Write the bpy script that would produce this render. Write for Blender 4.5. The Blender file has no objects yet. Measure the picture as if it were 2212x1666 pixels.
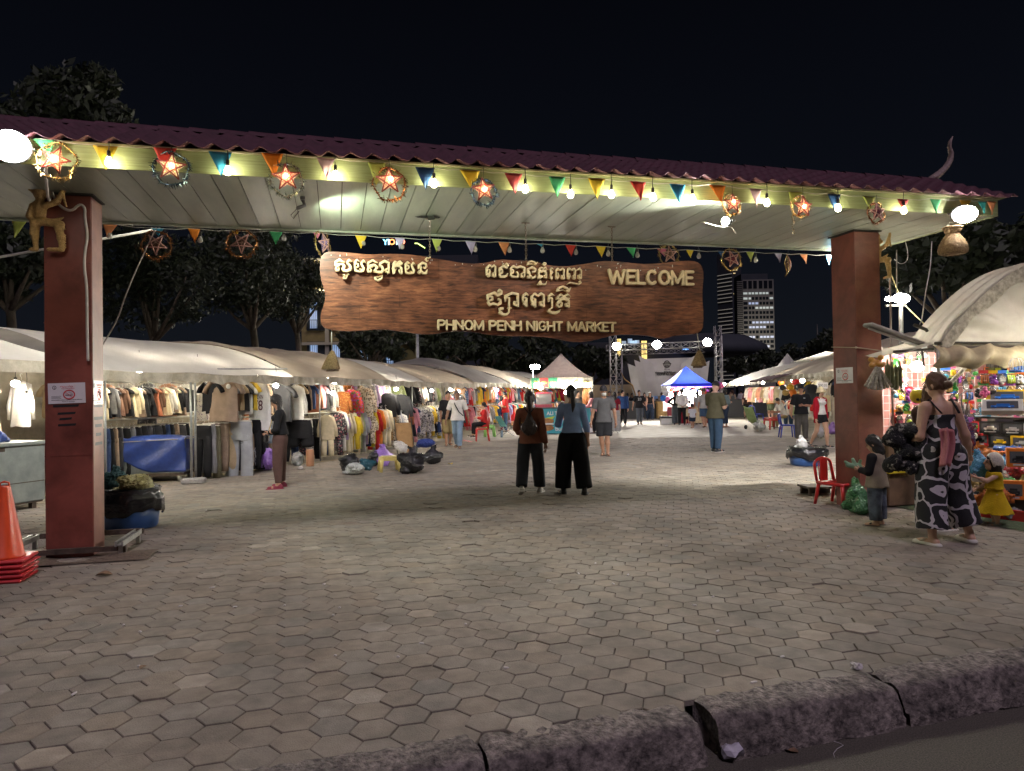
import bpy,bmesh,math,random
import numpy as np
from mathutils import Vector,Matrix,Euler
R=math.radians
rnd=random.Random(7)
sc=bpy.context.scene
col=sc.collection
FPX,CX,CY,CAMH=1560.0,1106.0,833.0,1.55
ROLL,PITCH=R(0.9),R(0.81)
def _camrot():
 r=Vector((math.cos(ROLL),0,-math.sin(ROLL)))
 f=Vector((0,math.cos(PITCH),math.sin(PITCH)))
 r=(r-f*r.dot(f)).normalized()
 u=r.cross(f)
 return r,u,f
CR,CU,CF=_camrot()
camd=bpy.data.cameras.new('camera');cam=bpy.data.objects.new('camera',camd);col.objects.link(cam)
cam.matrix_world=Matrix(((CR.x,CU.x,-CF.x,0),(CR.y,CU.y,-CF.y,0),(CR.z,CU.z,-CF.z,CAMH),(0,0,0,1)))
camd.sensor_fit='HORIZONTAL';camd.sensor_width=36;camd.lens=36*FPX/2212.0
camd.clip_start=0.05;camd.clip_end=3000
sc.camera=cam
world=bpy.data.worlds.new('World');sc.world=world;world.use_nodes=True
wn=world.node_tree.nodes;wl=world.node_tree.links
bg=wn['Background']
wtc=wn.new('ShaderNodeTexCoord');wsp=wn.new('ShaderNodeSeparateXYZ');wrp=wn.new('ShaderNodeValToRGB')
wl.new(wtc.outputs['Generated'],wsp.inputs[0]);wl.new(wsp.outputs['Z'],wrp.inputs[0]);wl.new(wrp.outputs[0],bg.inputs[0])
e=wrp.color_ramp.elements
e[0].position=0.0;e[0].color=(0.0024,0.0029,0.0040,1)
e[1].position=0.55;e[1].color=(0.00042,0.0005,0.0009,1)
x_=wrp.color_ramp.elements.new(0.22);x_.color=(0.0011,0.0014,0.0024,1)
bg.inputs[1].default_value=1.0
sund=bpy.data.lights.new('street_glow','SUN');sund.energy=0.31;sund.angle=R(9);sund.color=(0.96,0.80,1.0)
suno=bpy.data.objects.new('street_glow',sund);col.objects.link(suno);suno.rotation_euler=(R(35),0,R(14));suno.location=(0,-10,8)
vs=sc.view_settings;vs.view_transform='Standard';vs.look='None';vs.gamma=1.0;vs.use_curve_mapping=False;vs.exposure=1.6;EXF=0.36
EYE=Vector((0,0,CAMH))
def ray(u,v):return CF+CR*((u-CX)/FPX)-CU*((v-CY)/FPX)
def G(u,v,z=0.0):
 d=ray(u,v);t=(z-CAMH)/d.z;return EYE+d*t
def AT(u,v,y):
 d=ray(u,v);return EYE+d*(y/d.y)
G0=Vector((-3.93,6.39,0));GD=Vector((0.9715,0.2370,0));GN=Vector((-0.2370,0.9715,0))
GANG=math.atan2(GD.y,GD.x)
def GW(s,n,z=0.0):return G0+GD*s+GN*n+Vector((0,0,z))
def GP(u,v,n):
 d=ray(u,v);q=(EYE-G0).dot(GN);t=(n-q)/d.dot(GN);p=EYE+d*t
 return(p-G0).dot(GD),p.z
def GZ(u,v,z):
 p=G(u,v,z)-G0;return p.dot(GD),p.dot(GN)
MATS={}
def mat(name,c,rough=0.6,metal=0.0,var=0.0,scale=8.0,c2=None,bump=0.0,bscale=40.0,spec=None,alpha=None,trans=0.0,emit=None,estr=0.0,coat=0.0,sheen=0.0,stretch=None,detail=4.0,rvar=0.0):
 if name in MATS:return MATS[name]
 m=bpy.data.materials.new(name);m.use_nodes=True;MATS[name]=m
 nt=m.node_tree;N=nt.nodes;L=nt.links;b=N['Principled BSDF']
 b.inputs['Base Color'].default_value=(*c[:3],1);b.inputs['Roughness'].default_value=rough;b.inputs['Metallic'].default_value=metal
 if spec is not None:b.inputs['Specular IOR Level'].default_value=spec
 if coat:b.inputs['Coat Weight'].default_value=coat;b.inputs['Coat Roughness'].default_value=0.15
 if sheen:b.inputs['Sheen Weight'].default_value=sheen
 if trans:b.inputs['Transmission Weight'].default_value=trans
 if alpha is not None:b.inputs['Alpha'].default_value=alpha
 if emit:b.inputs['Emission Color'].default_value=(*emit[:3],1);b.inputs['Emission Strength'].default_value=estr
 tc=None
 if var or c2 or bump or rvar:
  tc=N.new('ShaderNodeTexCoord');src=tc.outputs['Object']
  if stretch:
   mp=N.new('ShaderNodeMapping');mp.inputs['Scale'].default_value=stretch;L.new(src,mp.inputs[0]);src=mp.outputs[0]
 if var or c2:
  n1=N.new('ShaderNodeTexNoise');n1.inputs['Scale'].default_value=scale;n1.inputs['Detail'].default_value=detail;n1.inputs['Roughness'].default_value=0.6
  L.new(src,n1.inputs['Vector'])
  r=N.new('ShaderNodeValToRGB');L.new(n1.outputs['Fac'],r.inputs[0])
  ca=c2 or tuple(max(0,x*(1-var))for x in c[:3]);cb=c if c2 else tuple(min(1,x*(1+var))for x in c[:3])
  r.color_ramp.elements[0].position=0.32;r.color_ramp.elements[1].position=0.68
  r.color_ramp.elements[0].color=(*ca[:3],1);r.color_ramp.elements[1].color=(*cb[:3],1)
  L.new(r.outputs[0],b.inputs['Base Color'])
  if rvar:
   mr=N.new('ShaderNodeMapRange');mr.inputs[3].default_value=max(0.03,rough-rvar);mr.inputs[4].default_value=min(1,rough+rvar)
   L.new(n1.outputs['Fac'],mr.inputs[0]);L.new(mr.outputs[0],b.inputs['Roughness'])
 if bump:
  n2=N.new('ShaderNodeTexNoise');n2.inputs['Scale'].default_value=bscale;n2.inputs['Detail'].default_value=5
  L.new(src,n2.inputs['Vector'])
  bp=N.new('ShaderNodeBump');bp.inputs['Strength'].default_value=bump;bp.inputs['Distance'].default_value=0.02
  L.new(n2.outputs['Fac'],bp.inputs['Height']);L.new(bp.outputs[0],b.inputs['Normal'])
 return m
def emis(name,c,s):
 if name in MATS:return MATS[name]
 m=bpy.data.materials.new(name);m.use_nodes=True;MATS[name]=m
 N=m.node_tree.nodes;b=N['Principled BSDF'];b.inputs['Base Color'].default_value=(0.8,0.8,0.8,1)
 b.inputs['Emission Color'].default_value=(*c,1);b.inputs['Emission Strength'].default_value=s if s>10 else s*EXF
 return m
def clothm(name,c,kind=None,c2=None,c3=None,scale=14.0):
 """cloth: plain weave, or printed (floral / check / stripe / leopard / dots)"""
 if name in MATS:return MATS[name]
 m=mat(name,c,0.9,var=0.12,scale=9,bump=0.25,bscale=60,spec=0.15)
 if kind:
  nt=m.node_tree;N=nt.nodes;L=nt.links;b=N['Principled BSDF']
  tc=N.new('ShaderNodeTexCoord')
  base=b.inputs['Base Color'].links[0].from_socket
  if kind in('floral','dots','leopard'):
   v=N.new('ShaderNodeTexVoronoi');v.inputs['Scale'].default_value=scale;L.new(tc.outputs['Object'],v.inputs['Vector'])
   rp=N.new('ShaderNodeValToRGB');rp.color_ramp.interpolation='CONSTANT';L.new(v.outputs['Distance'],rp.inputs[0])
   E=rp.color_ramp.elements;E[0].color=(1,1,1,1);E[1].position=0.42 if kind=='floral' else 0.3;E[1].color=(0,0,0,1)
   mx=N.new('ShaderNodeMix');mx.data_type='RGBA';L.new(rp.outputs[0],mx.inputs[0]);L.new(base,mx.inputs[6])
   if c3:
    r2=N.new('ShaderNodeValToRGB');r2.color_ramp.interpolation='CONSTANT';sp=N.new('ShaderNodeSeparateColor');L.new(v.outputs['Color'],sp.inputs[0]);L.new(sp.outputs[0],r2.inputs[0])
    r2.color_ramp.elements[0].color=(*c2,1);r2.color_ramp.elements[1].position=0.5;r2.color_ramp.elements[1].color=(*c3,1);L.new(r2.outputs[0],mx.inputs[7])
   else:mx.inputs[7].default_value=(*c2,1)
   L.new(mx.outputs[2],b.inputs['Base Color'])
  else:
   w=N.new('ShaderNodeTexWave');w.inputs['Scale'].default_value=scale;w.inputs['Distortion'].default_value=0.6;w.bands_direction='Z' if kind=='stripe' else 'X'
   L.new(tc.outputs['Object'],w.inputs['Vector'])
   mx=N.new('ShaderNodeMix');mx.data_type='RGBA';rp=N.new('ShaderNodeValToRGB');rp.color_ramp.interpolation='CONSTANT';rp.color_ramp.elements[1].position=0.55
   L.new(w.outputs['Fac'],rp.inputs[0]);L.new(rp.outputs[0],mx.inputs[0]);L.new(base,mx.inputs[6]);mx.inputs[7].default_value=(*c2,1)
   L.new(mx.outputs[2],b.inputs['Base Color'])
 return m
def translucent(m,k=0.35):
 nt=m.node_tree;N=nt.nodes;L=nt.links;b=N['Principled BSDF'];t=N.new('ShaderNodeBsdfTranslucent');mx=N.new('ShaderNodeMixShader');mx.inputs[0].default_value=k
 if b.inputs['Base Color'].links:L.new(b.inputs['Base Color'].links[0].from_socket,t.inputs[0])
 else:t.inputs[0].default_value=b.inputs['Base Color'].default_value
 L.new(b.outputs[0],mx.inputs[1]);L.new(t.outputs[0],mx.inputs[2]);L.new(mx.outputs[0],N['Material Output'].inputs[0]);return m
class MB:
 def __init__(s):s.v=[];s.f=[];s.mi=[];s.sm=[]
 def add(s,vs,fs,mi=0,smooth=False,M=None):
  o=len(s.v)
  if M is not None:vs=[M@Vector(p)for p in vs]
  s.v+=[tuple(p)for p in vs];s.f+=[tuple(i+o for i in f)for f in fs];s.mi+=[mi]*len(fs);s.sm+=[smooth]*len(fs);return s
 def box(s,c,sz,mi=0,M=None,rz=0.0,bev=0.0):
  x,y,z=(a/2 for a in sz);c=Vector(c)
  Rz=Matrix.Rotation(rz,4,'Z')if rz else None
  if bev:
   b=min(bev,x*.9,y*.9,z*.9);vs=[];fs=[]
   idx={}
   for sx in(-1,1):
    for sy in(-1,1):
     for sz_ in(-1,1):
      for ax in range(3):
       p=[sx*(x-b),sy*(y-b),sz_*(z-b)];p[ax]=(sx*x,sy*y,sz_*z)[ax]
       idx[(sx,sy,sz_,ax)]=len(vs);vs.append(p)
   for ax in range(3):
    a1,a2=[(1,2),(0,2),(0,1)][ax]
    for sg in(-1,1):
     q=[]
     for(p1,p2)in((-1,-1),(1,-1),(1,1),(-1,1)):
      k=[0,0,0];k[ax]=sg;k[a1]=p1;k[a2]=p2;q.append(idx[(*k,ax)])
     fs.append(q)
    for p1 in(-1,1):
     for p2 in(-1,1):
      k0=[0,0,0];k0[a1]=p1;k0[a2]=p2;k0[ax]=-1;k1=list(k0);k1[ax]=1
      fs.append([idx[(*k0,a1)],idx[(*k1,a1)],idx[(*k1,a2)],idx[(*k0,a2)]])
   for sx in(-1,1):
    for sy in(-1,1):
     for sz_ in(-1,1):fs.append([idx[(sx,sy,sz_,a)]for a in range(3)])
  else:
   vs=[(-x,-y,-z),(x,-y,-z),(x,y,-z),(-x,y,-z),(-x,-y,z),(x,-y,z),(x,y,z),(-x,y,z)]
   fs=[(0,3,2,1),(4,5,6,7),(0,1,5,4),(1,2,6,5),(2,3,7,6),(3,0,4,7)]
  vs=[(Rz@Vector(p)if Rz else Vector(p))+c for p in vs]
  return s.add(vs,fs,mi,False,M)
 def tube(s,pts,r,n=8,mi=0,cap=True,M=None,smooth=True,closed=False,flat=1.0):
  pts=[Vector(p)for p in pts];k=len(pts);rs=r if isinstance(r,(list,tuple))else[r]*k
  vs=[];fs=[];up=None
  for i,p in enumerate(pts):
   if closed:t=pts[(i+1)%k]-pts[i-1]
   else:t=(pts[min(i+1,k-1)]-pts[max(i-1,0)])
   if t.length<1e-9:t=Vector((0,0,1))
   t.normalize()
   if up is None:
    up=Vector((0,0,1))if abs(t.z)<0.9 else Vector((0,1,0))
   a=t.cross(up)
   if a.length<1e-6:a=t.cross(Vector((1,0,0)))
   a.normalize();b=a.cross(t).normalized();up=b
   for j in range(n):
    an=2*math.pi*j/n;vs.append(p+a*(rs[i]*math.cos(an))+b*(rs[i]*flat*math.sin(an)))
  m=k if closed else k-1
  for i in range(m):
   i2=(i+1)%k
   for j in range(n):j2=(j+1)%n;fs.append((i*n+j,i*n+j2,i2*n+j2,i2*n+j))
  if cap and not closed:fs.append(tuple(range(n))[::-1]);fs.append(tuple((k-1)*n+j for j in range(n)))
  return s.add(vs,fs,mi,smooth,M)
 def lathe(s,prof,n=16,c=(0,0,0),mi=0,M=None,smooth=True,sx=1.0,sy=1.0):
  vs=[];fs=[];k=len(prof)
  for(r,z)in prof:
   for j in range(n):an=2*math.pi*j/n;vs.append((c[0]+r*sx*math.cos(an),c[1]+r*sy*math.sin(an),c[2]+z))
  for i in range(k-1):
   for j in range(n):j2=(j+1)%n;fs.append((i*n+j,i*n+j2,(i+1)*n+j2,(i+1)*n+j))
  if prof[0][0]>1e-6:fs.append(tuple(range(n))[::-1])
  if prof[-1][0]>1e-6:fs.append(tuple((k-1)*n+j for j in range(n)))
  return s.add(vs,fs,mi,smooth,M)
 def ball(s,c,r,n=12,m=8,mi=0,M=None):
  r=(r,r,r)if isinstance(r,(int,float))else r
  vs=[(c[0],c[1],c[2]-r[2])];fs=[]
  for i in range(1,m):
   ph=math.pi*i/m
   for j in range(n):an=2*math.pi*j/n;vs.append((c[0]+r[0]*math.sin(ph)*math.cos(an),c[1]+r[1]*math.sin(ph)*math.sin(an),c[2]-r[2]*math.cos(ph)))
  vs.append((c[0],c[1],c[2]+r[2]));last=len(vs)-1
  for j in range(n):fs.append((0,1+(j+1)%n,1+j))
  for i in range(m-2):
   for j in range(n):a=1+i*n;b=a+n;j2=(j+1)%n;fs.append((a+j,a+j2,b+j2,b+j))
  a=1+(m-2)*n
  for j in range(n):fs.append((a+j,a+(j+1)%n,last))
  return s.add(vs,fs,mi,True,M)
 def prism(s,poly,d0,d1,mi=0,M=None):
  """poly in (x,z), extruded along y from d0 to d1"""
  n=len(poly)
  vs=[(p[0],d0,p[1])for p in poly]+[(p[0],d1,p[1])for p in poly]
  fs=[tuple(range(n)),tuple(range(2*n-1,n-1,-1))]
  for i in range(n):j=(i+1)%n;fs.append((i,i+n,j+n,j))
  return s.add(vs,fs,mi,False,M)
 def sheet(s,fn,nu,nv,mi=0,smooth=True,M=None,thick=0.0,closed_u=False):
  vs=[];fs=[]
  for i in range(nu+1):
   for j in range(nv+1):vs.append(Vector(fn(i/nu,j/nv)))
  W=nv+1
  for i in range(nu):
   for j in range(nv):fs.append((i*W+j,(i+1)*W+j,(i+1)*W+j+1,i*W+j+1))
  return s.add(vs,fs,mi,smooth,M)
 def build(s,name,mats,parent=None,loc=None,rot=None,solid=0.0):
  me=bpy.data.meshes.new(name);me.from_pydata(s.v,[],s.f)
  for m in(mats if isinstance(mats,(list,tuple))else[mats]):me.materials.append(m)
  me.polygons.foreach_set('material_index',s.mi);me.polygons.foreach_set('use_smooth',s.sm);me.update()
  o=bpy.data.objects.new(name,me);col.objects.link(o)
  if parent:o.parent=parent
  if loc is not None:o.location=loc
  if rot is not None:o.rotation_euler=rot
  if solid:
   md=o.modifiers.new('thickness','SOLIDIFY');md.thickness=solid;md.offset=0
  return o
def raw_mesh(name,V,F,mats,parent=None,smooth=True,mi=None):
 me=bpy.data.meshes.new(name);V=np.asarray(V,np.float32)
 if isinstance(F,np.ndarray):
  k=F.shape[1];me.vertices.add(len(V));me.vertices.foreach_set('co',V.ravel())
  me.loops.add(F.size);me.loops.foreach_set('vertex_index',F.ravel().astype(np.int32))
  me.polygons.add(len(F));me.polygons.foreach_set('loop_start',np.arange(0,F.size,k,dtype=np.int32))
 else:me.from_pydata([tuple(v)for v in V],[],F)
 for m in(mats if isinstance(mats,(list,tuple))else[mats]):me.materials.append(m)
 if mi is not None:me.polygons.foreach_set('material_index',np.asarray(mi,np.int32))
 me.polygons.foreach_set('use_smooth',[smooth]*len(me.polygons));me.update(calc_edges=True);me.validate()
 o=bpy.data.objects.new(name,me);col.objects.link(o)
 if parent:o.parent=parent
 return o
def tag(o,label=None,cat=None,group=None,kind=None):
 while label and len(label.replace(',','').split())>16 and ' the ' in label:label=label.replace(' the ',' ',1)
 if label:o['label']=label
 if cat:o['category']=cat
 if group:o['group']=group
 if kind:o['kind']=kind
 return o
def empty(name,loc,rz=0.0,label=None,cat=None,group=None):
 o=bpy.data.objects.new(name,None);col.objects.link(o);o.location=loc;o.rotation_euler=(0,0,rz);o.empty_display_size=0.1
 return tag(o,label,cat,group)
def copy_tree(o,parent=None):
 c=o.copy();col.objects.link(c)
 if parent:c.parent=parent
 for ch in list(o.children):copy_tree(ch,c)
 return c
def lamp(kind,name,parent,loc,power,color=(1,1,1),size=0.05,rot=None,spot=None,blend=0.4):
 d=bpy.data.lights.new(name,kind);d.energy=power;d.color=color
 if kind in('POINT','SPOT'):d.shadow_soft_size=size
 if kind=='AREA':d.size=size
 if kind=='SPOT':d.spot_size=spot or R(100);d.spot_blend=blend
 o=bpy.data.objects.new(name,d);col.objects.link(o);o.parent=parent;o.location=loc
 if rot is not None:o.rotation_euler=rot
 return o
def text_obj(txt,size,depth,m,parent=None,name='lettering',bold=0.0,width=None,spacing=1.0,M=None):
 """block letters, as a mesh standing in the local xz plane, facing -y, centred"""
 cu=bpy.data.curves.new('txt','FONT');cu.body=txt;cu.size=size;cu.extrude=depth/2;cu.offset=bold;cu.align_x='CENTER';cu.align_y='CENTER';cu.space_character=spacing
 cu.resolution_u=4
 t=bpy.data.objects.new('txt',cu);col.objects.link(t)
 me=bpy.data.meshes.new_from_object(t,depsgraph=bpy.context.evaluated_depsgraph_get());bpy.data.objects.remove(t);bpy.data.curves.remove(cu)
 me.name=name;me.materials.clear();me.materials.append(m)
 X=[v.co.x for v in me.vertices]
 if width and X:
  k=width/(max(X)-min(X));k2=k
  for v in me.vertices:v.co.x*=k
 me.transform(Matrix.Rotation(math.pi/2,4,'X'))
 if M is not None:me.transform(M)
 o=bpy.data.objects.new(name,me);col.objects.link(o)
 if parent:o.parent=parent
 return o
def snets(F,o,h):
 S=F<0;nx,ny,nz=F.shape
 c=np.zeros((nx-1,ny-1,nz-1),np.int8)
 for a in(0,1):
  for b in(0,1):
   for d in(0,1):c+=S[a:nx-1+a,b:ny-1+b,d:nz-1+d]
 idx=np.argwhere((c>0)&(c<8));n=len(idx)
 if n==0:return np.zeros((0,3)),np.zeros((0,4),int)
 P=np.zeros((n,3),np.float32);K=np.zeros(n,np.float32)
 cs=[(a,b,d)for a in(0,1)for b in(0,1)for d in(0,1)]
 val={q:F[idx[:,0]+q[0],idx[:,1]+q[1],idx[:,2]+q[2]]for q in cs}
 for q in cs:
  for ax in range(3):
   if q[ax]:continue
   w=list(q);w[ax]=1;w=tuple(w);fa,fb=val[q],val[w];x=(fa<0)!=(fb<0)
   t=np.where(x,fa/np.where(x,fa-fb,1),0)
   for k in range(3):P[:,k]+=x*(q[k]+(t if k==ax else 0))
   K+=x
 P=P/K[:,None]+idx;lut=-np.ones(c.shape,np.int32);lut[idx[:,0],idx[:,1],idx[:,2]]=np.arange(n)
 Q=[]
 for ax in range(3):
  A=np.moveaxis(S,ax,0);Lx=np.moveaxis(lut,ax,0)
  e=np.argwhere(A[:-1,1:-1,1:-1]!=A[1:,1:-1,1:-1])
  i,j,k=e[:,0],e[:,1]+1,e[:,2]+1
  q=np.stack([Lx[i,j-1,k-1],Lx[i,j,k-1],Lx[i,j,k],Lx[i,j-1,k]],1)
  fl=A[i,j,k]if ax!=1 else~A[i,j,k]
  q[~fl]=q[~fl][:,::-1];Q.append(q)
 Q=np.concatenate(Q);Q=Q[(Q>=0).all(1)]
 return P*h+np.asarray(o,np.float32),Q
class SDF:
 def __init__(s):s.p=[]
 def cap(s,a,b,ra,rb,k=0.02,sc=(1,1,1),cut0=None,cut1=None,sub=False):
  s.p.append(('c',np.array(a,float),np.array(b,float),ra,rb,k,np.array(sc,float),cut0,cut1,sub));return s
 def ell(s,c,r,k=0.02,sub=False,rot=None):
  s.p.append(('e',np.array(c,float),np.array(r,float),None,None,k,None,None,rot,sub));return s
 def plane(s,p,n):s.p.append(('p',np.array(p,float),np.array(n,float),0,0,0,None,None,None,False));return s
 def mesh(s,h,noise=0.0,nfreq=14.0,seed=0,nstretch=(1,1,0.35)):
  lo=np.full(3,1e9);hi=-lo
  for p in s.p:
   if p[9]or p[0]=='p':continue
   if p[0]=='c':
    r=max(p[3],p[4])/p[6].min();l=np.minimum(p[1],p[2])-r;g=np.maximum(p[1],p[2])+r
   else:r=p[2].max()if p[8]is not None else p[2];l=p[1]-r;g=p[1]+r
   lo=np.minimum(lo,l);hi=np.maximum(hi,g)
  m=3*h+noise;lo-=m;hi+=m;dims=np.ceil((hi-lo)/h).astype(int)+1
  F=np.full(dims,0.5,np.float32);ax=[lo[i]+np.arange(dims[i])*h for i in range(3)]
  for(t,a,b,ra,rb,k,scl,c0,c1,sub)in s.p:
   if t=='p':
    d=(ax[0]-a[0])[:,None,None]*b[0]+(ax[1]-a[1])[None,:,None]*b[1]+(ax[2]-a[2])[None,None,:]*b[2]
    F=np.maximum(F,d.astype(np.float32));continue
   if t=='c':r=max(ra,rb)/scl.min();l=np.minimum(a,b)-r;g=np.maximum(a,b)+r
   else:r=b.max()if c1 is not None else b;l=a-r;g=a+r
   mg=k+3*h
   i0=np.maximum(np.floor((l-mg-lo)/h).astype(int),0);i1=np.minimum(np.ceil((g+mg-lo)/h).astype(int)+1,dims)
   if(i1<=i0).any():continue
   sl=tuple(slice(i0[i],i1[i])for i in range(3))
   X=ax[0][sl[0]][:,None,None];Y=ax[1][sl[1]][None,:,None];Z=ax[2][sl[2]][None,None,:]
   if t=='c':
    A=a*scl;B=b*scl;D=B-A;L2=max((D**2).sum(),1e-9)
    px,py,pz=X*scl[0]-A[0],Y*scl[1]-A[1],Z*scl[2]-A[2]
    tt=np.clip((px*D[0]+py*D[1]+pz*D[2])/L2,0,1)
    d=np.sqrt((px-tt*D[0])**2+(py-tt*D[1])**2+(pz-tt*D[2])**2)-(ra+(rb-ra)*tt)
    Dw=b-a;Ln=math.sqrt(max((Dw**2).sum(),1e-9));un=Dw/Ln
    if c1:d=np.maximum(d,(X-b[0])*un[0]+(Y-b[1])*un[1]+(Z-b[2])*un[2])
    if c0:d=np.maximum(d,-((X-a[0])*un[0]+(Y-a[1])*un[1]+(Z-a[2])*un[2]))
   else:
    px,py,pz=X-a[0],Y-a[1],Z-a[2]
    if c1 is not None:
     M=c1;px,py,pz=(M[0][0]*px+M[1][0]*py+M[2][0]*pz),(M[0][1]*px+M[1][1]*py+M[2][1]*pz),(M[0][2]*px+M[1][2]*py+M[2][2]*pz)
    q=np.sqrt((px/b[0])**2+(py/b[1])**2+(pz/b[2])**2);d=(q-1)*b.min()
   f=F[sl]
   if sub:F[sl]=np.maximum(f,-d)
   else:
    k=max(k,1e-4);hh=np.clip(0.5+0.5*(f-d)/k,0,1);F[sl]=f*(1-hh)+d*hh-k*hh*(1-hh)
  if noise:
   X=ax[0][:,None,None]*nfreq*nstretch[0];Y=ax[1][None,:,None]*nfreq*nstretch[1];Z=ax[2][None,None,:]*nfreq*nstretch[2]
   F=F+noise*(0.5*np.sin(X*2.1+Z*1.7+seed)*np.cos(Y*1.9-Z*2.3+seed*2)+0.35*np.sin(X*4.3-Z*3.9+Y*2+seed*3)+0.3*np.sin(Z*6.1+X*2.2+seed)).astype(np.float32)
  F[0]=np.maximum(F[0],1e-3);F[-1]=np.maximum(F[-1],1e-3);F[:,0]=np.maximum(F[:,0],1e-3);F[:,-1]=np.maximum(F[:,-1],1e-3);F[:,:,0]=np.maximum(F[:,:,0],1e-3);F[:,:,-1]=np.maximum(F[:,:,-1],1e-3)
  return snets(F,lo,h)
 def obj(s,name,m,h,parent=None,**kw):
  V,Q=s.mesh(h,**kw);return raw_mesh(name,V,Q,m,parent)
# ========================= SETTING: ground, pavers, kerb, road
def stain(m,scale,lo):
 nt=m.node_tree;N=nt.nodes;L=nt.links;b=N['Principled BSDF'];tc=N.new('ShaderNodeTexCoord');n=N.new('ShaderNodeTexNoise');n.inputs['Scale'].default_value=scale;n.inputs['Detail'].default_value=8;n.inputs['Roughness'].default_value=.65;n.inputs['Distortion'].default_value=.6;L.new(tc.outputs['Object'],n.inputs['Vector'])
 r=N.new('ShaderNodeValToRGB');r.color_ramp.elements[0].position=.34;r.color_ramp.elements[0].color=(lo,lo*.98,lo*.97,1);r.color_ramp.elements[1].position=.58;r.color_ramp.elements[1].color=(1.08,1.06,1.04,1);L.new(n.outputs['Fac'],r.inputs[0])
 mx=N.new('ShaderNodeMix');mx.data_type='RGBA';mx.blend_type='MULTIPLY';mx.inputs[0].default_value=1;L.new(b.inputs['Base Color'].links[0].from_socket,mx.inputs[6]);L.new(r.outputs[0],mx.inputs[7]);L.new(mx.outputs[2],b.inputs['Base Color']);return m
def attr_tint(m,amount=1.0):
 """multiply base colour by the per-face paver tone (a real property of each slab)"""
 nt=m.node_tree;N=nt.nodes;L=nt.links;b=N['Principled BSDF']
 a=N.new('ShaderNodeAttribute');a.attribute_name='tone'
 mx=N.new('ShaderNodeMix');mx.data_type='RGBA';mx.blend_type='MULTIPLY';mx.inputs[0].default_value=amount
 L.new(b.inputs['Base Color'].links[0].from_socket,mx.inputs[6]);L.new(a.outputs['Color'],mx.inputs[7]);L.new(mx.outputs[2],b.inputs['Base Color'])
 return m
paver_m=attr_tint(stain(mat('paver_concrete',(0.25,0.222,0.185),0.88,spec=0.3,var=0.2,scale=7,bump=0.3,bscale=120,rvar=0.12,detail=9),0.9,0.72))
soil_m=mat('joint_dirt',(0.10,0.085,0.066),0.95,var=0.3,scale=20)
plaza_m=mat('far_paving',(0.255,0.23,0.195),0.75,var=0.25,scale=1.6,bump=0.4,bscale=9,detail=8)
asphalt_m=mat('asphalt',(0.125,0.112,0.09),0.85,var=0.5,scale=130,bump=0.7,bscale=160,detail=3)
kerb_m=stain(mat('kerb_stone',(0.36,0.315,0.285),0.92,c2=(0.05,0.042,0.042),scale=24,bump=1.0,bscale=55,detail=12),4.5,0.45)
KA=Vector((-0.39,3.30,0));KD=Vector((0.956,0.294,0));KN=Vector((-0.294,0.956,0))
def side_of_kerb(x,y):return(x-KA.x)*KN.x+(y-KA.y)*KN.y
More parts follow.
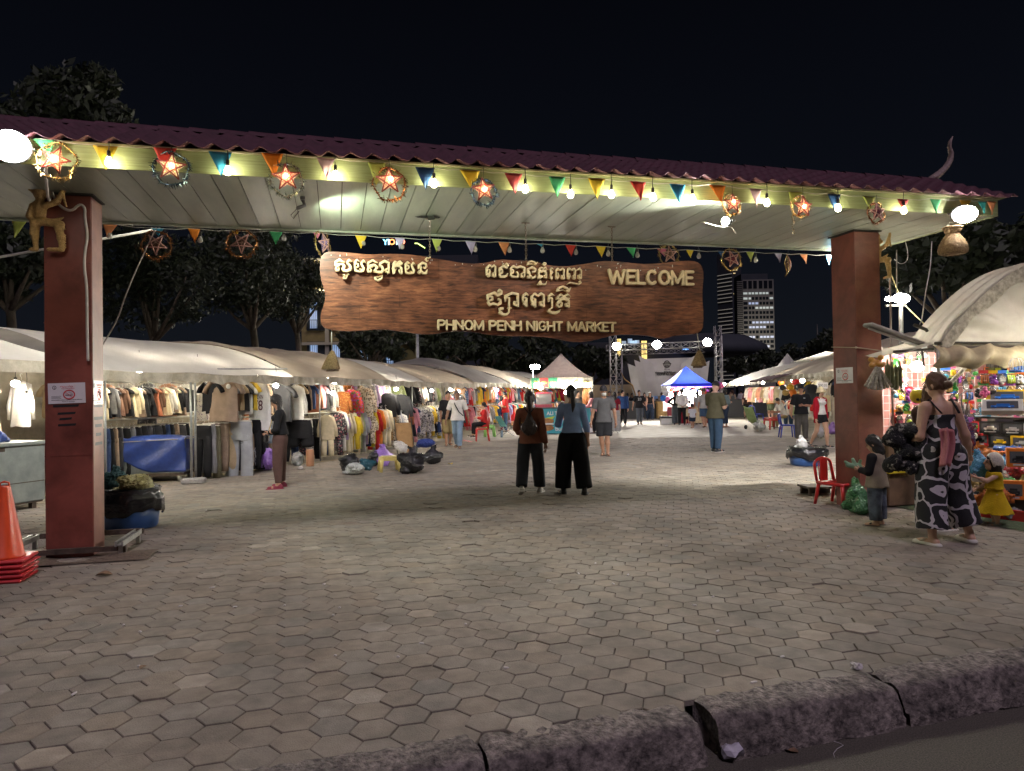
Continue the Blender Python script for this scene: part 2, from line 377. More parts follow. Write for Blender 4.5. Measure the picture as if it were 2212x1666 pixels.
def build_pavers():
 w=0.203;Rr=w/math.sqrt(3);th=R(13)
 ax=np.array([math.cos(th),-math.sin(th)]);ay=np.array([math.sin(th),math.cos(th)])
 C=[];
 for j in range(-30,190):
  for i in range(-120,140):
   p=ax*(w*(i+0.5*(j&1)))+ay*(1.5*Rr*j)
   if p[1]>25.5 or p[1]<1.5:continue
   if abs(p[0]-0.3)>0.80*p[1]+1.6:continue
   if side_of_kerb(*p)<-0.07:continue
   C.append(p)
 C=np.array(C);n=len(C);rg=np.random.RandomState(3)
 near=np.clip(1.25-C[:,1]/9,0.25,1)
 hz=rg.normal(0,0.0016,n);odd=rg.rand(n)<0.06;hz[odd]+=rg.normal(0,0.005,odd.sum())
 tx=rg.normal(0,0.007,n)*near;ty=rg.normal(0,0.007,n)*near
 ang=th*-1+np.arange(6)*math.pi/3+math.pi/6+rg.normal(0,0.006,(n,1))
 V=np.zeros((n,18,3),np.float32)
 gap=0.0022+np.abs(rg.normal(0,0.0012,(n,1)))
 for k,(rr,z)in enumerate(((Rr-gap-0.004,0.0),(Rr-gap,-0.003),(Rr-gap,-0.03))):
  jit=1+rg.normal(0,0.009,(n,6))*(1 if k<2 else 0)
  dx=rr*np.cos(ang)*jit;dy=rr*np.sin(ang)*jit
  V[:,k*6:(k+1)*6,0]=C[:,0:1]+dx;V[:,k*6:(k+1)*6,1]=C[:,1:2]+dy
  V[:,k*6:(k+1)*6,2]=z+hz[:,None]+(tx[:,None]*dx+ty[:,None]*dy)*1.2
 me=bpy.data.meshes.new('pavement');V=V.reshape(-1,3);base=np.arange(n)[:,None]*18
 tops=base+np.arange(6)[None]
 qs=[]
 for k in(0,6):
  for j in range(6):j2=(j+1)%6;qs.append(np.concatenate([base+k+6+j,base+k+6+j2,base+k+j2,base+k+j],1))
 quads=np.concatenate(qs)
 loops=np.concatenate([tops.ravel(),quads.ravel()]).astype(np.int32)
 st=np.concatenate([np.arange(n)*6,n*6+np.arange(len(quads))*4]).astype(np.int32)
 me.vertices.add(len(V));me.vertices.foreach_set('co',V.ravel());me.loops.add(len(loops));me.loops.foreach_set('vertex_index',loops)
 me.polygons.add(len(st));me.polygons.foreach_set('loop_start',st);me.polygons.foreach_set('use_smooth',np.zeros(len(st),bool));me.update(calc_edges=True)
 a=me.color_attributes.new('tone','FLOAT_COLOR','POINT')
 t=np.clip(rg.normal(1.0,0.036,n),0.8,1.2);pale=rg.rand(n)<0.018;t[pale]*=1.3
 wear=0.5*np.sin(C[:,0]*0.9+1)*np.sin(C[:,1]*0.7)*0.12;t=t+wear
 warm=rg.normal(0,0.02,n)
 cc=np.ones((n,18,4),np.float32);cc[:,:,0]=(t*(1+warm))[:,None];cc[:,:,1]=t[:,None];cc[:,:,2]=(t*(1-warm))[:,None]
 a.data.foreach_set('color',cc.ravel());me.materials.append(paver_m)
 o=bpy.data.objects.new('pavement',me);col.objects.link(o);tag(o,kind='structure')
build_pavers()
def poly_obj(name,pts,m,z):
 o=MB().add([(p[0],p[1],z)for p in pts],[tuple(range(len(pts)))]).build(name,m);tag(o,kind='structure');return o
kp=lambda t,off:(KA+KD*t+KN*off)
poly_obj('ground',[kp(-60,0),kp(60,0),kp(220,420),kp(-220,420)],soil_m,-0.022)
poly_obj('plaza',[(-40,25.3),(40,25.3),(60,110),(-60,110)],plaza_m,-0.001)
poly_obj('road',[kp(-60,1.5),kp(-60,-40),kp(60,-40),kp(60,1.5)],asphalt_m,-0.185)
ym=mat('yellow_paint',(0.42,0.30,0.05),0.7,c2=(0.25,0.2,0.1),scale=30)
a1,a2=G(45,1080),G(880,975)
dd=(a2-a1).normalized();nn_=Vector((-dd.y,dd.x,0))*0.035
lm=MB()
L_=(a2-a1).length;k_=int(L_/0.5)
for i in range(k_):
 if rnd.random()<0.12:continue
 p,q=a1+dd*(i*0.5),a1+dd*(i*0.5+0.47)
 lm.add([(p-nn_+Vector((0,0,.009))),(q-nn_+Vector((0,0,.009))),(q+nn_+Vector((0,0,.009))),(p+nn_+Vector((0,0,.009)))],[(0,1,2,3)])
tag(lm.build('road_marking',ym),kind='structure')
def kerb_block(t0,t1,label,sink=0.0,tilt=0.0,jut=0.0,seed=0):
 rg=np.random.RandomState(seed);L=t1-t0;n=int(L/0.035)
 prof=[(0.0,-0.2),(0.0,-0.02),(0.012,0.0),(0.05,0.004),(0.10,0.003),(0.16,0.0),(0.20,-0.006),(0.226,-0.022),(0.242,-0.05),(0.255,-0.09),(0.268,-0.12),(0.28,-0.15),(0.285,-0.2)]
 V=[];F=[];m=len(prof)
 for i in range(n+1):
  x=L*i/n;e=min(x,L-x);rd=0.02*max(0,1-e/0.035)**2
  for j,(d,z)in enumerate(prof):
   b=0.004*math.sin(x*9+seed*2+j*.5)+rg.normal(0,0.0048)
   zz=z-rd*(1 if z>-0.15 else 0)+0.003*math.sin(x*7+seed)+rg.normal(0,0.0042)
   if rg.rand()<0.03:zz-=0.012
   V.append((x,-(d+(b if j>1 else 0))+rd*(0.9 if j>5 else 0),zz))
 for i in range(n):
  for j in range(m-1):F.append((i*m+j,(i+1)*m+j,(i+1)*m+j+1,i*m+j+1)[::-1])
 F.append(tuple(range(m)));F.append(tuple((n*m+j)for j in range(m))[::-1])
 o=raw_mesh('kerb_stone',V,[tuple(f)for f in F],kerb_m)
 p=kp(t0,-0.012-jut);o.location=(p.x,p.y,0.01-sink);o.rotation_euler=(0,R(tilt),math.atan2(KD.y,KD.x))
 tag(o,label,'kerb stone','worn kerb stones along the road edge');return o
kerb_block(-2.6,0.19,'long worn kerb stone at the bottom left of the kerb line',0.0,0.2,0,1)
kerb_block(0.205,1.245,'short rough kerb stone just left of the black gap',0.012,0.0,0.012,2)
kerb_block(1.335,2.42,'rough kerb stone just right of the black gap',-0.006,0.4,0.0,3)
kerb_block(2.435,3.6,'kerb stone at the right edge of the photo',-0.006,-0.2,0.0,4)
kerb_block(3.62,7.2,'kerb stone running out of frame to the right',0.0,0,0,5)
paper_m=mat('litter_paper',(0.62,0.58,0.58),0.8,var=0.1,scale=20)
def crumple(name,label,p,r,m,seed,flat=0.7,n=26):
 rg=random.Random(seed);b=bmesh.new();bmesh.ops.create_icosphere(b,subdivisions=2,radius=r)
 for v in b.verts:v.co*=0.55+0.75*rg.random();v.co.z=v.co.z*flat
 zmin=min(v.co.z for v in b.verts)
 for v in b.verts:v.co.z-=zmin
 me=bpy.data.meshes.new(name);b.to_mesh(me);b.free();me.materials.append(m)
 o=bpy.data.objects.new(name,me);col.objects.link(o);o.location=p;tag(o,label,'litter','litter on the ground');return o
crumple('plastic_scrap','crumpled white plastic scrap in the gutter under the kerb gap',G(1580,1640,-0.183),0.055,mat('thin_plastic',(0.55,0.52,0.6),0.35,var=0.15,scale=30),4)
crumple('paper_scrap','white paper scrap on the pavers behind the kerb',G(1850,1448,0.0),0.03,paper_m,5)
crumple('paper_scrap','small white paper cup lid on paving beside yellow line',G(650,1014,0.006),0.05,paper_m,6)
leaf_m=mat('dry_leaf',(0.20,0.12,0.07),0.7,var=0.3,scale=30)
yl_m=mat('yellow_leaf',(0.5,0.33,0.05),0.7,var=0.2,scale=30)
def leaf(label,p,L,rz,m,seed):
 rg=random.Random(seed)
 def f(u,v):
  w=math.sin(math.pi*min(1,u*0.97+0.03))**0.7*0.36*L;y=(v-.5)*2*w
  return((u-.5)*L,y,0.004+abs(y)*0.5+0.02*L*math.sin(u*7+seed))
 o=MB().sheet(f,8,4).build('fallen_leaf',m,loc=p,rot=(0,0,rz));tag(o,label,'leaf','dry leaves on the ground');return o
for i,(u,v,z,L,m,lb)in enumerate(((1880,1568,-.185,.09,leaf_m,'dry brown leaf in the gutter beside kerb, rightmost pair'),(1838,1578,-.185,.06,leaf_m,'dry brown leaf in gutter left of the bigger leaf'),(1708,1624,-.185,.07,leaf_m,'curled brown leaf in gutter under the middle kerb stone'),(1600,1620,-.185,.05,leaf_m,'small brown leaf beside the white plastic scrap'),(973,1003,.006,.16,yl_m,'yellow leaf on paving right of the black rubbish bags'),(225,1243,.006,.14,leaf_m,'flat grey-brown leaf on paving before the left pillar'),(310,1443,.004,.06,leaf_m,'tiny brown leaf on pavers at lower left'),(2075,1540,-.185,.05,yl_m,'small yellow leaf on the asphalt at right'))):
 p=G(u,v,z);leaf(lb,p,L,i*1.3,m,i)
pts=[G(u,v,-0.182)for u,v in((1750,1600),(1765,1596),(1780,1602),(1800,1601),(1815,1606),(1822,1610),(1808,1618),(1800,1628),(1803,1636))]
tag(MB().tube(pts,0.0016,5).build('thread',paper_m),'thin white thread lying on the asphalt','litter')
for i,(u,v)in enumerate(((300,1440),(700,1263),(833,1003),(1106,1142),(390,1310),(1325,1262),(720,1330),(1540,1290),(1250,1240),(860,1420),(1690,1420),(160,1500))+tuple((rnd.uniform(200,1900),rnd.uniform(1050,1500))for _ in range(26))):
 pb=MB().ball((0,0,0.004),(0.012+0.008*(i%3),0.01,0.005),6,4).build('paper_bit',paper_m,loc=G(u,v,0.003),rot=(0,0,i))
 tag(pb,'tiny pale bit of litter on the pavers','litter','tiny litter bits on the pavers')
# ========================= ENTRANCE GATE
red_m=stain(mat('red_painted_metal',(0.215,0.062,0.046),0.42,var=0.22,scale=3.5,bump=0.06,bscale=5,rvar=0.12,detail=7),1.6,0.6)
red_lit_m=stain(mat('worn_red_lit_side',(0.34,0.155,0.105),0.42,c2=(0.25,0.085,0.065),scale=3.0,bump=0.05,bscale=8,rvar=0.12),2.2,0.65)  # paler copy of the red: light on these pillar faces painted into the colour
tile_m=mat('maroon_roof_tile',(0.085,0.026,0.042),0.75,var=0.25,scale=6,bump=0.1,bscale=40)
fasc_m=mat('fascia_wood',(0.42,0.48,0.26),0.5,c2=(0.28,0.33,0.15),scale=5,stretch=(0.5,1,14),bump=0.05,detail=8)
sof_m=mat('soffit_board',(0.38,0.42,0.32),0.38,c2=(0.26,0.29,0.22),scale=3,stretch=(3,.5,1),bump=0.04,bscale=30,rvar=0.12)
dark_m=mat('dark_trim',(0.05,0.045,0.035),0.7,var=0.2)
cream_m=mat('cream_trim',(0.55,0.5,0.38),0.6,var=0.15)
gate=empty('entrance_gate',GW(0,0,0),GANG,'roofed entrance gate with red metal pillars, maroon tile roof and green plank soffit','gate')
S0,S1,WID,ZS=-1.45,10.2,2.2,3.66
def pillar(s0,w,n0,dp):
 b=MB();b.box((s0+w/2,n0+dp/2,ZS/2-0.02),(w,dp,ZS),0,bev=0.006)
 for zz in(1.02,2.35):b.box((s0+w/2,n0+dp/2,zz),(w+0.006,dp+0.006,0.006),0)
 for k in range(26):
  z=0.25+3.2*(k//2)/13;b.ball((s0+(0.02 if k%2 else w-0.02),n0-0.001,z),0.005,6,4,1)
  b.ball((s0+(w+.001 if s0<3 else-.001),n0+(0.025 if k%2 else dp-0.025),z),0.005,6,4,1)
 o=b.build('pillar',[red_m,dark_m],gate)
 c=MB().box((s0+w/2,n0+dp/2,ZS-0.008),(w+0.05,dp+0.05,0.014)).build('pillar_cap',dark_m,o);return o
pl=pillar(-0.515,0.43,0.95,0.345)
pr=pillar(8.94,0.385,0.98,0.46)
MB().box((-0.515+0.43+0.002,0.95+0.1725,1.82),(0.004,0.335,3.62)).build('side_panel',red_lit_m,pl)
MB().box((8.94+0.1925,0.978,1.82),(0.375,0.004,3.62)).build('front_panel',red_lit_m,pr)
b=MB();k=0;s=S0
while s<S1:
 w=min(0.236,S1-s);dz=rnd.uniform(-0.0025,0.0025)
 b.box((s+w/2,0.03+(WID-0.06)/2,ZS+0.01+dz),(w-0.005,WID-0.06,0.016));s+=0.24
b.box(((S0+S1)/2,WID/2,ZS+0.035),(S1-S0,WID-.05,0.01),1)
b.build('soffit',[sof_m,dark_m],gate)
f=MB().box(((S0+S1)/2,0.012,ZS+0.092),(S1-S0,0.024,0.2),0).build('fascia',fasc_m,gate)
t=MB();t.box(((S0+S1)/2,-0.006,ZS+0.201),(S1-S0,0.05,0.016))
t.build('eave_moulding',mat('moulding',(0.35,0.33,0.2),0.6,var=0.2,stretch=(.5,1,8)),gate)
b=MB();b.box(((S0+S1)/2,WID-.012,ZS+0.092),(S1-S0,0.024,0.2));b.box(((S0+S1)/2,WID-.02,ZS-0.012),(S1-S0,0.05,0.02))
b.build('fascia',sof_m,gate)
for s_ in(S0+.012,S1-.012):MB().box((s_,WID/2,ZS+0.092),(0.024,WID-0.05,0.2)).build('fascia',fasc_m,gate)
def roof_sheet(n_e,z_e,n_r,z_r,courses=7):
 V=[];F=[];ns=int((S1-S0+0.22)/0.0205)
 rows=[]
 for c in range(courses):
  for(q,lift)in((0.0,0.044),(0.5,0.026),(0.985,0.004)):rows.append(((c+q)/courses,lift))
 for(q,lift)in rows:
  n=n_e+(n_r-n_e)*q;z=z_e+(z_r-z_e)*q
  for i in range(ns+1):
   s=S0-0.1+i*0.0205;ph=(s/0.205)%1.0
   w=0.044*(0.5+0.5*math.cos(2*math.pi*ph))**1.6+0.010*math.sin(2*math.pi*ph)
   V.append((s,n+0.006*math.cos(2*math.pi*ph),z+w+lift))
 W=ns+1
 for r in range(len(rows)-1):
  for i in range(ns):F.append((r*W+i,r*W+i+1,(r+1)*W+i+1,(r+1)*W+i))
 o=raw_mesh('roof_tiles',V,F,tile_m,gate,smooth=True)
 md=o.modifiers.new('t','SOLIDIFY');md.thickness=0.006;md.offset=-1
 for p in o.data.polygons:p.use_smooth=True
 return o
roof_sheet(-0.17,3.80,WID/2,4.38);roof_sheet(WID+0.17,3.80,WID/2,4.38)
b=MB();prf=[(0.11*math.cos(a),0.055*math.sin(a))for a in np.linspace(0.15,math.pi-0.15,8)]
for i in range(40):
 s_a=S0-0.1+i*0.2975;
 b.sheet(lambda u,v:(s_a+u*0.31,WID/2+0.11*math.cos(v*math.pi)*(1-.08*u),4.375+0.07*math.sin(v*math.pi)+0.012*(1-u)),1,8)
b.build('ridge_tiles',tile_m,gate)
b=MB()
for s_ in(S0-.05,S1+.05):b.add([(s_,-0.1,3.86),(s_,WID+.1,3.86),(s_,WID/2,4.36)],[(0,1,2)])
b.build('gable_board',fasc_m,gate)
fin_m=mat('grey_carved_stone',(0.32,0.235,0.215),0.7,var=0.25,scale=30,bump=0.3)
def gl(u,v,n):s_,z_=GP(u,v,n);return(s_,n,z_)
fp=[gl(u,v,WID/2)for u,v in((2000,392),(2017,384),(2031,374),(2043,362),(2052,347),(2055,332),(2051,318),(2052,306),(2058,295))]
fb=MB();fb.tube(fp,[0.045,0.075,0.072,0.06,0.05,0.04,0.03,0.03,0.008],10,flat=0.6)
for i in range(6):fb.tube([Vector(fp[1])+Vector((-.02-.02*i,-.02,-.05)),Vector(fp[0])+Vector((-.03*i,-.02,-.06-.008*i))],[0.03,0.012],6)
fb.build('roof_finial',fin_m,gate)
sgn_m=bpy.data.materials.new('sign_wood');sgn_m.use_nodes=True
def _wood():
 N=sgn_m.node_tree.nodes;L=sgn_m.node_tree.links;b=N['Principled BSDF'];b.inputs['Roughness'].default_value=0.5
 tc=N.new('ShaderNodeTexCoord');mp=N.new('ShaderNodeMapping');mp.inputs['Scale'].default_value=(0.8,1,5.5);L.new(tc.outputs['Object'],mp.inputs[0])
 n1=N.new('ShaderNodeTexNoise');n1.inputs['Scale'].default_value=6;n1.inputs['Detail'].default_value=10;n1.inputs['Roughness'].default_value=0.7;n1.inputs['Distortion'].default_value=0.5;L.new(mp.outputs[0],n1.inputs['Vector'])
 r1=N.new('ShaderNodeValToRGB');L.new(n1.outputs['Fac'],r1.inputs[0]);E=r1.color_ramp.elements
 E[0].position=0.34;E[0].color=(0.05,0.02,0.015,1);E[1].position=0.66;E[1].color=(0.41,0.175,0.092,1)
 q=r1.color_ramp.elements.new(0.5);q.color=(0.24,0.09,0.05,1)
 n2=N.new('ShaderNodeTexNoise');n2.inputs['Scale'].default_value=2.2;n2.inputs['Detail'].default_value=6;L.new(tc.outputs['Object'],n2.inputs['Vector'])
 r2=N.new('ShaderNodeValToRGB');L.new(n2.outputs['Fac'],r2.inputs[0]);r2.color_ramp.elements[0].position=0.35;r2.color_ramp.elements[0].color=(0.42,0.34,0.36,1);r2.color_ramp.elements[1].position=0.6;r2.color_ramp.elements[1].color=(1.1,1.02,0.95,1)
 mx=N.new('ShaderNodeMix');mx.data_type='RGBA';mx.blend_type='MULTIPLY';mx.inputs[0].default_value=0.85;L.new(r1.outputs[0],mx.inputs[6]);L.new(r2.outputs[0],mx.inputs[7])
 mp2=N.new('ShaderNodeMapping');mp2.inputs['Rotation'].default_value=(math.pi/2,0,0);mp2.inputs['Scale'].default_value=(1,1,1);L.new(tc.outputs['Object'],mp2.inputs[0])
 br=N.new('ShaderNodeTexBrick');br.inputs['Scale'].default_value=1.0;br.inputs['Brick Width'].default_value=0.92;br.inputs['Row Height'].default_value=0.145;br.inputs['Mortar Size'].default_value=0.0022
 br.inputs['Color1'].default_value=(1,1,1,1);br.inputs['Color2'].default_value=(0.72,0.72,0.75,1);br.inputs['Mortar'].default_value=(0.35,0.3,0.3,1);L.new(mp2.outputs[0],br.inputs['Vector'])
 m2=N.new('ShaderNodeMix');m2.data_type='RGBA';m2.blend_type='MULTIPLY';m2.inputs[0].default_value=0.8;L.new(mx.outputs[2],m2.inputs[6]);L.new(br.outputs['Color'],m2.inputs[7]);L.new(m2.outputs[2],b.inputs['Base Color'])
 bp=N.new('ShaderNodeBump');bp.inputs['Strength'].default_value=0.15;bp.inputs['Distance'].default_value=0.01;L.new(n1.outputs['Fac'],bp.inputs['Height']);L.new(bp.outputs[0],b.inputs['Normal'])
_wood()
NS=1.33
SOUT=[(692.6,555),(703.6,544.5),(723,543.5),(757,546),(794,550.4),(831,548.7),(880,549),(929,556.5),(960,562),(990,567),(1016,570),(1051,568),(1078,560.7),(1111,562.6),(1138,563),(1164.6,567.4),(1191.6,574.7),(1218.5,576),(1256,572),(1299,564),(1334.5,565),(1380,570.6),(1420.8,570),(1461,564.7),(1496,563),(1512.4,569),(1519,584),(1520,600),(1516.5,635),(1520,684),(1517.8,713.5),(1504,721),(1480,723),(1455.6,725),(1442,731),(1426,731),(1404,725),(1374.7,722.7),(1340,722.7),(1313,727),(1286,735),(1259,739),(1232,738),(1205,732),(1178,728),(1137.7,725.7),(1097,726),(1056.8,723),(1029.8,717.6),(990,714.5),(961,718),(936.5,722.3),(904.6,721.8),(867.8,715.7),(818.8,710.8),(782,714.5),(745,715.7),(718,713.8),(700.4,708),(693,699),(692.4,677.6),(702,652.6),(702,631),(695,609.6),(690.6,586),(691,567)]
def smooth_poly(p,it=2):
 for _ in range(it):
  q=[]
  for i in range(len(p)):a,b_=p[i],p[(i+1)%len(p)];q+=[(a[0]*.75+b_[0]*.25,a[1]*.75+b_[1]*.25),(a[0]*.25+b_[0]*.75,a[1]*.25+b_[1]*.75)]
  p=q
 return p
spoly=smooth_poly([GP(u,v,NS)for u,v in SOUT],1)
smid=sum(p[0]for p in spoly)/len(spoly)
sign=empty('hanging_sign',GW(smid,NS,2.75),GANG,'big wavy-edged wooden sign with gold lettering hanging on chains under the gate','sign')
spl=[(a-smid,z-2.75)for a,z in spoly]
MB().prism(spl,0.0,0.055).build('board',sgn_m,sign)
gold_m=mat('gold_letter',(0.78,0.62,0.40),0.5,var=0.12,scale=14,bump=0.08)
goldd_m=mat('gold_letter_edge',(0.30,0.21,0.09),0.6)
def strokes_sdf(strokes,fn,hw_scale,depth,h,name,parent,m,y0=-0.035):
 """letter strokes (centre line + half width, in picture units) -> one solid raised word"""
 S=SDF()
 for pts,r in strokes:
  P=[fn(*p)for p in pts]
  rs=r if isinstance(r,(list,tuple))else[r]*len(P)
  for a,b_,ra,rb in zip(P[:-1],P[1:],rs[:-1],rs[1:]):
   S.p.append(('c',np.array((a[0],y0,a[1])),np.array((b_[0],y0,b_[1])),ra*hw_scale,rb*hw_scale,0.0008,np.array((1,0.04,1.0)),None,None,False))
 S.plane((0,y0-depth/2,0),(0,-1,0));S.plane((0,y0+depth/2,0),(0,1,0))
 V,Q=_slab_mesh(S,h,y0,depth)
 return raw_mesh(name,V,Q,m,parent,smooth=False)
def _slab_mesh(S,h,y0,depth):
 lo=np.full(3,1e9);hi=-lo
 for p in S.p:
  if p[0]=='c':r=max(p[3],p[4]);lo=np.minimum(lo,np.minimum(p[1],p[2])-r);hi=np.maximum(hi,np.maximum(p[1],p[2])+r)
 lo-=3*h;hi+=3*h
 nx,nz=int((hi[0]-lo[0])/h)+2,int((hi[2]-lo[2])/h)+2
 X=(lo[0]+np.arange(nx)*h)[:,None];Z=(lo[2]+np.arange(nz)*h)[None,:];F=np.full((nx,nz),9.0)
 for p in S.p:
  if p[0]!='c':continue
  a,b_,ra,rb=p[1],p[2],p[3],p[4];dx,dz=b_[0]-a[0],b_[2]-a[2];L2=max(dx*dx+dz*dz,1e-12)
  t=np.clip(((X-a[0])*dx+(Z-a[2])*dz)/L2,0,1);F=np.minimum(F,np.hypot(X-a[0]-t*dx,Z-a[2]-t*dz)-(ra+(rb-ra)*t))
 ys=np.array([y0-depth*0.75,y0-depth*0.5+1e-4,y0,y0+depth*0.5-1e-4,y0+depth*0.75]);hy=depth/4
 Y=(y0-depth*0.75+np.arange(7)*hy)
 F3=np.maximum(F[:,None,:],(np.abs(Y-y0)-depth/2)[None,:,None]).astype(np.float32)
 V,Q=snets(F3,(0,0,0),1.0);V=V*np.array((h,hy,h))+np.array((lo[0],Y[0],lo[2]));return V,Q
def zfn(x0,y0,n=NS-0.035):
 k=450/2212
 def f(zx,zy):s_,z_=GP((x0+zx*k)/1.84448,(y0+zy*k)/1.84448,n);return s_-smid,z_-2.75
 return f
SA=[([(180,262),(182,222),(258,178),(320,218),(362,214)],[16,20,24,18,8]),([(178,285),(250,262),(320,270),(350,300),(345,335),(310,358),(335,385),(400,395),(462,372),(474,315),(440,270),(412,250),(412,222),(445,182),(478,208),(508,205)],[18,20,24,28,28,20,26,28,28,26,24,20,20,22,16,6]),([(262,295),(210,305),(185,345),(200,385),(240,385),(252,350),(228,335)],[18,20,22,24,20,16,10]),([(335,478),(355,470),(365,495),(338,512),(336,540),(378,550),(402,520),(408,480),(430,458),(452,462)],[12,12,12,14,16,16,14,12,10,6]),([(560,315),(558,225),(600,188),(652,218)],[18,20,24,8]),([(580,245),(620,262),(628,300),(585,330),(556,345)],[18,20,20,16,12]),([(560,335),(572,388),(650,412),(722,395),(738,340),(705,295),(688,240),(725,195),(772,238)],[18,24,20,20,20,24,22,22,6]),([(648,355),(690,372),(722,345)],[8,12,6]),([(812,275),(820,235),(905,192),(975,232),(1010,235)],[16,20,24,18,8]),([(818,305),(900,275),(965,290),(990,330),(960,375),(935,395),(1000,420),(1080,420),(1115,380),(1090,320),(1052,290),(1052,250),(1140,205),(1222,240),(1226,330),(1222,430),(1205,448)],[18,20,24,28,22,22,24,26,26,26,22,22,26,24,20,18,10]),([(1215,345),(1170,360),(1165,400),(1205,425)],[14,16,20,16]),([(900,315),(840,320),(812,365),(830,410),(868,415),(885,375),(858,350)],[18,20,22,22,20,16,10]),([(955,528),(975,572),(1020,582),(1080,545),(1100,480)],[20,20,22,20,8]),([(960,525),(1020,515),(1088,490)],[14,10,10]),([(1300,270),(1345,215),(1385,240),(1440,215),(1475,250),(1500,238)],[16,20,18,22,16,6]),([(1305,300),(1345,268),(1430,262),(1480,275)],[16,14,18,14]),([(1318,440),(1302,350),(1345,300),(1430,300),(1472,340),(1474,440),(1455,458)],[20,22,24,24,22,20,10]),([(1330,430),(1345,380),(1375,355)],[20,16,10]),([(1455,370),(1420,385),(1440,430),(1470,440)],[12,14,18,14]),([(1552,350),(1548,268),(1590,228),(1645,258)],[18,20,24,8]),([(1570,285),(1610,300),(1615,340),(1575,370),(1548,385)],[18,20,20,16,12]),([(1552,375),(1565,430),(1640,450),(1708,432),(1722,385),(1690,340),(1672,285),(1702,242),(1750,280)],[18,24,20,20,20,24,22,22,6]),([(1632,395),(1675,410),(1705,385)],[8,12,6]),([(1805,350),(1808,285),(1880,240),(1945,262),(1960,310),(1925,340),(1895,318)],[16,20,26,24,22,20,10]),([(1805,300),(1850,320),(1850,380),(1830,450)],[18,22,22,14]),([(1805,400),(1795,430),(1840,450)],[14,16,10]),([(1860,400),(1900,440),(1950,440),(1975,370)],[14,26,26,6]),([(1995,190),(1970,195),(1945,165),(1970,140),(2010,145),(2042,122)],[12,14,14,14,14,8])]
SB=[([(192,330),(195,235),(240,190),(285,228),(325,195),(358,225),(358,400),(335,420)],[16,20,22,16,22,20,18,8]),([(205,270),(245,280),(245,400),(225,415)],[16,16,18,10]),([(190,375),(225,350),(228,400)],[16,14,22]),([(345,325),(310,345),(308,390),(345,405)],[10,16,22,14]),([(432,330),(435,255),(520,205),(570,240),(600,195),(575,155),(555,180)],[16,22,24,24,20,18,10]),([(440,270),(490,275),(495,330),(440,360)],[18,20,20,16]),([(435,380),(460,410),(540,410),(580,390),(605,340)],[20,24,24,18,5]),([(655,330),(658,250),(710,205),(770,240),(850,212),(925,240),(926,400),(900,435)],[16,22,22,20,24,22,18,8]),([(665,265),(705,285),(705,335),(655,365)],[16,20,20,14]),([(655,385),(690,410),(790,420),(805,370),(780,320),(765,340)],[18,24,20,20,18,10]),([(912,335),(865,355),(862,400),(905,415)],[10,16,20,16]),([(990,350),(992,265),(1075,230),(1138,265),(1140,305),(1095,325),(1080,300)],[16,20,24,22,18,16,8]),([(1005,300),(1025,330),(1025,430)],[16,20,16]),([(985,400),(990,430),(1025,435)],[16,18,12]),([(1050,390),(1080,440),(1130,420),(1148,370)],[10,22,20,6]),([(990,165),(1010,125),(1060,108),(1120,128),(1150,165),(1180,130)],[14,16,16,16,16,6]),([(985,178),(1050,165),(1130,185)],[12,10,8]),([(1205,285),(1250,230),(1290,258),(1335,230),(1365,270)],[16,18,16,18,8]),([(1200,300),(1280,285),(1350,290)],[14,14,14]),([(1200,440),(1200,410),(1245,405),(1205,370),(1210,320),(1290,310),(1350,330),(1358,440)],[16,16,16,20,22,20,20,14]),([(1230,440),(1268,410),(1260,385)],[18,16,12]),([(1345,375),(1305,390),(1320,430),(1350,430)],[10,14,16,12]),([(1285,165),(1310,140),(1342,150),(1335,185),(1300,188),(1285,165)],12),([(1205,550),(1240,490),(1252,570),(1200,555)],[16,12,16,16]),([(1250,540),(1290,565),(1335,560),(1360,505)],[8,16,18,5]),([(1430,330),(1432,275),(1460,245),(1500,280)],[14,18,18,6]),([(1445,300),(1475,330),(1440,365),(1432,430),(1465,450),(1475,410)],[16,18,16,18,18,10]),([(1580,340),(1595,400),(1570,455),(1545,420),(1548,290),(1575,255),(1620,290),(1670,255),(1698,280),(1698,450),(1680,465)],[12,16,18,18,18,20,16,20,18,16,8]),([(1690,375),(1650,400),(1655,440),(1690,450)],[10,16,18,12]),([(1805,350),(1812,400),(1790,450),(1768,420),(1772,290),(1800,250),(1850,285),(1895,255),(1918,290),(1915,450)],[12,16,18,18,18,20,16,20,18,14]),([(1905,375),(1878,395),(1885,440),(1915,445)],[10,14,16,12]),([(1935,290),(2000,260),(2035,290),(2035,440),(2015,460)],[12,20,18,16,8]),([(2028,370),(1985,385),(1985,430),(2025,440)],[10,14,18,14]),([(1765,555),(1820,525),(1900,545),(1990,560),(2030,530),(2015,495),(1995,515)],[5,14,18,16,14,12,8])]
